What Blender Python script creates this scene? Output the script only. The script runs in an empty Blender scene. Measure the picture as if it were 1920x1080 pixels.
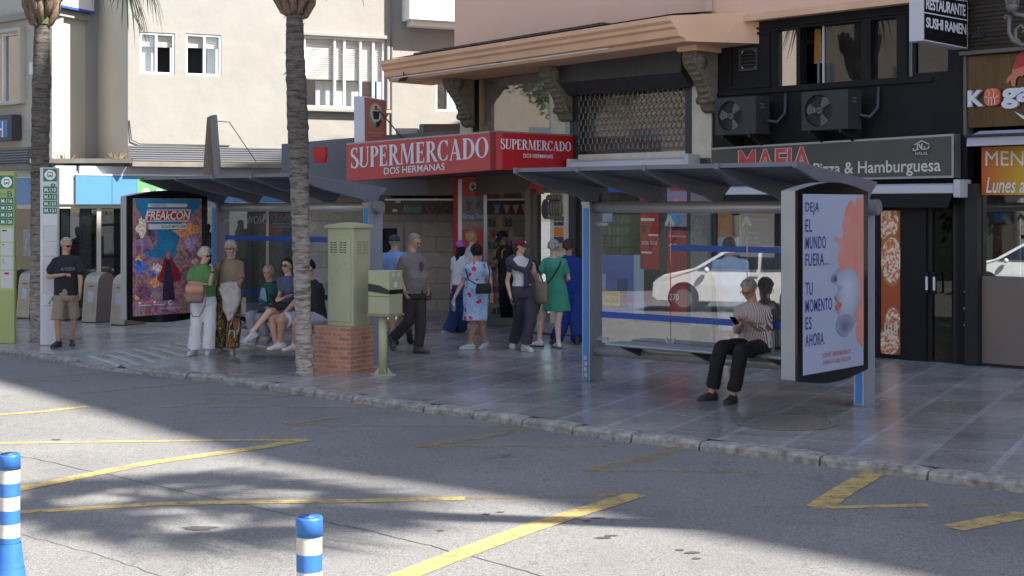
import bpy, math, random
from mathutils import Vector, noise as mnoise, Matrix
random.seed(7)
V = Vector
R = math.radians
F = 2667.0            # focal length in photograph pixels
EYE = 2.15            # eye height above the pavement
HOR = 387.0           # horizon row in the photograph
# ---------------- camera, sky, sun, exposure ----------------
sc = bpy.context.scene
cam_d = bpy.data.cameras.new('camera'); cam = bpy.data.objects.new('camera', cam_d)
sc.collection.objects.link(cam); sc.camera = cam
cam.location = (0, 0, EYE); cam.rotation_euler = (R(90), 0, 0)
cam_d.sensor_width = 36; cam_d.lens = 36*F/1920
cam_d.shift_y = -(540-HOR)/1920
cam_d.clip_end = 2000; cam_d.clip_start = 0.1
SUN_EL = R(45); SH = V((0.90, -0.436, 0)).normalized()
SUNV = V((SH.x*math.cos(SUN_EL), SH.y*math.cos(SUN_EL), math.sin(SUN_EL)))
w = bpy.data.worlds.new("World"); sc.world = w; w.use_nodes = True
nt = w.node_tree; bg = nt.nodes['Background']
sky = nt.nodes.new('ShaderNodeTexSky'); sky.sky_type = 'NISHITA'; sky.sun_disc = False
sky.sun_elevation = SUN_EL; sky.sun_rotation = math.atan2(SH.x, SH.y)
sky.air_density = 1.0; sky.dust_density = 1.2; sky.ozone_density = 1.3
nt.links.new(sky.outputs[0], bg.inputs[0]); bg.inputs[1].default_value = 0.100
sun_d = bpy.data.lights.new('sun', 'SUN'); sun_d.energy = 5.0; sun_d.angle = R(0.6); sun_d.color = (1, .955, .88)
sun = bpy.data.objects.new('sun', sun_d); sc.collection.objects.link(sun)
sun.rotation_euler = SUNV.to_track_quat('Z', 'Y').to_euler(); sun.location = (20, -5, 40)
sc.view_settings.view_transform = 'Standard'; sc.view_settings.look = 'None'
sc.view_settings.exposure = 1.52; sc.view_settings.gamma = 1
sc.cycles.max_bounces = 8; sc.cycles.transparent_max_bounces = 16
try: sc.cycles.use_denoising = True
except Exception: pass

# ---------------- helpers ----------------
ORG = {}
def zg(x): return 0.012*(x-2)                     # the street climbs gently to the right
def ray(px, py, D): return V(((px-960)/F*D, D, EYE-(py-HOR)/F*D))
def gpt(px, py, dz=0.0):                          # a point of the pavement (dz above it)
    k = (px-960)/F
    D = (EYE+.024-dz)/((py-HOR)/F+.012*k)
    return V((k*D, D, zg(k*D)+dz))
class Pl:                                         # a vertical plane
    def __init__(s, P, n): s.P = V(P).to_3d(); s.P.z = 0; s.n = V((n[0], n[1], 0)).normalized(); s.u = V((-s.n.y, s.n.x, 0))
    def pt(s, px, py):
        k = (px-960)/F; D = s.P.dot(s.n)/(k*s.n.x+s.n.y); return ray(px, py, D)
    def off(s, d): return Pl(s.P+s.n*d, s.n)
    def q(s, x0, y0, x1, y1, y0b=None, y1b=None): # bl, br, tr, tl from photo columns/rows (top y0 at left, y0b at right)
        y0b = y0 if y0b is None else y0b; y1b = y1 if y1b is None else y1b
        return [s.pt(x0, y1), s.pt(x1, y1b), s.pt(x1, y0b), s.pt(x0, y0)]
a46 = R(46)
PA = Pl((5.42, 19.53), (-math.sin(a46), -math.cos(a46)))     # shop facade on the right
PB = Pl((-7.7, 28.9), (.423, -.906))                          # cream building on the left
def au(u, z, out=0.0): return PA.P + V((math.cos(a46), -math.sin(a46), 0))*u + PA.n*out + V((0, 0, z))
def A(px, out=0.0):
    p = PA.off(out).pt(px, 387); return (p-PA.P).dot(V((math.cos(a46), -math.sin(a46), 0)))
UA = V((math.cos(a46), -math.sin(a46), 0))
UB = V((.906, .423, 0))

class M:
    def __init__(s): s.v = []; s.f = []; s.mi = []; s.m = 0
    def add(s, vs, fs):
        o = len(s.v); s.v += [V(p) for p in vs]; s.f += [tuple(i+o for i in f) for f in fs]; s.mi += [s.m]*len(fs); return s
    def ob(s, P, a, b, c):                         # box from a corner and three edges
        P = V(P); a = V(a); b = V(b); c = V(c)
        if a.cross(b).dot(c) < 0: a, b = b, a
        return s.add([P, P+a, P+a+b, P+b, P+c, P+a+c, P+a+b+c, P+b+c], [(0,3,2,1),(4,5,6,7),(0,1,5,4),(1,2,6,5),(2,3,7,6),(3,0,4,7)])
    def box(s, c, sx, sy, sz, rz=0):
        ca, sa = math.cos(rz), math.sin(rz); a = V((ca, sa, 0))*sx; b = V((-sa, ca, 0))*sy; d = V((0, 0, sz))
        return s.ob(V(c)-a/2-b/2-d/2, a, b, d)
    def prism(s, pts, vec):                        # polygon swept along vec
        pts = [V(p) for p in pts]; vec = V(vec); n = len(pts)
        nn = V((0, 0, 0))
        for i in range(n): nn += pts[i].cross(pts[(i+1) % n])
        if nn.dot(vec) > 0: pts = pts[::-1]
        fs = [tuple(range(n)), tuple(range(2*n-1, n-1, -1))] + [(i, i+n, (i+1) % n+n, (i+1) % n) for i in range(n)]
        return s.add(pts+[p+vec for p in pts], fs)
    def loft(s, rings, n=16, cap=True, ex=2.0):    # rings: (centre, axis a, axis b)
        o = len(s.v); k = len(rings)
        for c, a, b in rings:
            for i in range(n):
                t = 2*math.pi*i/n; ct, st = math.cos(t), math.sin(t)
                if ex != 2.0:
                    ct = math.copysign(abs(ct)**(2/ex), ct); st = math.copysign(abs(st)**(2/ex), st)
                s.v.append(V(c)+V(a)*ct+V(b)*st)
        for j in range(k-1):
            for i in range(n):
                s.f.append((o+j*n+i, o+j*n+(i+1) % n, o+(j+1)*n+(i+1) % n, o+(j+1)*n+i)); s.mi.append(s.m)
        if cap:
            s.f.append(tuple(o+i for i in range(n-1, -1, -1))); s.mi.append(s.m)
            s.f.append(tuple(o+(k-1)*n+i for i in range(n))); s.mi.append(s.m)
        return s
    def tube(s, pts, rs, n=10, cap=True):
        pts = [V(p) for p in pts]
        if not hasattr(rs, '__len__'): rs = [rs]*len(pts)
        rings = []; pa = None
        for i, p in enumerate(pts):
            d = (pts[min(i+1, len(pts)-1)]-pts[max(i-1, 0)]).normalized()
            if pa is None:
                h = V((0, 0, 1)) if abs(d.z) < .9 else V((1, 0, 0)); pa = d.cross(h).normalized()
            pa = (pa-d*pa.dot(d)).normalized(); pb = d.cross(pa)
            rings.append((p, pa*rs[i], pb*rs[i]))
        return s.loft(rings, n, cap)
    def cap_(s, p0, p1, r0, r1, n=10):             # capsule
        p0 = V(p0); p1 = V(p1); d = p1-p0; L = d.length
        if L < 1e-5: return s.ell(p0, V((r0,0,0)), V((0,r0,0)), V((0,0,r0)))
        d /= L; pts = []; rs = []
        for t in (-1, -.85, -.5, 0): pts.append(p0+d*r0*t); rs.append(max(r0*math.sqrt(max(0, 1-t*t)), r0*.06))
        for t in (0, .5, .85, 1): pts.append(p1+d*r1*t); rs.append(max(r1*math.sqrt(max(0, 1-t*t)), r1*.06))
        return s.tube(pts, rs, n)
    def ell(s, c, a, b, d, n=14, m=9):
        c = V(c); rings = []
        for j in range(m+1):
            t = -math.pi/2+math.pi*j/m; q = max(math.cos(t), .03)
            rings.append((c+V(d)*math.sin(t), V(a)*q, V(b)*q))
        return s.loft(rings, n)
    def build(s, name, mats, parent=None, smooth=False, bevel=0, proc=None):
        me = bpy.data.meshes.new(name)
        if parent is not None: o3 = ORG[parent.name]
        else:
            xs = [p.x for p in s.v]; ys = [p.y for p in s.v]; zs = [p.z for p in s.v]
            o3 = V(((min(xs)+max(xs))/2, (min(ys)+max(ys))/2, min(zs)))
        me.from_pydata([tuple(p-o3) for p in s.v], [], s.f)
        if not isinstance(mats, (list, tuple)): mats = [mats]
        for m in mats: me.materials.append(m)
        me.polygons.foreach_set('material_index', s.mi)
        uv = me.uv_layers.new(name='UVMap'); Z = V((0, 0, 1))
        for p in me.polygons:
            n = p.normal
            if abs(n.z) > .8: ta, tb = V((1, 0, 0)), V((0, 1, 0))
            else: ta = Z.cross(n).normalized(); tb = Z
            for li in p.loop_indices:
                c = me.vertices[me.loops[li].vertex_index].co+o3
                uv.data[li].uv = (c.dot(ta), c.dot(tb))
        if smooth: me.shade_smooth()
        o = bpy.data.objects.new(name, me); sc.collection.objects.link(o)
        o.location = (0, 0, 0) if parent is not None else o3
        if parent is not None: o.parent = parent
        ORG[o.name] = o3
        if bevel:
            b = o.modifiers.new('bevel', 'BEVEL'); b.width = bevel; b.segments = 2; b.limit_method = 'ANGLE'; b.angle_limit = R(40)
        return o
def tag(o, label=None, cat=None, group=None, kind=None):
    if label: o['label'] = label
    if cat: o['category'] = cat
    if group: o['group'] = group
    if kind: o['kind'] = kind
    return o
def thing(name, label, cat, loc, group=None):
    o = bpy.data.objects.new(name, None); sc.collection.objects.link(o); o.location = loc; ORG[o.name] = V(loc)
    o.empty_display_size = .1
    return tag(o, label, cat, group)
def slab(name, pts, n, t, mat, parent=None, bevel=0):
    return M().prism(pts, -V(n)*t).build(name, mat, parent, bevel=bevel)
def qmap(q, s, t):                                 # (s,t) in 0..1 on a quad bl, br, tr, tl
    return q[0]*(1-s)*(1-t)+q[1]*s*(1-t)+q[2]*s*t+q[3]*(1-s)*t
def qn(q): return (q[1]-q[0]).cross(q[3]-q[0]).normalized()
def sub(q, s0, t0, s1, t1): return [qmap(q, s0, t0), qmap(q, s1, t0), qmap(q, s1, t1), qmap(q, s0, t1)]
def push(q, d): n = qn(q); return [p+n*d for p in q]
def polyq(m, q, pts, out=.004, th=.003):           # a flat shape laid on a quad
    n = qn(q); P = [qmap(q, a, b)+n*out for a, b in pts]; m.prism(P, -n*th); return m
def text(name, body, q, mat, parent, out=.004, th=.003, shear=0, bold=0, serif=False, spacing=1):
    c = bpy.data.curves.new('t', 'FONT'); c.body = body; c.size = 1; c.shear = shear; c.offset = bold; c.space_character = spacing; c.resolution_u = 3
    o = bpy.data.objects.new('t', c); me = bpy.data.meshes.new_from_object(o)
    vs = [v.co.copy() for v in me.vertices]; fs = [tuple(p.vertices) for p in me.polygons]
    bpy.data.objects.remove(o); bpy.data.curves.remove(c); bpy.data.meshes.remove(me)
    x0 = min(v.x for v in vs); x1 = max(v.x for v in vs); y0 = min(v.y for v in vs); y1 = max(v.y for v in vs)
    n = qn(q); m = M(); P = [qmap(q, (v.x-x0)/(x1-x0), (v.y-y0)/(y1-y0))+n*out for v in vs]
    m.add(P, fs); k = len(P)
    if th > .01:                                    # raised letters: walls too
        m.add([p-n*th for p in P], [f[::-1] for f in fs])
        from collections import Counter
        E = Counter()
        for f in fs:
            for i in range(len(f)): E[(f[i], f[(i+1) % len(f)])] += 1
        for (a, b) in E:
            if (b, a) not in E: m.f.append((b, a, a+k, b+k)); m.mi.append(0)
    return m.build(name, mat, parent)

# ---------------- materials ----------------
MC = {}
def mat(name, c, rough=.6, metal=0, c2=None, ns=8, bump=0, bs=60, spec=.5, emit=0, stretch=None, det=5, contrast=.25, coat=0, coord='Object', alpha=1):
    if name in MC: return MC[name]
    m = bpy.data.materials.new(name); m.use_nodes = True; t = m.node_tree; b = t.nodes['Principled BSDF']; L = t.links.new
    b.inputs['Base Color'].default_value = (*c, 1); b.inputs['Roughness'].default_value = rough
    b.inputs['Metallic'].default_value = metal; b.inputs['Specular IOR Level'].default_value = spec
    if coat: b.inputs['Coat Weight'].default_value = coat; b.inputs['Coat Roughness'].default_value = .08
    tc = t.nodes.new('ShaderNodeTexCoord'); mp = t.nodes.new('ShaderNodeMapping')
    L(tc.outputs[coord], mp.inputs[0])
    if stretch: mp.inputs['Scale'].default_value = stretch
    if c2 is not None:
        n = t.nodes.new('ShaderNodeTexNoise'); n.inputs['Scale'].default_value = ns; n.inputs['Detail'].default_value = det; n.inputs['Roughness'].default_value = .6
        r = t.nodes.new('ShaderNodeValToRGB'); r.color_ramp.elements[0].position = .5-contrast; r.color_ramp.elements[1].position = .5+contrast
        r.color_ramp.elements[0].color = (*c, 1); r.color_ramp.elements[1].color = (*c2, 1)
        L(mp.outputs[0], n.inputs['Vector']); L(n.outputs[0], r.inputs[0]); L(r.outputs[0], b.inputs['Base Color'])
    if bump:
        n2 = t.nodes.new('ShaderNodeTexNoise'); n2.inputs['Scale'].default_value = bs; n2.inputs['Detail'].default_value = 4
        bp = t.nodes.new('ShaderNodeBump'); bp.inputs['Strength'].default_value = bump; bp.inputs['Distance'].default_value = .02
        L(mp.outputs[0], n2.inputs['Vector']); L(n2.outputs[0], bp.inputs['Height']); L(bp.outputs[0], b.inputs['Normal'])
    if emit: b.inputs['Emission Color'].default_value = (*c, 1); b.inputs['Emission Strength'].default_value = emit
    MC[name] = m; return m
def glassmat(name, tint=(1, 1, 1), refl=.1, rough=0.0, dirt=0):
    if name in MC: return MC[name]
    m = bpy.data.materials.new(name); m.use_nodes = True; t = m.node_tree; L = t.links.new
    t.nodes.remove(t.nodes['Principled BSDF']); out = t.nodes['Material Output']
    tr = t.nodes.new('ShaderNodeBsdfTransparent'); tr.inputs[0].default_value = (*tint, 1)
    gl = t.nodes.new('ShaderNodeBsdfGlossy'); gl.inputs['Roughness'].default_value = rough; gl.inputs[0].default_value = (1, 1, 1, 1)
    lw = t.nodes.new('ShaderNodeFresnel'); lw.inputs[0].default_value = 1.5
    ma = t.nodes.new('ShaderNodeMath'); ma.operation = 'ADD'; ma.use_clamp = True; ma.inputs[1].default_value = refl-.04
    ge = t.nodes.new('ShaderNodeNewGeometry'); inv = t.nodes.new('ShaderNodeMath'); inv.operation = 'SUBTRACT'; inv.inputs[0].default_value = 1; L(ge.outputs['Backfacing'], inv.inputs[1]); mu = t.nodes.new('ShaderNodeMath'); mu.operation = 'MULTIPLY'
    mx = t.nodes.new('ShaderNodeMixShader'); L(lw.outputs[0], ma.inputs[0]); L(ma.outputs[0], mu.inputs[0]); L(inv.outputs[0], mu.inputs[1]); L(mu.outputs[0], mx.inputs[0]); L(tr.outputs[0], mx.inputs[1]); L(gl.outputs[0], mx.inputs[2])
    last = mx
    if dirt:
        df = t.nodes.new('ShaderNodeBsdfDiffuse'); df.inputs[0].default_value = (.5, .48, .46, 1)
        n = t.nodes.new('ShaderNodeTexNoise'); n.inputs['Scale'].default_value = 3; n.inputs['Detail'].default_value = 8
        r = t.nodes.new('ShaderNodeMapRange'); r.inputs[1].default_value = .35; r.inputs[2].default_value = .75; r.inputs[3].default_value = dirt*.3; r.inputs[4].default_value = dirt
        mx2 = t.nodes.new('ShaderNodeMixShader'); L(n.outputs[0], r.inputs[0]); L(r.outputs[0], mx2.inputs[0]); L(mx.outputs[0], mx2.inputs[1]); L(df.outputs[0], mx2.inputs[2]); last = mx2
    L(last.outputs[0], out.inputs[0]); MC[name] = m; return m
def brickmat(name, c1, c2, mortar, bw, bh, ms, rough=.85, bumps=.5, offset=.5):
    m = mat(name, c1, rough); t = m.node_tree; L = t.links.new; b = t.nodes['Principled BSDF']
    uv = t.nodes.new('ShaderNodeUVMap'); uv.uv_map = 'UVMap'
    br = t.nodes.new('ShaderNodeTexBrick'); br.inputs['Scale'].default_value = 1; br.inputs['Brick Width'].default_value = bw
    br.inputs['Row Height'].default_value = bh; br.inputs['Mortar Size'].default_value = ms; br.inputs['Mortar Smooth'].default_value = .2; br.offset = offset
    br.inputs['Color1'].default_value = (*c1, 1); br.inputs['Color2'].default_value = (*c2, 1); br.inputs['Mortar'].default_value = (*mortar, 1)
    n = t.nodes.new('ShaderNodeTexNoise'); n.inputs['Scale'].default_value = 14; n.inputs['Detail'].default_value = 6
    mx = t.nodes.new('ShaderNodeMix'); mx.data_type = 'RGBA'; mx.blend_type = 'MULTIPLY'; mx.inputs[0].default_value = .45
    L(uv.outputs[0], br.inputs['Vector']); L(uv.outputs[0], n.inputs['Vector']); L(br.outputs[0], mx.inputs[6]); L(n.outputs['Color'], mx.inputs[7]); 
    bw_ = t.nodes.new('ShaderNodeRGBToBW'); L(n.outputs['Color'], bw_.inputs[0]); mr = t.nodes.new('ShaderNodeMapRange'); mr.inputs[3].default_value = .3; mr.inputs[4].default_value = 1.6
    L(bw_.outputs[0], mr.inputs[0]); L(mr.outputs[0], mx.inputs[7]); L(mx.outputs[2], b.inputs['Base Color'])
    sb = t.nodes.new('ShaderNodeMath'); sb.operation = 'SUBTRACT'; L(n.outputs[0], sb.inputs[0]); L(br.outputs['Fac'], sb.inputs[1])
    bp = t.nodes.new('ShaderNodeBump'); bp.inputs['Strength'].default_value = bumps; bp.inputs['Distance'].default_value = .02
    L(sb.outputs[0], bp.inputs['Height']); L(bp.outputs[0], b.inputs['Normal']); return m
alu = mat('aluminium', (.42, .43, .45), .38, .7, c2=(.34, .35, .37), ns=3)
steel_grey = mat('grey_paint', (.17, .18, .20), .42, .2, c2=(.13, .14, .16), ns=2)
post_grey = mat('post_grey', (.27, .29, .35), .45, .1, c2=(.23, .25, .30), ns=2)
blue_paint = mat('blue_paint', (.03, .19, .55), .4, c2=(.04, .24, .62), ns=5)
black_gloss = mat('black_gloss', (.008, .008, .01), .15)
black = mat('black', (.012, .012, .014), .5)
darkgrey = mat('dark_grey', (.045, .047, .055), .5, c2=(.035, .036, .042), ns=3)
white = mat('white_paint', (.72, .72, .73), .5, c2=(.64, .64, .66), ns=4)
whitepap = mat('white_print', (.78, .78, .78), .6)
inkblack = mat('black_print', (.02, .02, .02), .6)
red = mat('red_print', (.48, .012, .018), .5, c2=(.40, .010, .015), ns=3)
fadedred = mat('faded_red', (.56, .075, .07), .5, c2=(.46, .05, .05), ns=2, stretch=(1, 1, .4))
cream = mat('cream_render', (.312, .298, .272), .9, c2=(.255, .242, .22), ns=1.1, bump=.5, bs=3.5, contrast=.35)
cream2 = mat('cream_render_dull', (.50, .465, .40), .9, c2=(.44, .41, .35), ns=1.3, bump=.2, bs=6, contrast=.35)
pink = mat('pink_render', (.82, .53, .40), .9, c2=(.77, .49, .36), ns=1.2, bump=.1, bs=8, contrast=.35)
orange_render = mat('orange_render', (.80, .50, .32), .85, c2=(.68, .41, .26), ns=2, bump=.1, bs=10)
blackwall = mat('black_wall', (.008, .008, .009), .6, c2=(.014, .014, .016), ns=2, bump=.12, bs=9, spec=.25)
stone_trim = mat('stone_trim', (.70, .65, .54), .85, c2=(.55, .50, .41), ns=5, bump=.3, bs=20)
# ---------------- ground ----------------
def ground_mats():
    # asphalt
    m = mat('asphalt', (.24, .23, .22), .9); t = m.node_tree; L = t.links.new; b = t.nodes['Principled BSDF']
    tc = t.nodes.new('ShaderNodeTexCoord')
    def nz(scale, det=5, st=None, rgh=.6):
        n = t.nodes.new('ShaderNodeTexNoise'); n.inputs['Scale'].default_value = scale; n.inputs['Detail'].default_value = det; n.inputs['Roughness'].default_value = rgh
        mp = t.nodes.new('ShaderNodeMapping'); L(tc.outputs['Object'], mp.inputs[0]); L(mp.outputs[0], n.inputs['Vector'])
        if st: mp.inputs['Scale'].default_value = st; mp.inputs['Rotation'].default_value = (0, 0, R(40))
        return n
    def ramp(src, p0, c0, p1, c1):
        r = t.nodes.new('ShaderNodeValToRGB'); e = r.color_ramp.elements; e[0].position = p0; e[1].position = p1; e[0].color = (*c0, 1); e[1].color = (*c1, 1); L(src, r.inputs[0]); return r.outputs[0]
    def mul(a, c, f=1):
        x = t.nodes.new('ShaderNodeMix'); x.data_type = 'RGBA'; x.blend_type = 'MULTIPLY'; x.inputs[0].default_value = f; L(a, x.inputs[6]); L(c, x.inputs[7]); return x.outputs[2]
    g = lambda v: (v, v, v)
    c = ramp(nz(.5, 6).outputs[0], .3, (.163, .159, .154), .7, (.222, .216, .208))
    c = mul(c, ramp(nz(150, 3).outputs[0], .34, g(.42), .64, g(1.5)))
    c = mul(c, ramp(nz(38, 6, None, .75).outputs[0], .36, g(.66), .52, g(1.04)))
    c = mul(c, ramp(nz(2.2, 8, (3.5, 1, 1), .75).outputs[0], .33, g(.62), .43, g(1)), .75)
    c = mul(c, ramp(nz(.7, 8, (1, 1, 1), .6).outputs[0], .28, g(.7), .42, g(1)), .6)
    L(c, b.inputs['Base Color'])
    bp = t.nodes.new('ShaderNodeBump'); bp.inputs['Strength'].default_value = .5; bp.inputs['Distance'].default_value = .006; L(nz(130, 4).outputs[0], bp.inputs['Height']); L(bp.outputs[0], b.inputs['Normal'])
    # polished terrazzo paving with light joints
    m = mat('paving', (.2, .18, .18), .3); t = m.node_tree; L = t.links.new; b = t.nodes['Principled BSDF']; tc = t.nodes.new('ShaderNodeTexCoord')
    mp0 = t.nodes.new('ShaderNodeMapping'); mp0.inputs['Rotation'].default_value = (0, 0, R(27.8)); L(tc.outputs['Object'], mp0.inputs[0])
    sx = t.nodes.new('ShaderNodeSeparateXYZ'); L(mp0.outputs[0], sx.inputs[0])
    def mth(op, a, bb=None):
        n = t.nodes.new('ShaderNodeMath'); n.operation = op
        (L(a, n.inputs[0]) if not isinstance(a, (int, float)) else setattr(n.inputs[0], 'default_value', a))
        if bb is not None: (L(bb, n.inputs[1]) if not isinstance(bb, (int, float)) else setattr(n.inputs[1], 'default_value', bb))
        return n.outputs[0]
    wn = nzz = t.nodes.new('ShaderNodeTexNoise'); wn.inputs['Scale'].default_value = 1.3; L(tc.outputs['Object'], wn.inputs['Vector'])
    X = mth('ADD', sx.outputs[0], mth('MULTIPLY', wn.outputs[0], .03))
    Yv = sx.outputs[1]
    fx = mth('FRACT', mth('DIVIDE', X, .63)); fy = mth('FRACT', mth('DIVIDE', Yv, 1.07))
    lx = mth('LESS_THAN', fx, .10); ly = mth('LESS_THAN', fy, .035)
    thin = mth('LESS_THAN', mth('ABSOLUTE', mth('SUBTRACT', fy, .04)), .006)
    line = mth('MAXIMUM', lx, ly)
    cb = t.nodes.new('ShaderNodeCombineXYZ'); L(mth('FLOOR', mth('DIVIDE', X, .63)), cb.inputs[0]); L(mth('FLOOR', mth('DIVIDE', Yv, 1.07)), cb.inputs[1])
    wh = t.nodes.new('ShaderNodeTexWhiteNoise'); L(cb.outputs[0], wh.inputs['Vector'])
    r = t.nodes.new('ShaderNodeValToRGB'); e = r.color_ramp.elements; e[0].color = (.27, .252, .243, 1); e[1].color = (.365, .345, .335, 1); L(wh.outputs[0], r.inputs[0])
    def nz2(scale, det=5): n = t.nodes.new('ShaderNodeTexNoise'); n.inputs['Scale'].default_value = scale; n.inputs['Detail'].default_value = det; L(tc.outputs['Object'], n.inputs['Vector']); return n.outputs[0]
    def rp(src, p0, a, p1, c): r = t.nodes.new('ShaderNodeMapRange'); r.inputs[1].default_value = p0; r.inputs[2].default_value = p1; r.inputs[3].default_value = a; r.inputs[4].default_value = c; L(src, r.inputs[0]); return r.outputs[0]
    mx = t.nodes.new('ShaderNodeMix'); mx.data_type = 'RGBA'; mx.inputs[7].default_value = (.43, .425, .42, 1); L(mth('MULTIPLY', line, .75), mx.inputs[0]); L(r.outputs[0], mx.inputs[6])
    def mulv(a, v):
        x = t.nodes.new('ShaderNodeMix'); x.data_type = 'RGBA'; x.blend_type = 'MULTIPLY'; x.inputs[0].default_value = 1; L(a, x.inputs[6]); L(v, x.inputs[7]); return x.outputs[2]
    c = mulv(mx.outputs[2], rp(nz2(90, 2), .35, .7, .65, 1.3)); c = mulv(c, rp(nz2(1.1, 7), .3, .72, .65, 1.12)); c = mulv(c, rp(thin, 0, 1, 1, .55)); c = mulv(c, rp(nz2(9, 6), .3, .8, .5, 1.0))
    L(c, b.inputs['Base Color'])
    ro = rp(nz2(1.7, 6), .3, .16, .7, .28); L(ro, b.inputs['Roughness'])
    b.inputs['Specular IOR Level'].default_value = .55
    hh = mth('ADD', mth('MULTIPLY', nz2(2.5, 2), .6), mth('MULTIPLY', wh.outputs[0], .0))
    bp = t.nodes.new('ShaderNodeBump'); bp.inputs['Strength'].default_value = .05; bp.inputs['Distance'].default_value = .02; L(hh, bp.inputs['Height']); L(bp.outputs[0], b.inputs['Normal'])
    return MC['asphalt'], MC['paving']
asph, pav = ground_mats()
RD = -.085
def gz(x, y): return zg(max(-60, min(60, x)))
def sheet(name, poly, dz, m, kind='structure', th=.0):
    me = M(); me.add([V((x, y, zg(x)+dz)) for x, y in poly], [tuple(range(len(poly)))]); o = me.build(name, m); o['kind'] = kind; return o
sheet('road', [(-150, -150), (150, -150), (150, 200), (-150, 200)], RD, asph)
# kerb line (outer top edge), from the photograph's ground rows
kp = [(0, 655), (60, 663), (115, 671), (210, 685), (325, 697), (440, 710), (600, 733), (760, 756), (850, 766), (940, 778), (1060, 797), (1160, 811), (1300, 826), (1480, 848), (1650, 870), (1920, 905)]
K = [gpt(x, y) for x, y in kp]
dl = (K[0]-K[2]).normalized(); dr = (K[-1]-K[-3]).normalized()
K = [K[0]+dl*14, K[0]+dl*6] + K + [K[-1]+dr*3, K[-1]+dr*12, K[-1]+dr*60]
for p in K: p.z = 0
def resample(P, step):
    out = [P[0]]; acc = 0
    for a, b in zip(P, P[1:]):
        L_ = (b-a).length; d = step-acc
        while d <= L_: out.append(a+(b-a)*(d/L_)); d += step
        acc = (acc+L_) % step
    return out
KS = resample(K, .25)
KW = .16
def inner(P, i, wd):
    a = P[max(i-1, 0)]; b = P[min(i+1, len(P)-1)]; d = (b-a).normalized(); return P[i]+V((-d.y, d.x, 0))*wd
nrm0 = inner(KS, 5, 1)-KS[5]
if nrm0.y < 0: KW = -KW
inn = [inner(KS, i, KW) for i in range(len(KS))]
xr0, xr1 = gpt(115, 671).x, gpt(325, 697).x        # between these the kerb is dropped
def kz(x, d=0):                                    # pavement level: dips to the road at the dropped kerb
    if xr0 < x < xr1:
        t = (x-xr0)/(xr1-xr0); e = min(1, min(t, 1-t)/.18); return zg(x)-.062*e*max(0, 1-d/1.3)
    return zg(x)
pm = M(); rows = [0, .35, .8, 1.4, 3]
sgn = 1 if KW > 0 else -1
grid = []
for i in range(len(KS)):
    r_ = []
    for d in rows:
        q = inner(KS, i, KW+sgn*d) if d else inn[i]
        r_.append(V((q.x, q.y, kz(q.x, d))))
    r_.append(V((r_[-1].x+40, r_[-1].y+45, zg(r_[-1].x+40)*0+zg(r_[-1].x)+.012*40)))
    grid.append(r_)
for i, r_ in enumerate(grid): pm.v += r_
nr = len(rows)+1
for i in range(len(grid)-1):
    for j in range(nr-1): pm.f.append((i*nr+j, (i+1)*nr+j, (i+1)*nr+j+1, i*nr+j+1)); pm.mi.append(0)
o = pm.build('pavement', pav, smooth=True); o['kind'] = 'structure'
# far pavement behind (fills to the facades)
# kerb stones
kst = mat('kerb_stone', (.42, .40, .37), .95, c2=(.14, .13, .12), ns=11, bump=1.0, bs=18, contrast=.22)
km = M(); i = 0; rr = random.Random(3)
while i < len(KS)-5:
    ln = rr.choice([3, 4, 4, 5]); j = min(i+ln, len(KS)-1)
    if KS[j].x < 14:
        low = xr0 < KS[i].x and KS[j].x < xr1
        segs = []
        for k in range(i, j+1):
            a = KS[k]; b = inn[k]; d = (b-a)
            e = 0
            if k == i: e = .012
            if k == j: e = -.012
            tdir = (KS[min(k+1, len(KS)-1)]-KS[max(k-1, 0)]).normalized()*e
            jt = rr.uniform(-.012, .012); top = zg(a.x)+.006+rr.uniform(-.006, .008)-(.055 if low else 0)
            bz = zg(a.x)+RD-.03
            if k in (i, j): top -= .012
            sec = [(a+d*-.02+tdir, bz), (a+d*(.0+jt)+tdir, top-.035), (a+d*(.13+jt)+tdir, top-.006), (a+d*.4+tdir, top), (a+d*1.0+tdir, top), (a+d*1.0+tdir, bz)]
            segs.append([V((p.x, p.y, z)) for p, z in sec])
        o0 = len(km.v)
        for sgm in segs: km.v += sgm
        n6 = 6
        for q in range(len(segs)-1):
            for c in range(n6): km.f.append((o0+q*n6+c, o0+q*n6+(c+1) % n6, o0+(q+1)*n6+(c+1) % n6, o0+(q+1)*n6+c)); km.mi.append(0)
        km.f.append(tuple(o0+c for c in range(n6-1, -1, -1))); km.mi.append(0)
        km.f.append(tuple(o0+(len(segs)-1)*n6+c for c in range(n6))); km.mi.append(0)
    i = j
o = km.build('kerb', kst); o['kind'] = 'structure'; o['label'] = 'worn pale stone kerb along the pavement edge'
# fan of pale strips at the dropped kerb
# yellow zigzag paint
def paintmat(name, c, lo, hi):
    m = mat(name, c, .8, c2=tuple(x*.8 for x in c), ns=30); t = m.node_tree; L = t.links.new; b = t.nodes['Principled BSDF']; out = t.nodes['Material Output']
    n = t.nodes.new('ShaderNodeTexNoise'); n.inputs['Scale'].default_value = 7; n.inputs['Detail'].default_value = 14; n.inputs['Roughness'].default_value = .82
    tc = t.nodes.new('ShaderNodeTexCoord'); L(tc.outputs['Object'], n.inputs['Vector'])
    r = t.nodes.new('ShaderNodeMapRange'); r.inputs[1].default_value = lo; r.inputs[2].default_value = hi; L(n.outputs[0], r.inputs[0])
    tr = t.nodes.new('ShaderNodeBsdfTransparent'); mx = t.nodes.new('ShaderNodeMixShader'); L(r.outputs[0], mx.inputs[0]); L(tr.outputs[0], mx.inputs[1]); L(b.outputs[0], mx.inputs[2]); L(mx.outputs[0], out.inputs[0]); return m
yel = paintmat('yellow_paint', (.50, .37, .14), .31, .52)
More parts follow.
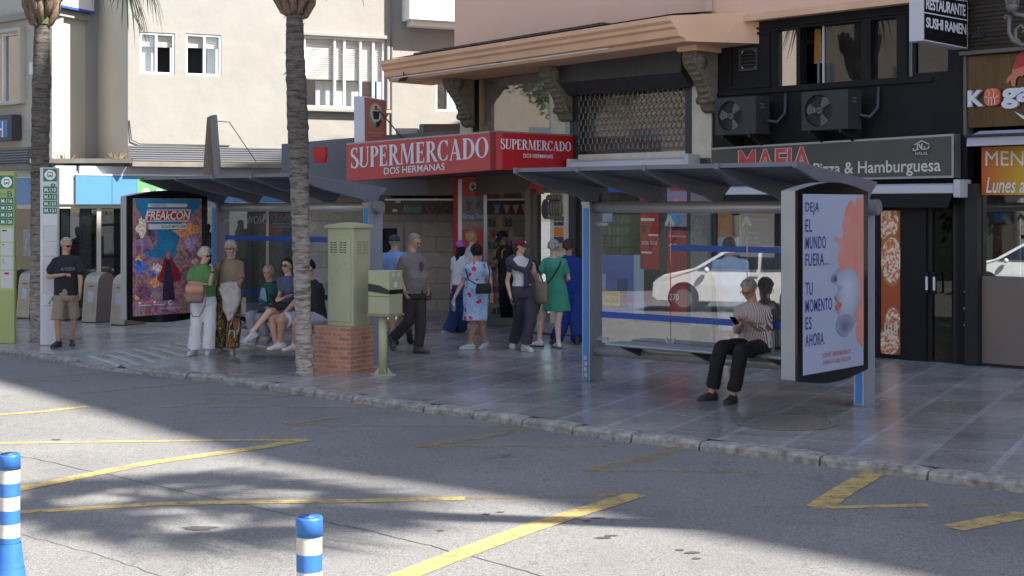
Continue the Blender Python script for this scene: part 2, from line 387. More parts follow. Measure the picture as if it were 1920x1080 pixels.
yelw = paintmat('yellow_paint_worn', (.40, .30, .12), .42, .66)
def rpt(px, py): return gpt(px, py, RD)
def strip(m, pts, wd, dz=.004):
    P = []
    for a, b in zip(pts, pts[1:]):
        a3 = rpt(*a); b3 = rpt(*b); n = max(1, int((b3-a3).length/.3))
        for k in range(n): P.append(a3+(b3-a3)*(k/n))
    P.append(rpt(*pts[-1]))
    if not hasattr(wd, '__len__'): wd = (wd, wd)
    n = len(P); vs = []
    for i, p in enumerate(P):
        d = (P[min(i+1, n-1)]-P[max(i-1, 0)]); d.z = 0; d.normalize(); s_ = V((-d.y, d.x, 0)); wi = wd[0]+(wd[1]-wd[0])*i/(n-1)
        for e in (-1, 1):
            q = p+s_*e*wi/2; vs.append(V((q.x, q.y, zg(q.x)+RD+dz)))
    m.add(vs, [(2*i, 2*i+1, 2*i+3, 2*i+2) for i in range(n-1)])
m1 = M(); m2 = M()
strip(m1, [(-30, 780), (80, 772), (165, 762)], .13); strip(m1, [(-40, 832), (260, 828), (420, 826), (575, 825)], .10)
strip(m1, [(-10, 927), (41, 917), (183, 888), (285, 868), (485, 840), (572, 825)], .17, .0055)
strip(m1, [(-20, 966), (41, 961), (285, 946), (407, 943), (700, 939), (872, 935)], .13)
strip(m1, [(1195, 928), (1080, 963), (986, 994), (870, 1037), (746, 1085)], .19, .0055)
strip(m1, [(1651, 880), (1580, 922), (1535, 952)], .2, .0055); strip(m1, [(1521, 953), (1741, 948)], .10)
strip(m1, [(1785, 991), (1925, 964)], .2)
strip(m2, [(872, 935), (1045, 931), (1200, 929)], .1); strip(m2, [(-30, 715), (150, 714)], .1); strip(m2, [(20, 712), (220, 699)], .12, .0055)
strip(m2, [(150, 739), (260, 728), (400, 717)], .14); strip(m2, [(383, 739), (566, 741)], .1); strip(m2, [(322, 763), (468, 750), (568, 740)], .14, .0055)
strip(m2, [(300, 764), (525, 763), (700, 765)], .09); strip(m2, [(534, 796), (632, 783)], .16, .0055); strip(m2, [(534, 797), (1000, 801)], .1)
strip(m2, [(780, 838), (910, 820), (1000, 799)], .17, .0055); strip(m2, [(780, 837), (1140, 837)], .11)
strip(m2, [(1104, 884), (1210, 861), (1300, 834)], .19, .0055); strip(m2, [(1100, 883), (1420, 884)], .11); strip(m2, [(1780, 947), (1900, 944)], .1)
strip(m2, [(640, 760), (700, 760), (735, 764)], .1)
o = m1.build('road_markings', yel); tag(o, 'bright yellow zigzag bus bay lines on the asphalt', kind='structure')
o = m2.build('road_markings', yelw); tag(o, 'worn faint yellow zigzag lines nearer the kerb', kind='structure')
crk = mat('crack', (.05, .048, .045), .95)
m = M(); 
def crack(pts, wd):
    q = []
    for a, b in zip(pts, pts[1:]):
        for k in range(8): t = k/8; q.append((a[0]+(b[0]-a[0])*t+rr.uniform(-3, 3), a[1]+(b[1]-a[1])*t+rr.uniform(-1.2, 1.2)))
    q.append(pts[-1]); strip(m, q, wd, .003)
crack([(0, 848), (120, 872), (440, 944), (640, 985), (700, 998), (870, 1040), (1020, 1082)], .008); crack([(30, 1000), (180, 1040), (330, 1090)], .005)
crack([(700, 996), (560, 1000)], .004)
o = m.build('road_crack', crk); tag(o, 'thin dark crack running across the sunlit asphalt', kind='structure')
# stains: dark patches with their own outline
stm = paintmat('tar_stain', (.085, .083, .081), .54, .80)
m = M()
def blob(px, py, rx, ry, dz=.0035, n=18):
    c = rpt(px, py); e = [rr.uniform(.7, 1.25) for _ in range(n)]
    vs = [c]+[V((c.x+math.cos(2*math.pi*i/n)*rx*e[i], c.y+math.sin(2*math.pi*i/n)*ry*e[i], 0)) for i in range(n)]
    vs = [V((p.x, p.y, zg(p.x)+RD+dz)) for p in vs]
    m.add(vs, [(0, i+1, (i+1) % n+1) for i in range(n)])
for a in [(1460, 897, .65, .3), (1280, 870, .5, .25), (1560, 925, .3, .15), (1000, 848, .8, .35), (900, 862, .6, .2), (1660, 965, .5, .2), (1230, 955, .3, .12), (1130, 835, .4, .15), (1440, 950, .25, .1), (690, 810, .5, .2), (430, 778, .6, .22)]: blob(*a)
o = m.build('road_stains', stm); tag(o, 'dark worn tar patches in the asphalt', kind='structure')
m = M(); stm2 = mat('oil_spot', (.07, .065, .055), .8)
for a in [(373, 991, .12, .06), (1298, 1037, .05, .03), (1130, 1009, .06, .03), (1145, 1005, .05, .02), (826, 996, .03, .02), (911, 965, .03, .02), (310, 861, .04, .02), (105, 825, .05, .03), (938, 961, .03, .015), (1100, 977, .03, .015), (1122, 972, .05, .02), (1276, 1032, .03, .02), (1305, 1048, .03, .02)]: blob(*a, dz=.0045)
o = m.build('road_spots', stm2); tag(o, 'small dark oil spots on the sunlit asphalt', kind='structure')
# pavement repairs: pale slabs set in the paving (bright patch near the kerb)
# ---------------- manhole cover ----------------
c = gpt(1475, 793); iron = mat('cast_iron', (.17, .155, .145), .6, .2, c2=(.24, .22, .20), ns=30)
t0 = thing('manhole_cover', 'round cast iron manhole cover set in the pavement by the kerb', 'manhole cover', c)
m = M(); n = 40
ring = lambda r, z: [V((c.x+r*math.cos(2*math.pi*i/n), c.y+r*math.sin(2*math.pi*i/n), zg(c.x+r*math.cos(2*math.pi*i/n))+z)) for i in range(n)]
m.add(ring(.5, .004)+ring(.5, .010)+ring(.43, .010)+ring(.43, .005), [(i+k*n, (i+1) % n+k*n, (i+1) % n+(k+1)*n, i+(k+1)*n) for k in range(3) for i in range(n)])
m.build('frame', iron, t0)
m = M(); m.add(ring(.42, .006), [tuple(range(n))])
for i in range(-7, 8):
    for j in range(-7, 8):
        x, y = i*.055+(.027 if j % 2 else 0), j*.055
        if x*x+y*y < .16: m.box((c.x+x, c.y+y, zg(c.x+x)+.009), .036, .036, .006, .4)
m.build('lid', iron, t0)

# pale curved strips laid over the pavement at the dropped kerb
from mathutils.bvhtree import BVHTree
bvt = BVHTree.FromPolygons([tuple(v) for v in pm.v], pm.f)
m = M()
for k in range(10):
    a = gpt(168+k*27, 664-k*3.2); b = gpt(232+k*29, 683-k*3.5); a.z = b.z = 0; d = (b-a).normalized(); s_ = V((-d.y, d.x, 0))*.045; vs = []
    for i in range(9):
        p = a.lerp(b, i/8)+s_*.8*math.sin(i/8*3.14)
        for e in (-1, 1):
            q = p+s_*e; h = bvt.ray_cast(V((q.x, q.y, 3)), V((0, 0, -1)))[0]; vs.append(V((q.x, q.y, (h.z if h else zg(q.x))+.004)))
    m.add(vs, [(2*i, 2*i+1, 2*i+3, 2*i+2) for i in range(8)])
o = m.build('ramp_paving', mat('pale_strip', (.50, .49, .46), .35, c2=(.36, .35, .33), ns=9)); tag(o, 'pale curved strips laid on the pavement at the dropped kerb', kind='structure')
# ---------------- buildings ----------------
Z = V((0, 0, 1))
def holewall(name, P0, u, n, u0, u1, z0, z1, holes, depth, mt, parent):
    us = sorted(set([u0, u1]+[h[0] for h in holes]+[h[1] for h in holes])); zs = sorted(set([z0, z1]+[h[2] for h in holes]+[h[3] for h in holes]))
    m = M(); P = lambda a, z, o=0: V(P0)+u*a+n*o+Z*z
    for a, b in zip(us, us[1:]):
        for c, d in zip(zs, zs[1:]):
            if any(h[0] <= a+1e-6 and h[1] >= b-1e-6 and h[2] <= c+1e-6 and h[3] >= d-1e-6 for h in holes): continue
            m.add([P(a, c), P(b, c), P(b, d), P(a, d)], [(0, 1, 2, 3)] if u.cross(Z).dot(n) > 0 else [(3, 2, 1, 0)])
    for a, b, c, d in holes+[(u0, u1, z0, z1)]:
        s = [P(a, c), P(b, c), P(b, d), P(a, d), P(a, c, -depth), P(b, c, -depth), P(b, d, -depth), P(a, d, -depth)]
        m.add(s, [(0, 4, 5, 1), (1, 5, 6, 2), (2, 6, 7, 3), (3, 7, 4, 0)])
    return m.build(name, mt, parent)
class Fc:   # facade coordinates: u along, z up, from photo columns / rows
    def __init__(s, pl, P0, u): s.pl = pl; s.P0 = V(P0); s.u = u; s.n = pl.n
    def U(s, px, out=0): return (s.pl.off(out).pt(px, 387)-s.P0).dot(s.u)
    def Zf(s, px, py, out=0): return s.pl.off(out).pt(px, py).z
    def P(s, a, z, out=0): return s.P0+s.u*a+s.n*out+Z*z
    def rect(s, px0, py0, px1, py1, out=0):
        a, b = s.U(px0, out), s.U(px1, out); m_ = (px0+px1)/2; return (a, b, s.Zf(m_, py1, out), s.Zf(m_, py0, out))
    def q(s, r, out=0): return [s.P(r[0], r[2], out), s.P(r[1], r[2], out), s.P(r[1], r[3], out), s.P(r[0], r[3], out)]
    def slab(s, name, r, out, th, mt, par, bevel=0): return slab(name, s.q(r, out), s.n, th, mt, par, bevel)
    def frame(s, name, r, out, th, w_, mt, par, mull=()):
        m = M(); a, b, c, d = r
        for rr_ in [(a, b, c, c+w_), (a, b, d-w_, d), (a, a+w_, c+w_, d-w_), (b-w_, b, c+w_, d-w_)]+[(x-w_*.5, x+w_*.5, c+w_, d-w_) for x in mull]:
            m.prism(s.q(rr_, out), -s.n*th)
        return m.build(name, mt, par)
FA = Fc(PA, PA.P, UA); FB = Fc(PB, PB.P, UB)
wing = glassmat('window_glass', (.97, .98, .98), .10, .02, .05); wingd = glassmat('window_glass_dark', (.25, .28, .28), .10, .01, .02)
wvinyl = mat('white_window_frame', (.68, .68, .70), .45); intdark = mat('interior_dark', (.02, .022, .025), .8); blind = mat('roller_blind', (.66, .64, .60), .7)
def blindm():
    m = blind; t = m.node_tree; L = t.links.new; b = t.nodes['Principled BSDF']; uv = t.nodes.new('ShaderNodeUVMap'); w_ = t.nodes.new('ShaderNodeTexWave'); w_.bands_direction = 'Y'; w_.inputs['Scale'].default_value = 7
    L(uv.outputs[0], w_.inputs['Vector']); bp = t.nodes.new('ShaderNodeBump'); bp.inputs['Strength'].default_value = .8; bp.inputs['Distance'].default_value = .02; L(w_.outputs[0], bp.inputs['Height']); L(bp.outputs[0], b.inputs['Normal'])
blindm()
# ======== cream building on the left ========
bB = thing('apartment_building', 'sunlit cream rendered building with white windows over the blue shop', 'building', FB.P(0, 0))
hs = {}
w1 = FB.rect(262, 61, 328, 139); w2 = FB.rect(348, 64, 415, 142); w3 = FB.rect(570, 70, 722, 203); w4 = FB.rect(817, 140, 862, 209)
uB0 = FB.U(240); uB1 = FB.U(1150)
holewall('wall', FB.P0, UB, FB.n, uB0, uB1, 3.05, 13, [w1, w2, w3, w4], .22, cream, bB)
def win(Fx, r, par, blindz, panes, bf=.03, glass=None, open_=(0, 1)):
    fr = Fx.frame('window_frame', r, -.02, .10, .045, wvinyl, par, [r[0]+(r[1]-r[0])*x for x in panes])
    wd = r[1]-r[0]; Fx.slab('window_pane', (r[0]+.05+(wd-.1)*open_[0], r[0]+.05+(wd-.1)*open_[1], r[2]+.05, r[3]-.05), -.08, .006, glass or wing, fr)
    if blindz: Fx.slab('roller_blind', (r[0]+.04, r[1]-.04, r[3]-(r[3]-r[2])*blindz, r[3]-.03), -.13, .03, blind, fr)
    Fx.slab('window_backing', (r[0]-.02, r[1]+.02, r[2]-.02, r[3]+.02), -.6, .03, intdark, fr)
    m = M(); c = r
    for a, b, z0, z1 in [(c[0]-.02, c[1]+.02, c[2]-.02, c[2]), (c[0]-.02, c[1]+.02, c[3], c[3]+.02)]: m.ob(Fx.P(a, z0, -.6), Fx.u*(b-a), Fx.n*.37, Z*(z1-z0))
    m.build('window_lining', intdark, fr)
    return fr
win(FB, w1, bB, .33, [.47], open_=(0, .47)); win(FB, w2, bB, .33, [.53], open_=(.53, 1)); win(FB, w3, bB, .60, [.38, .50, .70, .86]); win(FB, w4, bB, 0, [.55])
cur = mat('net_curtain', (.42, .46, .46), .9)
FB.slab('curtain', (w3[0]+.35, w3[1]-.5, w3[2]+.04, w3[2]+.6), -.3, .02, cur, bB); FB.slab('curtain', (w1[0]+.04, w1[0]+(w1[1]-w1[0])*.44, w1[2]+.04, w1[3]-.2), -.22, .02, cur, bB); FB.slab('curtain', (w2[0]+(w2[1]-w2[0])*.7, w2[1]-.05, w2[2]+.04, w2[3]-.2), -.3, .02, cur, bB)
# sill and surround of the large window, boxed balcony, downpipe
m = M(); r = w3; m.ob(FB.P(r[0]-.1, r[2]-.09, 0), UB*(r[1]-r[0]+.2), FB.n*.14, Z*.07); m.ob(FB.P(r[0]-.1, r[3]+.0, 0), UB*(r[1]-r[0]+.2), FB.n*.06, Z*.08); m.ob(FB.P(r[0]-.1, r[2], 0), UB*.07, FB.n*.06, Z*(r[3]-r[2])); m.ob(FB.P(r[1]+.03, r[2], 0), UB*.07, FB.n*.06, Z*(r[3]-r[2])); m.build('window_surround', cream, bB, bevel=.01)
r = FB.rect(768, -120, 850, 38, .5); m = M(); m.ob(FB.P(r[0], r[2], .003), UB*(r[1]-r[0]+1.2), FB.n*.5, Z*(r[3]-r[2])); m.ob(FB.P(r[0]+.12, r[2]-.12, .003), UB*(r[1]-r[0]+1), FB.n*.4, Z*.12); m.build('balcony_box', mat('white_render', (.74, .72, .68), .9), bB, bevel=.01)
m = M(); x = FB.U(734); m.tube([FB.P(x, 2.5, .03), FB.P(x, 12, .03)], .022, 8); m.build('downpipe', mat('cable_grey', (.2, .19, .18), .6), bB)
m = M(); m.tube([FB.P(FB.U(242), 3.9, .02), FB.P(FB.U(246), 3.5, .04), FB.P(FB.U(262), 3.42, .03), FB.P(FB.U(430), 3.42, .02)], .012, 6); m.tube([FB.P(FB.U(250), 6.1, .02), FB.P(FB.U(268), 5.75, .02)], .008, 5); m.build('wall_cable', mat('cable_dark', (.05, .045, .04), .7), bB)
# recessed left part of the building
kd = V(((240-960)/F*28.9, 28.9, 0)); K0 = FB.P(uB0, 0); K1 = ray(183, 387, 30.2); K2 = ray(160, 387, 30.0); K3 = ray(98, 387, 29.0); K4 = ray(-60, 387, 31.3); K5 = ray(-400, 387, 38)
for p in (K1, K2, K3, K4, K5): p.z = 0
def seg(name, a, b, z0, z1, mt, par, th=.25):
    d = (b-a).normalized(); n = d.cross(Z); n = n if n.y < 0 else -n
    return slab(name, [a+Z*z0, b+Z*z0, b+Z*z1, a+Z*z1], n, th, mt, par)
seg('side_wall', K0-UB*0.001, K1, 2.95, 13, cream2, bB); seg('wall', K2, K1, 2.95, 13, cream, bB); seg('wall', K3, K2, 3.0, 13, cream2, bB)
dL = (K3-K4).normalized(); nL = dL.cross(Z); nL = nL if nL.y < 0 else -nL
FL = Fc(Pl(K4, nL), K4, dL)
wl_ = FL.rect(-60, 66, 45, 195); holewall('wall', FL.P0, dL, nL, -12, (K3-K4).length, 2.95, 13, [wl_], .25, cream2, bB); win(FL, wl_, bB, 0, [.62], glass=glassmat('window_glass_bright', (.5, .6, .5), .35, .02, .05))
r = wl_; m = M(); m.ob(FL.P(r[1], r[2]-.05, 0), dL*.09, nL*.14, Z*(r[3]-r[2]+.12)); m.ob(FL.P(r[0], r[3]+.0, 0), dL*(r[1]-r[0]), nL*.14, Z*.07); m.ob(FL.P(r[0], r[2]-.06, 0), dL*(r[1]-r[0]), nL*.14, Z*.06); m.build('window_surround', cream2, bB)
m = M()
for a, b in ((K4, K3), (K3, K2)):
    d = (b-a).normalized(); n = d.cross(Z); n = n if n.y < 0 else -n; m.prism([a+Z*6.05, b+Z*6.05, b+Z*6.18, a+Z*6.18], n*.12)
m.build('moulding', cream, bB)
# lowered blue edge of a balcony sign over the moulding
m = M(); d = (K2-K3).normalized(); n = d.cross(Z); n = n if n.y < 0 else -n; m.prism([K3+Z*6.25+n*.1, K2+Z*6.25+n*.1, K2+Z*6.7+n*.1, K3+Z*6.7+n*.1], n*.12); sg = m.build('sign_board', white, bB); m = M(); m.prism([K3+Z*6.20+n*.1, K2+Z*6.20+n*.1, K2+Z*6.25+n*.1, K3+Z*6.25+n*.1], n*.13); m.build('sign_edge', mat('sign_blue_edge', (.03, .08, .3), .5), sg)
p = FL.P(FL.U(62), FL.Zf(62, 130), 0); m = M(); m.ob(p-Z*.12, dL*.12, nL*.1, Z*.26); m.build('alarm_box', white, bB, bevel=.02)
# ledge, louvres, shop fascia
m = M(); r = FB.rect(240, 274, 531, 303); m.prism(FB.q(r, -.05), -FB.n*.05); lv = m.build('louvre_panel', darkgrey, bB)
m = M(); h = (r[3]-r[2])
for k in range(7): m.ob(FB.P(r[0], r[2]+h*(k+.15)/7, -.05), UB*(r[1]-r[0]), FB.n*.07, Z*h*.5/7)
m.build('louvre_slats', mat('louvre_grey', (.16, .165, .19), .5), lv)
m = M(); r2 = FL.rect(-60, 279, 60, 312); m.prism(FL.q(r2, .05), -nL*.05)
for k in range(7): m.ob(FL.P(r2[0], r2[2]+(r2[3]-r2[2])*(k+.15)/7, .05), dL*(r2[1]-r2[0]), nL*.05, Z*(r2[3]-r2[2])*.5/7)
m.build('louvre_panel', MC['louvre_grey'], bB)
m = M(); a = FB.U(95, .6)
m.ob(FB.P(FB.U(242), 2.95, -.3), UB*(FB.U(531)-FB.U(242)), FB.n*.65, Z*.10); m.build('ledge', mat('ledge_brown', (.16, .14, .12), .85, c2=(.24, .22, .19), ns=4), bB, bevel=.01)
m = M(); m.prism([K3+Z*3.02+nL*.5, K0+Z*3.02+FB.n*.45, K0+Z*3.02-FB.n*2.5, K3+Z*3.02-nL*2], Z*.09); m.prism([K4+Z*2.9+nL*.3-dL*5, K3+Z*2.9+nL*.3, K3+Z*2.9-nL*1, K4+Z*2.9-nL*1-dL*5], Z*.1); m.build('ledge', MC['ledge_brown'], bB)
# ---- ground-floor shop: blue fascia
bS = thing('phone_shop', 'ground floor shop with a sky blue and green fascia and dark glass doors', 'shop', FB.P(-1, 0, .1))
skyb = mat('fascia_sky_blue', (.085, .24, .44), .4, c2=(.075, .215, .40), ns=.8); skyg = mat('fascia_green', (.12, .33, .13), .4); wfas = mat('fascia_white', (.44, .45, .50), .5, c2=(.38, .39, .43), ns=1.5)
r = FB.rect(190, 311, 533, 329, .1); r = (FB.U(150, .1), FB.U(533), 2.80, 2.96); FB.slab('upper_band', r, .06, .3, wfas, bS)
r = (FB.U(104, .1), FB.U(143, .1), 2.18, 2.80); FB.slab('white_fascia', (r[0], r[1], 2.2, 2.96), .10, .4, wfas, bS)
fz = (2.19, 2.77); segs = [(142, 210, skyb), (210.5, 257, skyb), (257, 320, skyg), (320, 440, skyb), (440.3, 572, skyb)]
for i, (x0, x1, mt) in enumerate(segs): o = FB.slab('fascia_panel', (FB.U(x0, .15), FB.U(x1, .15)-.004, *fz), .15, .1, mt, bS); 
FB.slab('fascia_top_light', (FB.U(142, .15), FB.U(572, .15), 2.772, 2.80), .16, .14, white, bS)
q = FB.q((FB.U(262, .15), FB.U(316, .15), 2.24, 2.62), .15); m = M(); rr = random.Random(2)
# a rounded white wave emblem
out_ = []; inn_ = []
for i in range(33):
    tt = i/32; x = .04+.92*tt; y = .35+.33*math.sin(tt*4*math.pi-.9)*(1-.25*tt); dx = .92; dy = .33*4*math.pi*math.cos(tt*4*math.pi-.9); l = math.hypot(dx, dy); wv = .085; out_.append((x-dy/l*wv, y+dx/l*wv)); inn_.append((x+dy/l*wv, y-dx/l*wv))
for i in range(32): polyq(m, q, [inn_[i], inn_[i+1], out_[i+1], out_[i]], .006, .003)
m.build('wave_emblem', whitepap, bS)
# left wing of the shop, on the face turned away
FL.slab('fascia_panel', (-3, (K3-K4).length, 2.2, 2.75), .1, .2, skyb, bS); FL.slab('white_fascia', (-3, (K3-K4).length, 2.76, 2.95), .12, .2, wfas, bS)
FL.slab('door_frame', (-3, (K3-K4).length, 2.1, 2.2), .05, .2, alu, bS)
for x0, x1 in ((-4, 1.2), (1.3, (K3-K4).length-.05)): FL.slab('shop_window', (x0, x1, .05, 2.1), -.05, .02, glassmat('shop_glass', (.35, .42, .45), .12, .01, .02), bS)
FL.slab('window_backing', (-4, (K3-K4).length, 0, 2.1), -.7, .05, mat('shop_dark_teal', (.02, .06, .09), .6), bS)
sgls = MC['shop_glass']
# doors and windows under the blue fascia
FB.slab('lintel', (FB.U(100), FB.U(580), 2.11, 2.19), .05, .3, mat('beige_frame', (.45, .40, .34), .5), bS)
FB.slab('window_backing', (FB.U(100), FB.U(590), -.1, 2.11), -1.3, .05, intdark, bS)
for x0, x1 in ((116, 181), (190, 250), (252, 330), (332, 412), (414, 500), (502, 560)): FB.slab('shop_window', (FB.U(x0), FB.U(x1), .12, 2.11), -.02, .02, sgls, bS)
for x0, x1 in ((181, 189), (250, 253), (330, 333), (499, 503), (560, 566)): FB.slab('door_post', (FB.U(x0), FB.U(x1), 0, 2.11), .04, .12, MC['beige_frame'], bS)
FB.slab('marble_pier', (FB.U(192), FB.U(215), 0, 2.11), -.1, .4, mat('dark_marble', (.09, .085, .085), .35, c2=(.13, .125, .125), ns=6), bS)
FB.slab('threshold', (FB.U(100), FB.U(590), -.05, .12), .02, .3, mat('dark_granite', (.12, .115, .11), .5, c2=(.08, .075, .07), ns=30), bS)
for (x0, y0, x1, y1, mt, nm) in [(127, 400, 152, 440, mat('poster_teal', (.03, .10, .15), .5), 'a'), (134, 450, 150, 520, mat('poster_dim', (.05, .07, .12), .5), 'b'), (40, 430, 62, 480, mat('poster_paper', (.3, .32, .33), .5, c2=(.12, .14, .16), ns=12), 'c'), (505, 455, 545, 505, mat('poster_lines', (.14, .19, .23), .5, c2=(.3, .35, .4), ns=9), 'd'), (418, 450, 435, 500, MC['poster_lines'], 'd')]:
    Fx = FB if x0 > 100 else FL; rr_ = Fx.rect(x0, y0, x1, y1); Fx.slab('window_sticker', rr_, -.045, .004, mt, bS)
text('window_lettering', 'WOSC', FB.q((FB.U(462), FB.U(500), 1.78, 1.95), -.015), mat('faint_white', (.25, .25, .26), .6), bS)
# greenery added behind the glass in place of a reflected tree
m = M(); rr = random.Random(9); c0_ = FB.P(FB.U(160), .9, -.75)
for i in range(260):
    p = c0_+UB*rr.uniform(-.25, .3)+FB.n*rr.uniform(-.25, .2)+Z*rr.uniform(-.1, 1.15); a = rr.uniform(0, 6.28); d = V((math.cos(a), math.sin(a), rr.uniform(-.8, .3)))*.09; s_ = d.cross(Z).normalized()*.035
    m.add([p-s_, p+d*.5-s_*1.4+Z*.01, p+d, p+s_], [(0, 1, 2, 3)])
pt = thing('mirrored_foliage', 'green foliage behind the shop glass standing in for a reflected tree', 'plant', c0_-Z*.9); m.build('crown', mat('bright_leaf', (.10, .26, .03), .5, c2=(.2, .42, .06), ns=5, emit=0), pt)
m = M(); m.tube([c0_-Z*.9, c0_-Z*.5, c0_+Z*.6], [.15, .17, .02], 12); m.build('pot', mat('clay', (.25, .12, .08), .8), pt)

# ======== grey kiosk block with rough stone wall ========
bK = thing('corner_kiosk', 'low block with rough grey block wall and a dark grey curved fascia', 'kiosk', ray(760, 594, 28.3))
blockm = brickmat('rough_block', (.42, .37, .34), (.36, .32, .29), (.30, .27, .245), .62, .31, .012, .95, 1.0)
PK = Pl((0, 28.3, 0), (0.02, -1)); FK = Fc(PK, PK.P, PK.u if PK.u.x > 0 else -PK.u)
dk = FK.rect(712, 428, 745, 600); dk = (dk[0], dk[1], -.05, dk[3])
holewall('wall', FK.P0, FK.u, FK.n, FK.U(566), FK.U(1012), -.1, 2.6, [dk], .2, blockm, bK)
FK.slab('door', (dk[0], dk[1], 0, dk[3]), -.15, .04, intdark, bK); FK.frame('door_frame', (dk[0]-.05, dk[1]+.12, 0, dk[3]+.06), .03, .06, .06, mat('plaster_grey', (.3, .28, .26), .8), bK)
FK.slab('plinth', (FK.U(566), dk[0], -.05, .09), .05, .1, MC['plaster_grey'], bK); FK.slab('plinth', (dk[1], FK.U(1012), -.05, .09), .05, .1, MC['plaster_grey'], bK)
# curved fascia
m = M(); pts = []; zt = []
for i in range(13):
    tt = i/12; px = 528+(880-528)*tt; D = 27.6-2.3*math.sin(min(1, tt*1.6)*math.pi/2)*.35+0*tt; pts.append(ray(px, 387, D))
zl, zh = 2.36, 3.36
for i in range(12):
    a, b = pts[i], pts[i+1]; za, zb_ = zh+.24*(i/12), zh+.24*((i+1)/12)
    m.add([V((a.x, a.y, zl)), V((b.x, b.y, zl)), V((b.x, b.y, zb_)), V((a.x, a.y, za))], [(0, 1, 2, 3)]); m.add([V((a.x, a.y, za)), V((b.x, b.y, zb_)), V((b.x+.3, b.y+1.8, zb_)), V((a.x, a.y+1.5, za))], [(0, 1, 2, 3)]); m.add([V((a.x, a.y, zl)), V((b.x, b.y, zl)), V((b.x+.3, b.y+1.8, zl)), V((a.x, a.y+1.5, zl))], [(3, 2, 1, 0)])
a = pts[0]; m.add([V((a.x, a.y, zl)), V((a.x, a.y+1.5, zl)), V((a.x, a.y+1.5, zh)), V((a.x, a.y, zh))], [(3, 2, 1, 0)])
m.build('fascia', mat('fascia_dark_grey', (.115, .12, .145), .5, c2=(.15, .155, .18), ns=1.5, stretch=(1, 1, .3)), bK)
p = ray(601, 288, 26.3); al = thing('alarm_siren', 'red alarm box fixed on the dark grey fascia behind the palm', 'alarm', p); m = M(); m.loft([(p+V((0, 0, -.17)), V((.10, 0, 0)), V((0, .07, 0))), (p+V((0, 0, -.05)), V((.13, 0, 0)), V((0, .08, 0))), (p+V((0, 0, .12)), V((.13, 0, 0)), V((0, .08, 0)))], 12, ex=5); m.build('housing', red, al)
# brown awning band with graffiti
aw = thing('brown_awning', 'brown awning band with black and teal graffiti over the block wall', 'awning', ray(860, 402, 27.4))
PQ = Pl((0, 27.3, 0), (.02, -1)); FQ = Fc(PQ, PQ.P, PQ.u if PQ.u.x > 0 else -PQ.u)
brown = mat('awning_brown', (.085, .05, .045), .7, c2=(.12, .075, .065), ns=3)
r = (FQ.U(722), FQ.U(996), FQ.Zf(860, 402), FQ.Zf(860, 376)); m = M(); m.prism([FQ.P(r[0], r[2]), FQ.P(r[0], r[3]), FQ.P(r[0], r[3]+.03, -.15), FQ.P(r[0], r[3]+.05, -.9), FQ.P(r[0], r[2]+.1, -.9)], FQ.u*(r[1]-r[0])); vb = m.build('valance', brown, aw)
FQ.slab('front_rail', (r[0], r[1], r[3], r[3]+.035), .01, .03, alu, aw)
text('graffiti', 'LOSC', FQ.q((FQ.U(793), FQ.U(842), r[2]+.04, r[3]-.02), 0), inkblack, vb, .004, shear=-.2); m = M(); q = FQ.q((FQ.U(838), FQ.U(852), r[2]+.05, r[3]-.04), 0)
m.tube([p+FQ.n*.006 for p in (q[0], q[1], (q[2]+q[3])/2, q[0])], .006, 4); m.build('graffiti', inkblack, vb)
text('graffiti', 'Abloxsm', FQ.q((FQ.U(755), FQ.U(789), r[2]+.04, r[3]-.07), 0), mat('teal_spray', (.04, .28, .26), .6), vb, .004, shear=.3, bold=.01)
m = M()
for px, py in ((742, 380), (736, 397), (851, 392), (927, 400)):
    c = FQ.P(FQ.U(px), FQ.Zf(px, py), .004); m.prism([c, c+FQ.u*.09, c+FQ.u*.09+Z*.05, c+Z*.05], FQ.n*.002)
m.build('stickers', mat('sticker_pale', (.45, .4, .42), .6), vb)
# bunting over the goods
bt = thing('bunting', 'small blue and pink pennants hanging over the kiosk racks', 'bunting', ray(965, 382, 26.9)); m = M(); m.tube([ray(915, 381, 26.9), ray(960, 384, 26.9), ray(1004, 380, 26.9)], .006, 5); m.build('cord', inkblack, bt)
for px, c in ((932, (.2, .42, .6)), (950, (.5, .34, .36)), (967, (.5, .33, .34)), (984, (.5, .36, .38))):
    m = M(); a, b, c2_ = ray(px-7, 383, 26.9), ray(px+7, 383, 26.9), ray(px, 402, 26.9); m.prism([a, b, c2_], V((0, .01, 0))); m.build('pennant', mat('pennant_%d' % px, c, .8), bt)
# clutter shadowed beams above awning
m = M(); 
for i in range(6): m.ob(ray(735+i*42, 372, 27.9), V((.35, 0, 0)), V((0, .3, 0)), Z*(.12+.08*(i % 3)))
m.build('roof_clutter', mat('timber_dim', (.16, .12, .09), .9, c2=(.08, .06, .05), ns=6), aw)

# ======== corner building (pink) ========
bP = thing('corner_building', 'pink rendered corner building with a wide orange cornice', 'building', FA.P(-4, 0))
uL = FA.U(862); uM = FA.U(1336); uR = FA.U(1814); uPink = FA.U(852)
m = M(); m.ob(FA.P(uPink, 4.62, 0), UA*(uM-uPink), -PA.n*8, Z*3.9); m.build('upper_wall', pink, bP)
m = M(); m.ob(FA.P(uM+.001, 4.92, .18), UA*(45-uM), -PA.n*8.18, Z*3.65); m.build('upper_wall', pink, bP)
m = M(); m.prism([FA.P(u_, z_, .1) for u_, z_ in ((4, 8.6), (46, 8.6), (46, 27.9), (29.2, 28.1), (27.2, 29.3), (14, 25.6), (4, 23.2))], -PA.n*8.1); m.build('shadow_tower', pink, bP)  # unseen upper block, outline shaped to cast the road's shade edge
m = M(); m.ob(FA.P(uM+.2, 4.91, .2), UA*(17.8-uM), PA.n*.03, Z*.10); m.build('soffit_edge', orange_render, bP)
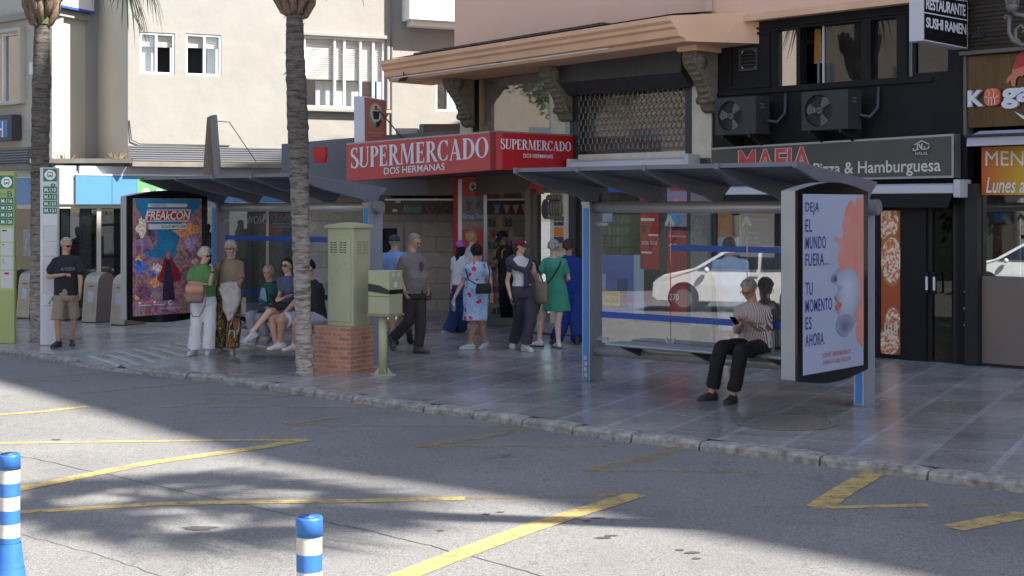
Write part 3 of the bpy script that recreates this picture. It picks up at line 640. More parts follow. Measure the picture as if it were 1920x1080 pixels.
# cornice
e = 1.25; ua, ub = FA.U(712, e), FA.U(1256, e)
def zc(u_): return .17*(u_-ua)/(ub-ua)
prof = [(0, 4.42), (1.02, 4.42), (1.05, 4.47), (1.13, 4.50), (1.15, 4.60), (1.20, 4.63), (1.20, 4.68), (e, 4.72), (e, 4.79), (0, 4.90)]
m = M(); o0 = 0; ends = []
nn = len(prof); uW = FA.U(852)-.9
us = [ua, ub]
for k, uu in enumerate(us):
    for o_, z_ in prof: sh = (e-o_)*0; m.v.append(FA.P(uu+(.55*(e-o_) if k == 1 else 0), z_+zc(uu), o_))
for i in range(nn): m.f.append((i, (i+1) % nn, nn+(i+1) % nn, nn+i)[::-1]); m.mi.append(0)
m.f.append(tuple(range(nn))); m.mi.append(0); m.f.append(tuple(range(2*nn-1, nn-1, -1))); m.mi.append(0)
cn = m.build('cornice', orange_render, bP)
m = M(); m.add([FA.P(ua+.1, 4.83, 1.15), FA.P(ub, 4.83+.17, 1.15), FA.P(ub, 5.05+.1, .02), FA.P(ua+.4, 5.0, .02)], [(0, 1, 2, 3)]); m.prism([FA.P(FA.U(775, .6), 4.90, .6), FA.P(FA.U(1130, .6), 5.02, .6), FA.P(FA.U(1130, .6), 5.10, .6), FA.P(FA.U(775, .6), 4.97, .6)], -PA.n*.6)
m.build('roof_felt', mat('roof_felt', (.05, .045, .04), .95, c2=(.16, .13, .10), ns=14, contrast=.12), cn)
m = M(); m.tube([FA.P(FA.U(735, 1.18), 4.46, 1.19), FA.P(FA.U(1140, 1.2), 4.58, 1.2)], .012, 6); m.build('white_conduit', white, cn)
# walls below the cornice
capm = mat('capital_stone', (.20, .175, .13), .85, c2=(.11, .095, .07), ns=9, bump=.5, bs=25)
for x0, x1, lab in ((862, 884, 0), (1033, 1060, 0), (1297, 1334, 0)): FA.slab('pilaster', (FA.U(x0), FA.U(x1), 2.55, 4.62), .0, .4, stone_trim, bP, .01)
for (x0, x1) in ((827, 878), (1014, 1056), (1275, 1336)):
    uc = FA.U((x0+x1)/2+10, .25)
    m = M(); pr = [(.0, 4.50), (.55, 4.50), (.58, 4.42), (.54, 4.30), (.44, 4.20), (.34, 4.10), (.25, 3.98), (.20, 3.86), (.19, 3.76), (.14, 3.70), (.10, 3.62), (.0, 3.58)]
    sc_ = 1; m.prism([FA.P(uc-.13, z, o_) for o_, z in pr], UA*.26)
    cb = m.build('corbel', capm, bP, bevel=.02)
    m = M()
    for s_ in (-.14, .14):
        for (o_, z, r_) in ((.40, 4.36, .12), (.15, 3.78, .06)): m.tube([FA.P(uc+s_*.9, z, o_), FA.P(uc+s_*1.08, z, o_)], r_, 16); m.tube([FA.P(uc+s_*1.05, z, o_), FA.P(uc+s_*1.2, z, o_)], r_*.45, 12)
    for k in range(9):
        t_ = k/8; i = 2+t_*6; i0 = int(i); f_ = i-i0; o_ = pr[i0][0]*(1-f_)+pr[min(i0+1, 11)][0]*f_; z = pr[i0][1]*(1-f_)+pr[min(i0+1, 11)][1]*f_
        m.ell(FA.P(uc, z, o_+.01), UA*.11, PA.n*.03, Z*.035, 8, 5)
    m.build('scroll_carving', capm, cb, True)
    m = M(); m.ob(FA.P(uc-.19, 4.50, 0), UA*.38, PA.n*.62, Z*.10); m.build('corbel_cap', orange_render if x0 != 827 else stone_trim, cb, bevel=.01)
# display window behind dusty glass
r = (FA.U(886), FA.U(1033), 2.8, 4.6); FA.slab('window_frame', (r[0], r[0]+.12, r[2], r[3]), -.02, .2, blackwall, bP); FA.slab('window_frame', (r[0]+.12, r[0]+.16, r[2], r[3]), -.05, .1, mat('brass_trim', (.35, .22, .10), .5), bP)
dg = glassmat('dusty_glass', (.7, .7, .7), .30, .02, .22); FA.slab('display_window', (r[0]+.16, r[1]-.04, 3.0, r[3]-.05), -.1, .02, dg, bP); FA.slab('window_backing', (r[0], r[1], r[2], r[3]), -.7, .05, mat('drape_grey', (.13, .12, .12), .9, c2=(.24, .23, .22), ns=3, stretch=(6, 6, .6)), bP)
FA.slab('window_edge', (FA.U(1026), FA.U(1032), 3.0, 4.5), -.05, .1, alu, bP)
FA.slab('grille_jamb', (FA.U(1060), FA.U(1084), 2.55, 4.4), -.04, .2, darkgrey, bP); FA.slab('grille_jamb', (FA.U(1283), FA.U(1296), 2.8, 4.5), -.02, .15, darkgrey, bP)
FA.slab('grille_channel', (FA.U(1062), FA.U(1068), 2.55, 4.2), .0, .05, alu, bP)
# roller box + open-link grille
rb = FA.rect(1043, 112, 1279, 152, .35); m = M(); m.prism([FA.P(FA.U(1043, .35), 4.22, .35), FA.P(FA.U(1043, .35), 4.58, .35), FA.P(FA.U(1043, .35), 4.66, .05), FA.P(FA.U(1043, .35), 4.02, .05), FA.P(FA.U(1043, .35), 4.02, .12)], UA*(FA.U(1277, .35)-FA.U(1043, .35))); m.build('shutter_box', mat('shutter_box', (.022, .023, .027), .5, c2=(.045, .047, .052), ns=2.5, stretch=(3, 3, .5)), bP)
gr = (FA.U(1084), FA.U(1284), 3.02, 4.25); m = M()
pu, pz = .105, .105; nu = int((gr[1]-gr[0])/pu); nz_ = int((gr[3]-gr[2])/pz)
for i in range(nu+1):
    for j in range(-1, nz_+1):
        x = gr[0]+i*pu+(.5*pu if j % 2 else 0); z = gr[2]+j*pz*1.0+.05
        for s_ in (-1, 1):
            if x+s_*pu*.5 > gr[1] or x+s_*pu*.5 < gr[0] or z+pz > gr[3]+.02 or z < gr[2]-.02: continue
            m.tube([FA.P(x, z, -.02), FA.P(x+s_*pu*.42, z+pz*.25, -.016), FA.P(x+s_*pu*.5, z+pz*.6, -.016), FA.P(x+s_*pu*.5, z+pz, -.02)], .0085, 4, False)
m.build('security_grille', mat('grille_metal', (.20, .18, .16), .5, .6), bP)
FA.slab('grille_rail', (gr[0], gr[1], 2.90, 3.02), .0, .05, stone_trim, bP)
FA.slab('window_pane', (gr[0], gr[1], 2.9, 4.25), -.22, .02, glassmat('dim_glass', (.5, .5, .5), .14, .03, .3), bP); FA.slab('window_backing', (gr[0]-.1, gr[1]+.1, 2.9, 4.4), -1.4, .05, mat('dim_room', (.09, .085, .085), .9, c2=(.22, .19, .17), ns=1.6, contrast=.15), bP)
m = M(); m.ell(FA.P(FA.U(1215), 3.72, -.9), UA*.35, PA.n*.2, Z*.2, 12, 7); m.ell(FA.P(FA.U(1120), 3.45, -.9), UA*.25, PA.n*.15, Z*.15, 12, 7); m.build('copper_lamp_shade', mat('copper', (.5, .25, .12), .5, .2), bP, True)
# dark box added inside the building to block light
m = M(); m.ob(FA.P(uL+.3, -.1, -2.2), UA*(34-uL-.3), -PA.n*5.8, Z*4.9); m.ob(FA.P(uL+.3, 2.70, -.42), UA*(34-uL-.3), -PA.n*1.7, Z*.08); m.build('core_wall', blackwall, bP)
m = M(); m.ob(FA.P(uL+.02, 2.62, -.41), UA*.25, -PA.n*6, Z*2); m.build('flank_wall', pink, bP)

# ======== supermarket ground floor ========
bM_ = thing('supermarket', 'supermarket shopfront with full height windows and a red canopy', 'shop', FA.P(-5, 0))
# red sign canopy
zt_, zb2 = 3.34, 2.74
C0 = ray(930, 387, 22.78); C0.z = 0; C1 = FA.P(FA.U(1075), 0, 0); CL = C0-UA*3.92; CLb = CL-PA.n*1.84
sgm = thing('canopy_sign', 'red supermarket sign box wrapping the corner, letters SUPERMERCADO DOS HERMANAS', 'shop sign', V((C0.x, C0.y, 2.7)))
qL = [CL+Z*2.60, C0+Z*zb2, C0+Z*zt_, CL+Z*3.26]; qR = [C0+Z*zb2, C1+Z*zb2, C1+Z*zt_, C0+Z*zt_]
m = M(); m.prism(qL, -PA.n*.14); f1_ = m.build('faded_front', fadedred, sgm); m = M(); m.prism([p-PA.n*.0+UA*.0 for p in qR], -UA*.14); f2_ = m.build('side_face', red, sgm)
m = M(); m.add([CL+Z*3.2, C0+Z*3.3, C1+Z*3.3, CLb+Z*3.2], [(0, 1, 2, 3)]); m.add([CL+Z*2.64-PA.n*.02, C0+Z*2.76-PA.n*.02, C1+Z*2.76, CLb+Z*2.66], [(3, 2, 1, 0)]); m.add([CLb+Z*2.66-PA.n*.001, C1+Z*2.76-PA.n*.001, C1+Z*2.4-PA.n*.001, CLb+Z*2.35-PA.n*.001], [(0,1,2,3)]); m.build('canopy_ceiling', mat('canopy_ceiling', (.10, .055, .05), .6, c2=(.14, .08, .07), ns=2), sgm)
m = M(); m.prism([CL+Z*3.26, C0+Z*3.34, C0+Z*3.365, CL+Z*3.285], -PA.n*.16); m.prism([C0+Z*3.34, C1+Z*3.34, C1+Z*3.365, C0+Z*3.365], -UA*.16); m.build('top_edge', alu, sgm)
# serif lettering drawn from strokes
def serif(word, q, mt, par, out=.006):
    G = {}; T_ = .20; t_ = .07
    def arcs(cx, cy, rx, ry, a0, a1, n=14, thick=lambda a: .1):
        P = []; Q = []
        for i in range(n+1):
            a = math.radians(a0+(a1-a0)*i/n); w_ = thick(a)/2; c, s = math.cos(a), math.sin(a)
            P.append((cx+(rx+w_)*c, cy+(ry+w_*.7)*s)); Q.append((cx+(rx-w_)*c, cy+(ry-w_*.7)*s))
        return [[Q[i], P[i], P[i+1], Q[i+1]] for i in range(n)]
    th = lambda a: t_+(T_-t_)*abs(math.cos(a))**1.5
    st = lambda x, w_=T_: [[(x, 0), (x+w_, 0), (x+w_, 1), (x, 1)]]
    sf = lambda x, y, w_=.34: [[(x, y), (x+w_, y), (x+w_-.04, y+.05), (x+.04, y+.05)]] if y < .5 else [[(x+.04, y-.05), (x+w_-.04, y-.05), (x+w_, y), (x, y)]]
    bar = lambda x0, x1, y, h=.07: [[(x0, y), (x1, y), (x1, y+h), (x0, y+h)]]
    G['O'] = (arcs(.42, .5, .33, .47, 0, 360, 28, th), .84)
    G['C'] = (arcs(.42, .5, .33, .47, 48, 312, 22, th)+[[(.62, .74), (.70, .70), (.70, 1.0), (.64, 1.0)]]+[[(.62, .2), (.68, .14), (.70, .28), (.66, .28)]], .76)
    G['D'] = (st(.08)+sf(.0, 0)+sf(.0, 1)+arcs(.30, .5, .42, .47, -90, 90, 16, lambda a: t_+(T_-t_)*abs(math.cos(a))**1.2)+bar(.2, .34, 0)+bar(.2, .34, .93), .84)
    G['P'] = (st(.08)+sf(.0, 0)+sf(.0, 1)+arcs(.30, .74, .26, .235, -90, 90, 12, th)+bar(.2, .32, .93)+bar(.2, .32, .48), .66)
    G['R'] = (G['P'][0]+[[(.30, .50), (.46, .50), (.80, .05), (.62, .0)], [(.62, .0), (.86, 0), (.86, .04), (.78, .08)]], .80)
    G['E'] = (st(.08)+sf(.0, 0)+sf(.0, 1)+bar(.2, .60, 0)+bar(.2, .58, .93)+bar(.2, .48, .48)+[[(.54, 0), (.62, 0), (.62, .24), (.58, .24)], [(.54, 1), (.54, .80), (.58, .78), (.60, 1)], [(.45, .38), (.49, .38), (.49, .64), (.45, .64)]], .68)
    G['U'] = (st(.10)[0:0]+[[(.10, .28), (.10+T_, .28), (.10+T_, 1), (.10, 1)], [(.66, .28), (.73, .28), (.73, 1), (.66, 1)]]+arcs(.41, .28, .27, .25, 180, 360, 14, lambda a: .08+.1*max(0, -math.cos(a)))+sf(.02, 1, .36)+sf(.58, 1, .23), .82)
    G['M'] = ([[(.10, 0), (.17, 0), (.20, 1), (.14, 1)], [(.14, 1), (.34, 1), (.62, .10), (.52, 0)], [(.50, .0), (.56, .0), (.92, 1), (.84, 1)], [(.82, 0), (1.02, 0), (.99, 1), (.84, 1)]]+sf(.02, 0, .24)+sf(.76, 0, .34)+sf(.06, 1, .24)+sf(.84, 1, .24), 1.12)
    G['A'] = ([[(.06, 0), (.13, 0), (.44, 1), (.38, 1)], [(.56, 0), (.78, 0), (.48, 1), (.34, 1)]]+bar(.2, .62, .30)+sf(.0, 0, .22)+sf(.48, 0, .38), .84)
    sp = []
    for i in range(25):
        t2 = i/24; a = math.radians(40+t2*250) if t2 < .5 else 0; sp.append(0)
    G['S'] = (arcs(.34, .75, .22, .22, 30, 270, 14, lambda a: .09+.07*max(0, -math.cos(a)))+arcs(.34, .26, .25, .24, -150, 90, 14, lambda a: .09+.10*max(0, math.cos(a)))+[[(.20, .62), (.30, .68), (.54, .42), (.44, .32)]]+[[(.50, .76), (.56, .72), (.56, 1.0), (.51, 1.0)], [(.07, .02), (.12, .02), (.14, .26), (.08, .28)]], .64)
    W_ = sum(G[c][1]+.05 for c in word)-.05; x = 0; m = M()
    for c in word:
        for k, pl in enumerate(G[c][0]):
            ar = sum(pl[i][0]*pl[(i+1) % 4][1]-pl[(i+1) % 4][0]*pl[i][1] for i in range(4))
            if ar < 0: pl = pl[::-1]
            polyq(m, q, [((x+a)/W_, b) for a, b in pl], out+.0002*(k % 7), .003)
        x += G[c][1]+.05
    return m.build('serif_lettering', mt, par)
ltr = mat('letter_white', (.72, .72, .76), .45)
serif('SUPERMERCADO', sub(qL, .03, .34, .955, .90), ltr, f1_); text('sign_lettering', 'DOS HERMANAS', sub(qL, .275, .10, .685, .29), ltr, f1_, .006, bold=.012)
serif('SUPERMERCADO', sub(qR, .05, .56, .965, .83), ltr, f2_); text('sign_lettering', 'DOS HERMANAS', sub(qR, .34, .345, .72, .455), ltr, f2_, .006, bold=.012)
# blade sign on the canopy
PbS = Pl(ray(700, 387, 25.9), (.75, -.66)); q = [PbS.pt(683, 268), PbS.pt(725, 266), PbS.pt(724, 188), PbS.pt(682, 180)]
bs = thing('blade_sign', 'square red supermarket sign with a basket emblem standing on the canopy', 'shop sign', q[0]-Z*.12); m = M(); qq = [q[0]-Z*.05, q[1]-Z*.05, q[2], q[3]]; m.prism(qq, -PbS.n*.19+V((-.05, 0, 0))); m.build('sign_box', mat('sign_side', (.62, .62, .70), .5), bs)
m = M(); polyq(m, [p-V((0, 0, 0)) for p in qq], [(.03, 0), (1, 0), (1, .98), (.03, .98)], .004); fc = m.build('sign_face', mat('faded_brick', (.42, .13, .10), .5, c2=(.35, .10, .08), ns=3), bs)
def emblem(q, par, out=.008):
    g = mat('emblem_green', (.12, .30, .12), .5); m = M(); n = 26
    m_ = M(); polyq(m_, q, [(.5+.40*math.cos(2*math.pi*i/n), .56+.38*math.sin(2*math.pi*i/n)) for i in range(n)], out); m_.build('green_ring', g, par)
    m_ = M(); polyq(m_, q, [(.5+.31*math.cos(2*math.pi*i/n), .60+.30*math.sin(2*math.pi*i/n)) for i in range(n)], out+.002); m_.build('ring_centre', mat('emblem_pale', (.5, .45, .42), .5), par)
    m_ = M(); polyq(m_, q, [(.36, .40), (.64, .40), (.70, .66), (.30, .66)], out+.004); polyq(m_, q, [(.5, .14), (.66, .18), (.80, .34), (.78, .44), (.66, .36), (.5, .32)], out+.004); m_.build('basket', inkblack, par)
    m_ = M(); polyq(m_, q, [(.40, .70), (.60, .70), (.56, .84), (.44, .84)], out+.004); m_.build('produce', red, par)
emblem(sub(qq, .12, .28, .92, .95), fc); text('sign_lettering', 'SUPERMERCADO', sub(qq, .18, .24, .88, .28), ltr, fc); text('sign_lettering', 'DOS HERMANAS', sub(qq, .35, .18, .72, .215), ltr, fc)
m = M(); m.tube([q[3]+V((.1, .2, -.05)), ray(757, 262, 26.2)], .012, 6); m.build('brace', darkgrey, bs)
# red corner column
cc = FA.P(FA.U(887), 0, -.12); col = thing('advert_column', 'red corner column with two posters under the supermarket canopy', 'column', cc)
cw = .40; k0 = ray(860, 387, 25.75); k1 = ray(912, 387, 25.9); k0.z = k1.z = zg(k0.x); Pc = Pl(k0, ((k1-k0).y, -(k1-k0).x)); qc = [k0, k1, k1+Z*2.72, k0+Z*2.72]
m = M(); m.prism(qc, -Pc.n*.4); m.build('shaft', mat('column_red', (.42, .012, .015), .45), col)
def cb_(x0, y0, x1, y1, mt, nm, out=.003, par=None):
    qq = [Pc.off(out).pt(x0, y1), Pc.off(out).pt(x1, y1), Pc.off(out).pt(x1, y0), Pc.off(out).pt(x0, y0)]; return slab(nm, qq, Pc.n, .004, mt, par or col), qq
cb_(859, 336, 866, 612, white, 'white_edge', .006); cb_(907, 336, 913, 612, alu, 'white_edge', .006)
o, qq = cb_(867, 338, 906, 368, red, 'emblem_plate'); emblem(sub(qq, .25, .15, .75, .95), o, .006)
o, qq = cb_(867, 368, 907, 430, mat('music_poster', (.03, .03, .04), .4, c2=(.12, .10, .10), ns=5), 'concert_poster')
m = M()
for cx in (.28, .75): polyq(m, qq, [(cx+.13*math.cos(i*.5236), .72+.17*math.sin(i*.5236)) for i in range(12)], .006)
m.build('printed_portraits', mat('portrait_dim', (.16, .12, .10), .6, c2=(.05, .04, .04), ns=14), o)
text('poster_lettering', 'Group Dou', sub(qq, .04, .28, .96, .48), mat('poster_script', (.32, .40, .46), .5), o, .007, bold=.02)
m = M(); polyq(m, qq, [(0, 0), (1, 0), (1, .24), (0, .24)], .005); m.build('poster_foot', mat('poster_violet', (.14, .07, .16), .5, c2=(.3, .2, .1), ns=12), o)
# shop front windows
def on(x0, y0, x1, y1, out, th, mt, nm, par): return FA.slab(nm, FA.rect(x0, y0, x1, y1, out), out, th, mt, par)
frm = mat('bronze_frame', (.11, .09, .07), .5, c2=(.15, .12, .09), ns=4)
zT = 2.62
for x0, x1, mt, o_ in ((990, 1000, frm, .08), (1000, 1007, frm, .02), (1066, 1078, darkgrey, .0), (1090, 1097, darkgrey, .0), (1108, 1120, darkgrey, .04), (1237, 1249, darkgrey, .0), (1288, 1297, darkgrey, .0)): FA.slab('window_post', (FA.U(x0), FA.U(x1), 0, 2.45), o_, .12, mt, bM_)
FA.slab('fascia_beam', (FA.U(990), uM, 2.45, 2.9), -.0, .3, darkgrey, bM_); FA.slab('base_plinth', (FA.U(990), uM, -.08, .28), .03, .3, mat('plinth_stone', (.26, .24, .22), .8, c2=(.18, .165, .15), ns=12), bM_)
FA.slab('pilaster', (FA.U(1297), FA.U(1334), 0, 2.55), .03, .3, mat('granite', (.30, .28, .27), .5, c2=(.12, .11, .11), ns=60, contrast=.15), bM_)
gsup = glassmat('supermarket_glass', (.75, .78, .78), .09, .0, .02)
for x0, x1 in ((1007, 1036), (1078, 1090), (1120, 1237), (1249, 1288)): FA.slab('shop_window', (FA.U(x0), FA.U(x1), .28, 2.45), -.03, .015, gsup, bM_)
# carved pilaster with capital
FA.slab('pilaster', (FA.U(1036), FA.U(1066), -.05, 2.6), .06, .4, stone_trim, bM_)
m = M()
for k in range(5):
    uu = FA.U(1038)+.26*k/4; m.ell(FA.P(uu, 2.12, .09), UA*.035, PA.n*.06, Z*.14, 8, 6); m.ell(FA.P(uu, 2.30, .12), UA*.04, PA.n*.06, Z*.05, 8, 6)
m.ob(FA.P(FA.U(1032), 2.38, .0), UA*.42, PA.n*.2, Z*.07); m.ob(FA.P(FA.U(1034), 1.93, .0), UA*.37, PA.n*.12, Z*.05); m.build('capital', capm, bM_, bevel=.01)
r = FA.rect(1037, 405, 1058, 470, .08); o = FA.slab('notice_board', r, .075, .015, mat('notice_white', (.5, .48, .46), .6), bM_); qq = FA.q(r, .075)
m = M(); polyq(m, qq, [(.1, .42), (.9, .42), (.9, .68), (.1, .68)], .004); m.build('orange_notice', mat('notice_orange', (.65, .20, .02), .5), o); m = M(); polyq(m, qq, [(.08, .72), (.92, .72), (.92, .97), (.08, .97)], .004); dn = m.build('dark_notice', darkgrey, o); text('notice_lettering', 'segurma', sub(qq, .15, .80, .85, .87), whitepap, dn, .008)
m = M(); polyq(m, qq, [(.08, .22), (.92, .22), (.92, .40), (.08, .40)], .004); m.build('dark_notice', darkgrey, o); m = M(); polyq(m, qq, [(.08, .0), (.92, .0), (.92, .19), (.08, .19)], .004); m.build('notice', mat('notice_peach', (.5, .3, .2), .5), o)
# reflection of a no-stopping sign drawn as a flat disc inside the glass
r = FA.rect(1010, 372, 1026, 412); q_ = FA.q(r, -.06); n_ = 24; m = M(); polyq(m, q_, [(.5+.48*math.cos(2*math.pi*i/n_), .5+.48*math.sin(2*math.pi*i/n_)) for i in range(n_)], .0); o = m.build('mirrored_sign', red, bM_); m = M(); polyq(m, q_, [(.5+.34*math.cos(2*math.pi*i/n_), .5+.34*math.sin(2*math.pi*i/n_)) for i in range(n_)], .003); m.build('mirrored_sign_centre', mat('mirrored_sign_blue', (.03, .10, .42), .5), o)
# interior
FA.slab('interior_wall', (FA.U(990), FA.U(1297), -.05, 2.7), -2.1, .05, mat('shop_interior', (.34, .37, .35), .9, c2=(.12, .14, .14), ns=3), bM_)
m = M(); m.ob(FA.P(FA.U(990), -.06, -2.1), UA*(FA.U(1297)-FA.U(990)), PA.n*2.0, Z*.07); m.build('interior_floor', mat('shop_floor', (.2, .19, .18), .4), bM_)
rk = thing('display_rack', 'wire rack of wrapped groceries behind the supermarket window', 'rack', FA.P(FA.U(1155), 0, -.6))
ra = FA.rect(1120, 398, 1190, 480, -.3); rr = random.Random(4); m = M()
for k in range(5): z = ra[2]+(ra[3]-ra[2])*k/4; m.tube([FA.P(ra[0], z, -.10), FA.P(ra[1], z, -.10)], .006, 5); m.ob(FA.P(ra[0], z-.012, -.42), UA*(ra[1]-ra[0]), PA.n*.3, Z*.01)
for k in range(9): uu = ra[0]+(ra[1]-ra[0])*k/8; m.tube([FA.P(uu, .02 if k in (0, 8) else ra[2], -.10), FA.P(uu, ra[3], -.10)], .004, 4)
m.build('wire_frame', alu, rk)
gc = [((.5, .52, .5), 8), ((.45, .5, .48), 8), ((.5, .45, .05), 3), ((.35, .06, .05), 3), ((.1, .35, .12), 3), ((.05, .15, .4), 3)]
for row in range(4):
    for k in range(8):
        uu = ra[0]+.06+(ra[1]-ra[0]-.1)*k/7.6; z = ra[2]+(ra[3]-ra[2])*row/4; c_ = gc[rr.randrange(0, 2)] if row > 1 else gc[rr.randrange(0, 6)]
        m = M(); p = FA.P(uu, z, -.24); m.loft([(p, UA*.035, PA.n*.05), (p+Z*.07, UA*.042, PA.n*.05), (p+Z*.13, UA*.036, PA.n*.04), (p+Z*.15, UA*.015, PA.n*.015)], 8, ex=3); m.build('grocery_pack', mat('pack_%d' % gc.index(c_), c_[0], .35), rk)
def poster(x0, y0, x1, y1, mt, label, lines=(), out=-.018, cat='poster', F_=None, extra=None):
    Fx = F_ or FA; r = Fx.rect(x0, y0, x1, y1, out); q_ = Fx.q(r, out); m = M(); m.prism([p for p in q_], -Fx.n*.004); o = m.build('window_poster', mt); tag(o, label, cat)
    for s, a, c0_, b_, c1_, mm in lines: text('poster_lettering', s, sub(q_, a, c0_, b_, c1_), mm, o, .004)
    if extra: extra(q_, o)
    return o, q_
def ex_rect(lst):
    def f_(q_, o):
        for nm, (a, b, c, d), mm in lst: m = M(); polyq(m, q_, [(a, b), (c, b), (c, d), (a, d)], .003); m.build(nm, mm, o)
    return f_
poster(1200, 340, 1236, 505, red, 'tall red price poster in the supermarket window', [('100G', .2, .64, .7, .72, whitepap), ('25GB', .1, .28, .45, .32, whitepap), ('50GB', .55, .28, .9, .32, whitepap)], extra=ex_rect([('printed_strip', (.05, .55, .75, .58), whitepap), ('printed_square', (.1, .42, .3, .50), inkblack), ('printed_strip', (.45, .38, .95, .40), whitepap), ('printed_strip', (.08, .18, .6, .20), whitepap), ('printed_block', (.1, .85, .9, .97), mat('poster_pale', (.6, .5, .48), .5))]))
poster(1250, 345, 1288, 425, mat('poster_purple', (.20, .16, .36), .5, c2=(.4, .32, .42), ns=4), 'purple and blue poster above the red phone poster', extra=ex_rect([('printed_block', (.1, .05, .6, .3), mat('poster_cyan', (.05, .35, .7), .5)), ('printed_block', (.35, .45, .65, .65), mat('poster_orange', (.7, .25, .1), .5))]))
poster(1250, 432, 1288, 600, mat('poster_crimson', (.42, .03, .035), .5, c2=(.33, .02, .03), ns=2), 'red phone plan poster reading 90 and 270', [('90', .15, .78, .5, .85, whitepap), ('270', .15, .22, .6, .29, whitepap), ('Vodafone Prepago', .1, .92, .95, .95, whitepap)])
poster(1123, 478, 1187, 600, mat('poster_cobalt', (.05, .09, .42), .45, c2=(.16, .22, .55), ns=2), 'large blue drink poster low in the supermarket window', extra=ex_rect([('printed_can', (.55, .2, .85, .65), mat('can_navy', (.03, .05, .2), .5)), ('printed_glow', (.1, .35, .2, .7), mat('glow_pale', (.5, .55, .7), .5))]), lines=[('Bul', .65, .28, .95, .36, red)])
poster(1131, 545, 1162, 573, mat('poster_yellow', (.65, .50, .02), .5), 'yellow DISPONIBLE AQUÍ notice stuck low on the blue poster', [('DISPONIBLE', .08, .68, .92, .86, inkblack), ('AQUÍ', .12, .15, .88, .6, inkblack)], out=-.005)
poster(1188, 478, 1207, 600, mat('poster_pale_blue', (.4, .45, .6), .5), 'narrow pale blue sheet beside the blue drink poster')
poster(1125, 400, 1148, 416, mat('poster_cards', (.55, .5, .45), .5, c2=(.1, .25, .6), ns=14), 'small payment card sticker at the top of the window')
poster(1292-90, 480, 1240, 600, mat('crate_blue', (.06, .16, .28), .6, c2=(.25, .2, .1), ns=9), 'stacked blue and brown goods behind the window glass', out=-.4, cat='goods')
for x0, y0, x1, y1, c, lb, tx in ((992, 342, 1020, 364, (.45, .04, .04), 'small red supermarket plate beside the carved capital', ''), (1140, 334, 1212, 360, (.03, .10, .42), 'blue awning sign under the shelter roof', ''), (1255, 340, 1300, 356, (.42, .02, .05), 'dark red name plate above the phone poster', ''), (1392, 346, 1470, 358, (.40, .05, .05), 'thin red strip sign reading Menu above the pizzeria window', 'Menú del día')):
    o, q_ = poster(x0, y0, x1, y1, mat('plate_%d' % x0, c, .5), lb, out=.02, cat='sign'); 
    if tx: text('sign_lettering', tx, sub(q_, .1, .25, .9, .75), whitepap, o)
# racks of goods in the kiosk recess
def rack(x0, y0, x1, y1, D, label, rows, cols, seed):
    rr = random.Random(seed); a = ray(x0, y1, D); b = ray(x1, y0, D); t = thing('goods_rack', label, 'rack', V(((a.x+b.x)/2, D, 0))); m = M()
    for k in range(rows+1): z = a.z+(b.z-a.z)*k/rows; m.tube([V((a.x, D, z)), V((b.x, D, z))], .007, 5)
    for x in (a.x, (a.x+b.x)/2, b.x): m.tube([V((x, D, zg(x))), V((x, D, b.z))], .012, 6)
    m.build('wire_frame', alu, t); cs = [(.45, .28, .12), (.12, .08, .06), (.5, .48, .45), (.4, .08, .08), (.3, .3, .32), (.5, .42, .3), (.10, .14, .16)]
    for j in range(rows):
        base = cs[rr.randrange(7)]
        for k in range(cols):
            z = a.z+(b.z-a.z)*(j+.02)/rows; x = a.x+(b.x-a.x)*(k+.5)/cols; h = (b.z-a.z)/rows*rr.uniform(.5, .85); c = base if rr.random() < .6 else cs[rr.randrange(7)]; w_ = (b.x-a.x)/cols*.42
            m = M(); m.loft([(V((x, D+.02, z)), V((w_, 0, 0)), V((0, .04, 0))), (V((x, D+.02, z+h*.8)), V((w_, 0, 0)), V((0, .04, 0))), (V((x, D+.02, z+h)), V((w_*.4, 0, 0)), V((0, .02, 0)))], 8, ex=4); m.build('packet', mat('packet_%d' % cs.index(c), c, .5), t)
rack(914, 405, 962, 590, 27.2, 'tall wire rack of packets and jars against the block wall', 9, 6, 1); rack(964, 440, 990, 590, 27.0, 'narrow wire rack of sweets next to the bronze door frame', 8, 3, 2)
m = M(); p = gpt(962, 606); m.ob(V((p.x-.9, p.y-.3, zg(p.x)-.02)), V((2.4, 0, 0)), V((0, 1.2, 0)), Z*.14); o = m.build('doorstep', mat('step_stone', (.30, .28, .26), .7, c2=(.22, .2, .19), ns=8), bM_, bevel=.01)
m = M(); r = FA.rect(985, 585, 1110, 622, .35); m.ob(FA.P(FA.U(1000), 0, .02), UA*(FA.U(1112)-FA.U(1000)), PA.n*.28, Z*.16); m.build('doorstep', mat('step_granite', (.33, .32, .31), .7, c2=(.24, .23, .22), ns=30), bM_, bevel=.01)
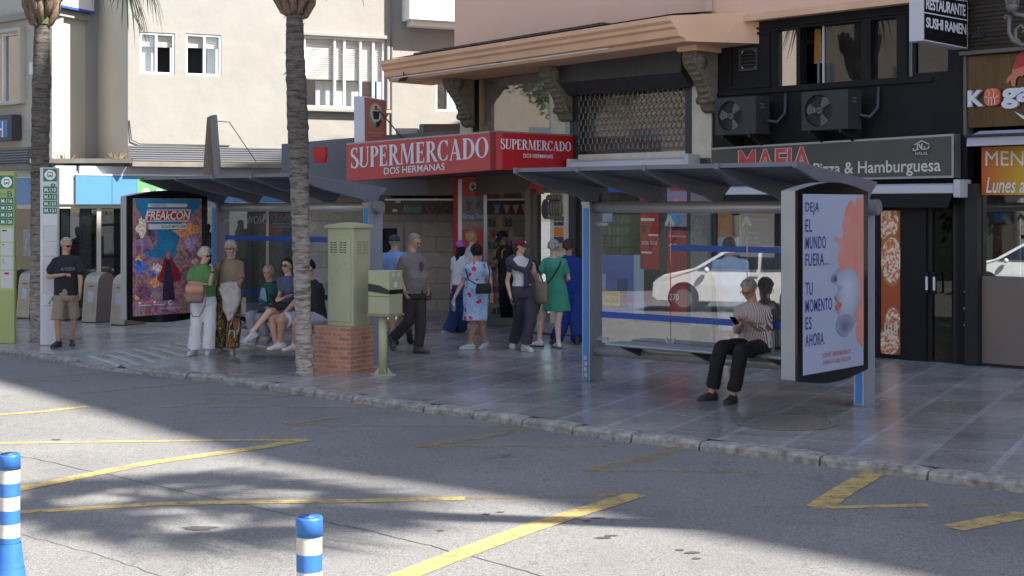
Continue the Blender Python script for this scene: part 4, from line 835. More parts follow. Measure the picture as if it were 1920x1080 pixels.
# white awning cassettes
def cassette(x0, x1, y, out, label, val=0, arm=True):
    t = thing('awning_cassette', label, 'awning', FA.P(FA.U(x0), FA.Zf((x0+x1)/2, y, out), 0)); a, b = FA.U(x0, out), FA.U(x1, out); z = FA.Zf((x0+x1)/2, y, out)
    m = M(); m.prism([FA.P(a, z-.05, out), FA.P(a, z+.05, out), FA.P(a, z+.08, out-.1), FA.P(a, z+.06, .02), FA.P(a, z-.06, .02), FA.P(a, z-.07, out-.08)], UA*(b-a)); m.build('housing', mat('awning_white', (.55, .55, .60), .45), t, bevel=.01)
    m = M(); m.ob(FA.P(b+.002, z-.11, .0), UA*.09, PA.n*(out+.02), Z*.24); m.build('end_bracket', mat('awning_bracket', (.5, .5, .53), .5), t, bevel=.015); m = M(); m.ob(FA.P(a-.07, z-.09, 0), UA*.065, PA.n*out, Z*.2); m.build('end_bracket', mat('awning_bracket', (.5, .5, .53), .5), t, bevel=.015)
    if val: m = M(); m.prism([FA.P(a+.02, z-.055, out-.01), FA.P(b-.02, z-.055, out-.01), FA.P(b-.12, z-val, out-.06), FA.P(a+.02, z-val, out-.06)], -PA.n*.01); m.build('valance', mat('black_canvas', (.015, .015, .018), .9), t)
cassette(1067, 1282, 307, .3, 'folded white awning under the steel link grille'); cassette(1340, 1788, 357, .3, 'folded white awning with black valance under the pizza sign', .24)

# ======== pizzeria ========
bZ = thing('pizzeria', 'black fronted pizza restaurant with a strip of upstairs windows', 'restaurant', FA.P(-1.5, 0))
W = [FA.rect(1369, 78, 1445, 165), FA.rect(1452, 60, 1493, 163), FA.rect(1500, 52, 1614, 160), FA.rect(1632, 40, 1681, 148), FA.rect(1700, 35, 1781, 138)]
W = [(a, b, 3.93, 4.76) for a, b, c, d in W]
holewall('wall', FA.P0, UA, PA.n, uM, uR, 2.45, 4.92, W[1:], .18, blackwall, bZ)
m = M(); m.ob(FA.P(uM, 3.84, .0), UA*(uR-uM-.5), PA.n*.05, Z*.05); m.ob(FA.P(uM, 4.80, 0), UA*(uR-uM), PA.n*.04, Z*.03); m.build('sill_band', blackwall, bZ)
FA.frame('panel_frame', W[0], .03, .03, .04, blackwall, bZ)
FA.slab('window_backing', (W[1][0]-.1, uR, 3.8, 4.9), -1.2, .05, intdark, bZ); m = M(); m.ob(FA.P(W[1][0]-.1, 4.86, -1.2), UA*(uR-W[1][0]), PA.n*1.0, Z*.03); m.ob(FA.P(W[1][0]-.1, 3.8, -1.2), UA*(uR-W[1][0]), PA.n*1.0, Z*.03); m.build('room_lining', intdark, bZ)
gm_ = glassmat('mirror_glass', (.3, .3, .3), .50, .01, .08); FA.slab('window_pane', W[1], -.1, .01, gm_, bZ)
gsl = glassmat('sliding_glass', (.35, .35, .33), .07, .02, .06)
a, b, c, d = W[2]; FA.slab('window_pane', (FA.U(1537), b, c, d), -.1, .01, gsl, bZ); FA.slab('window_pane', (W[3][0], W[3][1], c, d), -.1, .01, gsl, bZ); FA.slab('window_pane', (W[4][0]+.15, W[4][1], c, d), -.05, .01, gsl, bZ)
for px in (1538, 1612): FA.slab('sash_edge', (FA.U(px)-.012, FA.U(px)+.012, c, d), -.07, .03, mat('sash_white', (.55, .55, .55), .5), bZ)
FA.slab('sash_edge', (FA.U(1559)-.01, FA.U(1559)+.01, c, d), -.12, .02, alu, bZ); FA.slab('sash_edge', (W[4][0], W[4][0]+.05, c, d), -.06, .04, mat('sash_grey', (.25, .25, .25), .5), bZ); FA.frame('window_frame', (W[4][0]+.09, W[4][1], c, d), -.02, .05, .04, blackwall, bZ)
m = M(); cx = FA.U(1512); m.prism([FA.P(cx-.06, d, -.3), FA.P(cx+.04, d, -.3), FA.P(cx+.09, d-.52, -.3), FA.P(cx-.07, d-.48, -.3)], -PA.n*.03); m.build('orange_cloth', mat('orange_cloth', (.40, .20, .05), .8), bZ)
m = M(); 
for x in (FA.U(1514), FA.U(1533)): m.ob(FA.P(x, c, -.25), UA*.035, -PA.n*.03, Z*.34)
m.ob(FA.P(FA.U(1508), c+.32, -.25), UA*.22, -PA.n*.03, Z*.03); m.build('shelf_unit', alu, bZ)
# extractor in the blank panel
p = FA.P(FA.U(1403, .04), FA.Zf(1403, 112), .0); ex = thing('extractor_fan', 'small square extractor fan with a grille above the air conditioners', 'extractor fan', p)
m = M(); s_ = .17; pts = [(-s_, -s_), (s_, -s_), (s_, s_), (-s_, s_)]
for (a0, b0_), (a1, b1_) in zip(pts, pts[1:]+pts[:1]): m.prism([p+UA*a0+Z*b0_+PA.n*.05, p+UA*a1+Z*b1_+PA.n*.05, p+UA*a1*.82+Z*b1_*.82+PA.n*.05, p+UA*a0*.82+Z*b0_*.82+PA.n*.05], -PA.n*.05)
m.build('frame', mat('dark_casing', (.035, .035, .038), .5), ex); m = M()
for k in range(6): z = -.13+.26*k/5; m.tube([p+UA*-.14+Z*z+PA.n*.02, p+UA*.14+Z*z+PA.n*.02], .005, 4)
m.build('grille', mat('grille_brown', (.09, .07, .06), .6), ex); m = M()
for sx in (-1, 1):
    for sy in (-1, 1): m.prism([p+UA*sx*.135+Z*sy*.135+PA.n*.03, p+UA*sx*.135+Z*sy*.09+PA.n*.03, p+UA*sx*.09+Z*sy*.135+PA.n*.03], -PA.n*.01)
m.build('corner_tabs', mat('tab_beige', (.3, .27, .23), .7), ex)
# air conditioners
acm = mat('ac_casing', (.026, .026, .031), .6, c2=(.034, .034, .04), ns=3)
def aircon(x0, x1, y0, y1, label, fanc, out=.55):
    ua_, ub_ = FA.U(x0, out), FA.U(x1, out); zc_ = (x0+x1)/2; z0, z1 = FA.Zf(zc_, y1, out), FA.Zf(zc_, y0, out)
    t = thing('air_conditioner', label, 'air conditioner', FA.P((ua_+ub_)/2, z0, 0), 'air conditioners on the black wall'); d_ = .34
    w_ = ub_-ua_; h = z1-z0; cu = ua_+w_*.36; cz = z0+h*.5; rad = min(h*.42, w_*.30)
    m = M(); n = 32; o_ = len(m.v)
    sq = []
    for i in range(n):
        a = 2*math.pi*i/n; c, s = math.cos(a), math.sin(a); k = 1/max(abs(c)/1, abs(s)/1); sq.append((c*k, s*k))
    circ = [FA.P(cu+rad*math.cos(2*math.pi*i/n), cz+rad*math.sin(2*math.pi*i/n), out) for i in range(n)]
    circb = [p-PA.n*.09 for p in circ]
    rect = [FA.P(min(ub_, max(ua_, cu+(ub_-cu if x > 0 else cu-ua_)*x)), min(z1, max(z0, cz+h/2*y)), out) for x, y in sq]
    m.add(circ+circb+rect, [(2*n+i, 2*n+(i+1) % n, (i+1) % n, i) for i in range(n)]+[(i, (i+1) % n, n+(i+1) % n, n+i) for i in range(n)]+[tuple(range(n, 2*n))])
    cor = [FA.P(ua_, z0, out), FA.P(ub_, z0, out), FA.P(ub_, z1, out), FA.P(ua_, z1, out)]; bk = [p-PA.n*d_ for p in cor]
    m.add(cor+bk, [(1, 0, 4, 5), (2, 1, 5, 6), (3, 2, 6, 7), (0, 3, 7, 4), (7, 6, 5, 4)]); m.build('casing', acm, t)
    m = M()
    for k in range(3):
        a = k*2.094+.9; dd = V((0, 0, 0)); pts = []
        for rr_, aa in ((.18, -.2), (.95, -.38), (1.0, .1), (.85, .42), (.2, .35)): pts.append(FA.P(cu+rad*rr_*math.cos(a+aa), cz+rad*rr_*math.sin(a+aa), out-.05+.03*aa))
        m.prism(pts, -PA.n*.006)
    m.tube([FA.P(cu, cz, out-.02), FA.P(cu, cz, out-.07)], rad*.2, 16); m.build('fan', mat('fan_grey', fanc, .6), t)
    m = M()
    for k in (1., .8, .6, .4): m.tube([FA.P(cu+rad*k*math.cos(2*math.pi*i/24), cz+rad*k*math.sin(2*math.pi*i/24), out+.006) for i in range(25)], .003, 4)
    for k in range(12): a = math.pi*2*k/12; m.tube([FA.P(cu, cz, out+.008), FA.P(cu+rad*math.cos(a), cz+rad*math.sin(a), out+.006)], .0025, 4)
    m.build('fan_guard', darkgrey, t)
    m = M(); 
    for x in (ua_+.1, ub_-.15): m.ob(FA.P(x, z0-.045, 0), UA*.04, PA.n*out, Z*.04); m.prism([FA.P(x, z0-.05, .02), FA.P(x, z0-.26, .02), FA.P(x, z0-.05, out-.1)], UA*.03)
    m.build('wall_bracket', black, t)
    m = M(); m.tube([FA.P(ub_+.02, z0+.2, out-.25), FA.P(ub_+.12, z0+.17, .2), FA.P(ub_+.17, z0+.3, .07), FA.P(ub_+.17, z1+.05, .05)], .022, 8); m.build('pipe_lagging', mat('lagging', (.06, .06, .07), .5), t, True)
    m = M(); 
    for k in range(2): m.ob(FA.P(ub_+.001, z1-.12-.05*k, out-.2), UA*.006, PA.n*.1, Z*.015)
    m.build('side_grip', alu, t)
aircon(1341, 1417, 182, 252, 'wall air conditioner with its pale fan blades showing, beside the stone pilaster', (.20, .19, .175)); aircon(1503, 1590, 170, 243, 'second wall air conditioner with a dark fan, nearer the sushi sign', (.10, .095, .085))
# sign
zq = .22; qs = [FA.P(FA.U(1333, zq), 2.51, zq), FA.P(FA.U(1788, zq), 2.53, zq), FA.P(FA.U(1788, zq), 3.11, zq), FA.P(FA.U(1333, zq), 3.04, zq)]
ps = thing('restaurant_sign', 'long grey pizza and burger sign with red MAFIA lettering and a halal badge', 'sign', (qs[0]+qs[1])/2); m = M(); m.prism([p+PA.n*0 for p in qs], -PA.n*.19); bx_ = m.build('sign_box', alu, ps); 
m = M(); polyq(m, qs, [(.004, .05), (.992, .05), (.992, .95), (.004, .95)], .006, .004); fs_ = m.build('sign_face', mat('sign_charcoal', (.062, .060, .055), .45, c2=(.085, .082, .074), ns=1.2, stretch=(1, 1, .2)), ps)
text('sign_lettering', 'MAFIA', sub(qs, .128, .20, .455, .89), mat('sign_red_outline', (.55, .5, .48), .5), fs_, .010, bold=.045); text('sign_lettering', 'MAFIA', sub(qs, .133, .215, .45, .875), mat('sign_red', (.55, .06, .06), .5), fs_, .014, bold=.012)
text('sign_lettering', 'Pizza & Hamburguesa', sub(qs, .46, .06, .955, .45), mat('sign_letters', (.62, .62, .58), .5), fs_, .012, bold=.012)
bq = sub(qs, .845, .50, .925, .90); m = M(); polyq(m, bq, [(.5+.5*math.cos(i*math.pi/10), .48+.52*math.sin(i*math.pi/10)) for i in range(20)], .008); bd = m.build('halal_badge', mat('badge_dark', (.06, .05, .045), .5), fs_)
m = M(); polyq(m, bq, [(.14, .74), (.5, .98), (.86, .74), (.84, .70), (.5, .92), (.16, .70)], .011, .003)
def stroke(pts, w_): m.tube([qmap(bq, a, b)+PA.n*.012 for a, b in pts], w_, 5)
for pts in ([(.86, .62), (.80, .48), (.68, .44), (.60, .50), (.68, .60)], [(.66, .46), (.56, .44), (.50, .46), (.52, .78)], [(.50, .50), (.42, .62), (.38, .78)], [(.38, .44), (.33, .44), (.30, .76)], [(.30, .50), (.22, .38), (.12, .40), (.12, .54)]): stroke(pts, .008)
m.build('arabic_script', MC['sign_letters'], bd); text('badge_lettering', 'HALAL', sub(bq, .22, .12, .80, .30), MC['sign_letters'], bd, .012)
# ground floor of the pizzeria
o_ = 0
for x0, x1, oo, mt in ((1334, 1342, .0, darkgrey), (1453, 1648, .0, blackwall), (1690, 1738, .03, blackwall), (1793, 1816, .0, blackwall), (1816, 1840, .10, black)): FA.slab('wall', (FA.U(x0), FA.U(x1), -.06, 2.45), oo, .3, mt, bZ)
FA.slab('shop_window', (FA.U(1342), FA.U(1453), .3, 2.45), -.05, .015, gsup, bZ); FA.slab('wall', (FA.U(1342), FA.U(1453), -.06, .3), 0, .2, MC['plinth_stone'], bZ); FA.slab('interior_wall', (FA.U(1336), FA.U(1455), 0, 2.5), -1.3, .05, mat('dim_brown', (.07, .06, .055), .9), bZ)
poster(1387, 398, 1452, 482, mat('poster_beige', (.50, .40, .33), .5, c2=(.55, .45, .38), ns=2), 'beige opening hours poster in the pizzeria window', [('Pizza Hamburguesa', .06, .80, .8, .88, whitepap), ('Horario', .25, .52, .5, .58, whitepap), ('20:00 - 4:00', .18, .40, .55, .47, whitepap), ('Tel. 604 20 84 04', .15, .30, .6, .35, whitepap)], out=-.03)
poster(1346, 398, 1373, 452, mat('poster_burger', (.35, .06, .03), .5, c2=(.5, .28, .08), ns=7), 'burger picture in the pizzeria window', out=-.03); poster(1346, 445, 1386, 478, mat('poster_beach', (.2, .42, .55), .5, c2=(.3, .35, .3), ns=3), 'small beach picture in the pizzeria window', out=-.025)
# pizza poster
pm2 = mat('pizza_red', (.40, .07, .025), .5, c2=(.48, .10, .03), ns=4); 
def pizzas(q_, o):
    top = mat('pizza_top', (.62, .14, .07), .6, c2=(.85, .72, .52), ns=22, contrast=.06); crust = mat('pizza_crust', (.50, .22, .07), .7, c2=(.35, .13, .04), ns=10)
    for cx, cy, rx, ry, k in ((.35, .93, .62, .16, 0), (.55, .655, .60, .185, 1), (.62, .24, .42, .095, 2), (.40, .085, .62, .105, 3)):
        for nm, f, mm, ou in (('crust', 1, crust, .004+.002*k), ('topping', .86, top, .0055+.002*k)):
            m = M(); P_ = []
            for i in range(28):
                a = 2*math.pi*i/28; P_.append((min(1, max(0, cx+rx*f*math.cos(a))), min(1, max(0, cy+ry*f*math.sin(a)))))
            polyq(m, q_, P_, ou, .001); m.build('printed_'+nm, mm, o)
    for i, x in enumerate((.2, .36, .52, .68, .8)): m = M(); polyq(m, q_, [(x, .14), (x+.06, .14), (x+.05, .22), (x+.01, .22)], .013, .001); m.build('printed_cheese', mat('cheese', (.75, .68, .5), .5), o)
poster(1652, 395, 1689, 664, pm2, 'tall red pizza photograph poster beside the black door', extra=pizzas, out=.02)
for x0, x1, mt in ((1638, 1651, blackwall),): FA.slab('wall', (FA.U(x0), FA.U(x1), -.05, 2.45), .01, .3, mt, bZ)
FA.slab('wall', (FA.U(1648), FA.U(1690), -.06, 2.45), -.01, .3, blackwall, bZ)
# glass door in its recess
fd = FA.frame('door_frame', (FA.U(1738), FA.U(1793), .0, 2.45), -.02, .1, .06, black, bZ); FA.slab('door_glass', (FA.U(1738)+.06, FA.U(1793)-.06, .06, 2.39), -.06, .012, glassmat('door_glass', (.22, .2, .18), .055, .0, .01), fd)
m = M(); 
for px in (1738, 1752): u_ = FA.U(px, .05); m.tube([FA.P(u_, .98, -.02), FA.P(u_, .98, .06), FA.P(u_, 1.25, .06), FA.P(u_, 1.25, -.02)], .013, 8)
m.build('pull_handle', black, fd); m = M()
for px in (1738, 1752): u_ = FA.U(px, .05); m.tube([FA.P(u_, 1.02, .06), FA.P(u_, 1.2, .06)], .017, 8)
m.build('handle_sleeve', white, fd); FA.slab('interior_wall', (FA.U(1725), FA.U(1800), -.05, 2.5), -1.6, .05, mat('door_dark_room', (.035, .028, .022), .7, c2=(.06, .045, .03), ns=3), bZ)
m = M(); m.ob(FA.P(FA.U(1640), -.04, -.1), UA*(FA.U(1840)-FA.U(1640)), PA.n*.2, Z*.055); m.build('threshold', blackwall, bZ)
rr = random.Random(8); m = M()
for i in range(26):
    z = rr.uniform(.55, 1.15); u_ = FA.U(1812)+rr.uniform(-.05, .05)-(.1 if z > .95 else 0)*rr.random(); c_ = FA.P(u_, z, .0035); s_ = rr.uniform(.006, .022); m.prism([c_, c_+UA*s_, c_+UA*s_*.7+Z*s_*1.6, c_+Z*s_], PA.n*.002)
m.build('chipped_paint', mat('chip', (.35, .34, .33), .8), bZ)

# ======== sushi restaurant at the right edge ========
bR = thing('sushi_restaurant', 'sushi restaurant front with bronze fascia and half frosted window', 'restaurant', FA.P(1.5, 0))
bronze = mat('bronze_sheet', (.16, .10, .05), .22, .75, c2=(.07, .05, .035), ns=1.2, stretch=(5, 5, .7), bump=.35, bs=3, contrast=.3)
r = (FA.U(1817), 4.2, 3.19, 4.13); FA.slab('bronze_fascia', r, .05, .2, bronze, bR)
FA.slab('fascia_edge', (FA.U(1812), FA.U(1817), 3.1, 4.2), .08, .2, mat('edge_grey', (.12, .11, .10), .5), bR); m = M(); m.ob(FA.P(FA.U(1812), 4.14, -.1), UA*3.6, PA.n*.3, Z*.05); m.build('fascia_cap', MC['edge_grey'], bR)
m = M(); m.prism([FA.P(FA.U(1814), 4.2, -.02), FA.P(4.2, 4.2, -.02), FA.P(4.2, 4.92, -.02), FA.P(FA.U(1814), 4.92, -.02)], -PA.n*.1)
for k in range(13): m.ob(FA.P(FA.U(1816), 4.22+.054*k, -.02), UA*3.4, PA.n*.03, Z*.02)
m.build('slatted_wall', mat('dark_slats', (.045, .036, .03), .5, c2=(.03, .025, .02), ns=4), bR)
lw = mat('letter_face', (.66, .66, .72), .4)
zq0, zq1 = FA.Zf(1850, 199, .1), FA.Zf(1850, 168, .1)
qk = [FA.P(FA.U(1814, .12), zq0, .12), FA.P(FA.U(1844, .12), zq0, .12), FA.P(FA.U(1844, .12), zq1, .12), FA.P(FA.U(1814, .12), zq1, .12)]
kg = thing('restaurant_letters', 'raised white letters spelling Koga with an orange sushi roll as the O', 'sign', qk[0])
text('letter', 'K', qk, lw, kg, 0, .06, bold=.03)
qg = [FA.P(FA.U(1877, .12), zq0-.05, .12), FA.P(FA.U(1935, .12), zq0-.05, .12), FA.P(FA.U(1935, .12), zq1, .12), FA.P(FA.U(1877, .12), zq1, .12)]
text('letter', 'ga', qg, lw, kg, 0, .06, bold=.04)
q_ = [FA.P(FA.U(1845, .13), zq0, .13), FA.P(FA.U(1874, .13), zq0, .13), FA.P(FA.U(1874, .13), zq1+.01, .13), FA.P(FA.U(1845, .13), zq1+.01, .13)]; m = M(); polyq(m, q_, [(.5+.5*math.copysign(abs(math.cos(i*math.pi/12))**.6, math.cos(i*math.pi/12)), .5+.5*math.copysign(abs(math.sin(i*math.pi/12))**.6, math.sin(i*math.pi/12))) for i in range(24)], .0, .06); o = m.build('sushi_roll', mat('salmon', (.62, .13, .05), .5), kg)
m = M()
for pts in ([(.02, .55), (.3, .45), (.7, .45), (.98, .56)], [(.2, .9), (.35, .75), (.3, .55)], [(.5, .98), (.65, .8), (.62, .5)], [(.3, .45), (.3, .05)], [(.5, .44), (.5, .02)], [(.7, .45), (.7, .05)]): m.tube([qmap(q_, a, b)+PA.n*.003 for a, b in pts], .005, 4)
m.build('grain_lines', lw, o)
# red dragon-like crest partly in frame: a plain painted red figure
qz = [FA.P(FA.U(1886, .09), FA.Zf(1900, 162, .09), .09), FA.P(FA.U(1935, .09), FA.Zf(1900, 162, .09), .09), FA.P(FA.U(1935, .09), FA.Zf(1900, 98, .09), .09), FA.P(FA.U(1886, .09), FA.Zf(1900, 98, .09), .09)]
cr = thing('crest', 'red and coral painted crest above the raised letters', 'sign', qz[0]); m = M(); polyq(m, qz, [(.0, .14), (.10, .10), (.16, .22), (.22, .02), (.34, .0), (.38, .22), (.5, .30), (.62, .28), (.8, .42), (1, .36), (1, 1), (.6, 1), (.42, .85), (.26, .52), (.24, .38), (.08, .28)], 0, .02); o = m.build('crest_body', mat('crest_coral', (.55, .17, .11), .5), cr); m = M(); polyq(m, qz, [(.28, .5), (.6, .55), (1, .72), (1, 1), (.6, 1), (.42, .85)], .004, .003); m.build('crest_back', mat('crest_red', (.42, .03, .04), .5), o)
m = M(); q3 = FA.q(FA.rect(1895, 200, 1940, 232, .08), .08); polyq(m, q3, [(.15, .75), (.5, .3), (1, .15), (1, .35), (.55, .45)], 0, .01); m.build('swoosh', lw, cr)
# pale awning, menu banner, window
t = thing('pale_awning', 'pale lilac awning rolled under the bronze fascia', 'awning', FA.P(2.2, 2.95)); m = M(); za = 3.17; m.prism([FA.P(FA.U(1812, .4), 2.93, .40), FA.P(FA.U(1812, .4), 3.05, .38), FA.P(FA.U(1812, .4), 3.14, .05), FA.P(FA.U(1812, .4), 3.10, .04), FA.P(FA.U(1812, .4), 2.93, .38)], UA*3); m.build('canvas', mat('lilac_canvas', (.50, .48, .56), .8, c2=(.42, .41, .48), ns=2), t); m = M(); m.tube([FA.P(FA.U(1808, .42), 3.06, .42), FA.P(4, 3.06, .42)], .02, 8); m.build('front_bar', darkgrey, t)
mm = mat('menu_gradient', (.8, .3, .05), .5); tt_ = mm.node_tree; b_ = tt_.nodes['Principled BSDF']; tcx = tt_.nodes.new('ShaderNodeTexCoord'); sxx = tt_.nodes.new('ShaderNodeSeparateXYZ'); tt_.links.new(tcx.outputs['Generated'], sxx.inputs[0]); r_ = tt_.nodes.new('ShaderNodeValToRGB'); e = r_.color_ramp.elements; e[0].color = (.52, .09, .015, 1); e[1].color = (.48, .10, .01, 1); e[1].position = 1; e2 = r_.color_ramp.elements.new(.27); e2.color = (.62, .52, .02, 1); tt_.links.new(sxx.outputs[0], r_.inputs[0]); tt_.links.new(r_.outputs[0], b_.inputs['Base Color'])
r = (FA.U(1841), 4.4, 2.30, 2.93); q_ = FA.q(r, .01); m = M(); m.prism(q_, -PA.n*.01); o = m.build('menu_banner', mm); tag(o, 'orange and yellow MENU banner over the frosted window', 'banner')
def pq(x0, y0, x1, y1): return [PA.pt(x0, y1)+PA.n*.01, PA.pt(x1, y1)+PA.n*.01, PA.pt(x1, y0)+PA.n*.01, PA.pt(x0, y0)+PA.n*.01]
text('banner_lettering', 'MENÚ', pq(1849, 276, 1948, 311), mat('banner_white_letters', (.75, .74, .72), .5), o, .008); text('banner_lettering', 'Lunes a S', pq(1850, 332, 1943, 362), MC['banner_white_letters'], o, .008, shear=.25, bold=.01)
FA.slab('window_glass', (FA.U(1841), 4.4, 1.24, 2.30), -.02, .012, glassmat('front_mirror', (.25, .25, .25), .42, .0, .03), bR)
FA.slab('frosted_glass', (FA.U(1841), 4.4, .09, 1.235), .0, .02, mat('frosted', (.16, .145, .14), .3, c2=(.24, .15, .11), ns=1.1, contrast=.2), bR); FA.slab('base', (FA.U(1840), 4.5, -.06, .085), .02, .2, black, bR); FA.slab('window_backing', (FA.U(1841), 4.4, .1, 2.3), -.9, .05, intdark, bR)
# blade sign
Pb = Pl(FA.P(FA.U(1820), 0, .01), UA); sp_ = Pb.u if Pb.u.x > 0 else -Pb.u
q_ = [Pb.pt(1731, 76), Pb.pt(1815, 92), Pb.pt(1815, 1), Pb.pt(1731, -14)]; bl = thing('blade_sign', 'black box sign reading RESTAURANTE SUSHI RAMEN on the wall', 'sign', q_[0]); m = M(); pb0 = Pb.pt(1715, 78); m.prism(q_, -UA*.2); m.build('sign_box', mat('sign_white_metal', (.55, .55, .60), .45), bl, bevel=.006)
m = M(); polyq(m, q_, [(.02, .03), (.975, .03), (.975, .965), (.02, .965)], .004, .003); fc = m.build('sign_face', black_gloss, bl)
text('sign_lettering', 'RESTAURANTE', sub(q_, .05, .66, .93, .90), lw, fc, .008, bold=.03, spacing=.9); text('sign_lettering', 'SUSHI RAMEN', sub(q_, .05, .28, .95, .50), lw, fc, .008, bold=.03, spacing=.9); m = M(); polyq(m, q_, [(.02, .575), (.975, .575), (.975, .60), (.02, .60)], .007, .002); m.build('divider', lw, fc)
m = M(); m.tube([q_[1]+Z*.2, q_[1]+Z*.2-PA.n*.2], .02, 6); m.tube([q_[2]-Z*.1, q_[2]-Z*.1-PA.n*.2], .02, 6); m.build('wall_arm', darkgrey, bl)
# flood lights
def flood(px, py, out, label):
    p = FA.P(FA.U(px, out), FA.Zf(px, py, out), out); t = thing('flood_light', label, 'flood light', p, 'small flood lights under the cornice'); a = UA*.085; b = (PA.n*.6-Z*.5).normalized()*.06; n = a.cross(b).normalized(); n = n if n.z < 0 else -n
    m = M(); m.ob(p-a-b-n*.02, a*2, b*2, n*.03); m.build('housing', black, t, bevel=.004); m = M(); m.ob(p-a*.8-b*.8+n*.0105, a*1.6, b*1.6, n*.003); m.build('lens', mat('lamp_lens', (.5, .52, .48), .3), t); m = M(); m.tube([p, p+Z*.12], .012, 6); m.build('bracket', black, t)
flood(794, 136, 1.0, 'small flood light under the cornice above the kiosk'); flood(940, 114, 1.05, 'small flood light under the cornice above the dusty window'); flood(757, 148, 1.15, 'small flood light hanging at the left tip of the cornice')
flood(1162, 82, 1.0, 'small dark bracket lamp under the cornice above the shutter box'); flood(1835, 67, .35, 'small flood light on the slatted wall by the sushi sign')
# street lantern bracket at the top right
lp = FA.P(FA.U(1905, .5), 0, .5); t = thing('lantern_bracket', 'ornate grey scrolled lantern bracket at the top right corner', 'lantern', FA.P(FA.U(1930, .0), FA.Zf(1900, 80), 0)); gm2 = mat('cast_grey', (.20, .185, .165), .55, .3, c2=(.14, .13, .12), ns=10)
def lpnt(px, py, o_=.5): return FA.P(FA.U(px, o_), FA.Zf(px, py, o_), o_)
m = M(); m.tube([lpnt(1893, 30), lpnt(1892, 60), lpnt(1900, 76), lpnt(1915, 84), lpnt(1935, 84)], [.03, .03, .035, .03, .025], 8); m.tube([lpnt(1916, 84), lpnt(1904, 72), lpnt(1905, 55), lpnt(1915, 47), lpnt(1922, 55), lpnt(1916, 62)], [.02, .025, .025, .02, .018, .02], 8); m.tube([lpnt(1893, 32), lpnt(1886, 28), lpnt(1883, 33), lpnt(1887, 36)], .016, 8); m.tube([lpnt(1900, 24), lpnt(1910, 28), lpnt(1930, 30)], .03, 8); m.build('scroll', gm2, t, True)
m = M(); c_ = lpnt(1898, 16); m.tube([c_-Z*.05, c_+Z*.02, c_+Z*.06], [.05, .09, .07], 12); m.build('lantern_base', gm2, t, True)
m = M(); m.loft([(c_+Z*.06, UA*.08, PA.n*.08), (c_+Z*.45, UA*.15, PA.n*.15)], 6); m.build('lantern_glass', glassmat('lantern_glass', (.7, .72, .75), .15, .05, .2), t)
m = M(); 
for i in range(6): a = math.pi*i/3; m.tube([c_+Z*.06+UA*.08*math.cos(a)+PA.n*.08*math.sin(a), c_+Z*.45+UA*.15*math.cos(a)+PA.n*.15*math.sin(a)], .01, 5)
m.loft([(c_+Z*.45, UA*.18, PA.n*.18), (c_+Z*.6, UA*.03, PA.n*.03)], 6); m.build('lantern_frame', gm2, t)
# wires
m = M(); m.tube([FA.P(FA.U(1337, .25), 5.6, .25), FA.P(FA.U(1337, .25), 4.9, .26), FA.P(FA.U(1345, .2), 4.72, .2), FA.P(FA.U(1362, .1), 4.62, .1)], .01, 6); o = m.build('wall_cable', mat('pink_cable', (.4, .28, .22), .7)); tag(o, 'painted cable running down the joint of the pink wall', 'cable')
# frame of an old billboard seen edge-on
t = thing('billboard_frame', 'old billboard frame seen edge on above the left shelter', 'billboard', ray(395, 335, 27.6)); m = M(); D_ = 27.2
m.prism([ray(393, 217, D_), ray(403, 215, D_), ray(412, 330, D_), ray(402, 333, D_)], V((0.02, .1, 0))); m.build('metal_edge', mat('grey_edge', (.16, .165, .18), .5, .4), t); m = M(); m.prism([ray(388, 220, D_+.2), ray(393, 218, D_+.2), ray(400, 333, D_+.2), ray(380, 332, D_+.2)], V((.02, .08, 0))); m.build('wooden_back', mat('weathered_wood', (.30, .22, .15), .9, c2=(.15, .13, .11), ns=6, stretch=(5, 5, .5)), t)
m = M(); 
for px in (399, 411): m.tube([ray(px, 330, D_), ray(px, 352, D_)], .02, 6)
m.build('feet', MC['weathered_wood'], t); m = M(); m.tube([ray(404, 227, D_), ray(430, 229, D_+.5), ray(480, 303, D_+1.2)], .009, 5); m.build('stay_wire', mat('rust_wire', (.2, .13, .1), .8), t)
# small sign at far left with H
t = thing('hotel_sign', 'blue square H sign in a black frame at the left edge', 'sign', FL.P(FL.U(10), 3.3)); r = FL.rect(-30, 217, 26, 265, .2); FL.slab('frame', r, .25, .2, darkgrey, t); r2_ = (r[0]+.06, r[1]-.16, r[2]+.08, r[3]-.1); o = FL.slab('face', r2_, .256, .01, mat('h_blue', (.06, .17, .42), .5), t); r3 = FL.rect(-2, 228, 11, 258, .2); text('lettering', 'H', FL.q(r3, .257), whitepap, o, .006)
r = FL.rect(46, 244, 58, 266, .0); FL.slab('paper_notice', r, .01, .01, mat('notice_lines', (.5, .5, .48), .6, c2=(.3, .3, .3), ns=30), bB)
# dead twigs on the ledge
m = M(); rr = random.Random(6)
for i in range(46):
    px = rr.choice([rr.uniform(96, 150), rr.uniform(205, 238)]); p = ray(px, 299, 28.6 if px > 160 else 28.9); p.z = 3.11
    m.tube([p, p+V((rr.uniform(-.12, .12), rr.uniform(-.1, .1), rr.uniform(.05, .3)*(1.2 if px < 130 else .5)))], [.008, .003], 4)
o = m.build('dead_plant', mat('dry_twig', (.28, .19, .12), .9)); tag(o, 'dry dead weeds on the ledge over the shop', 'plant')
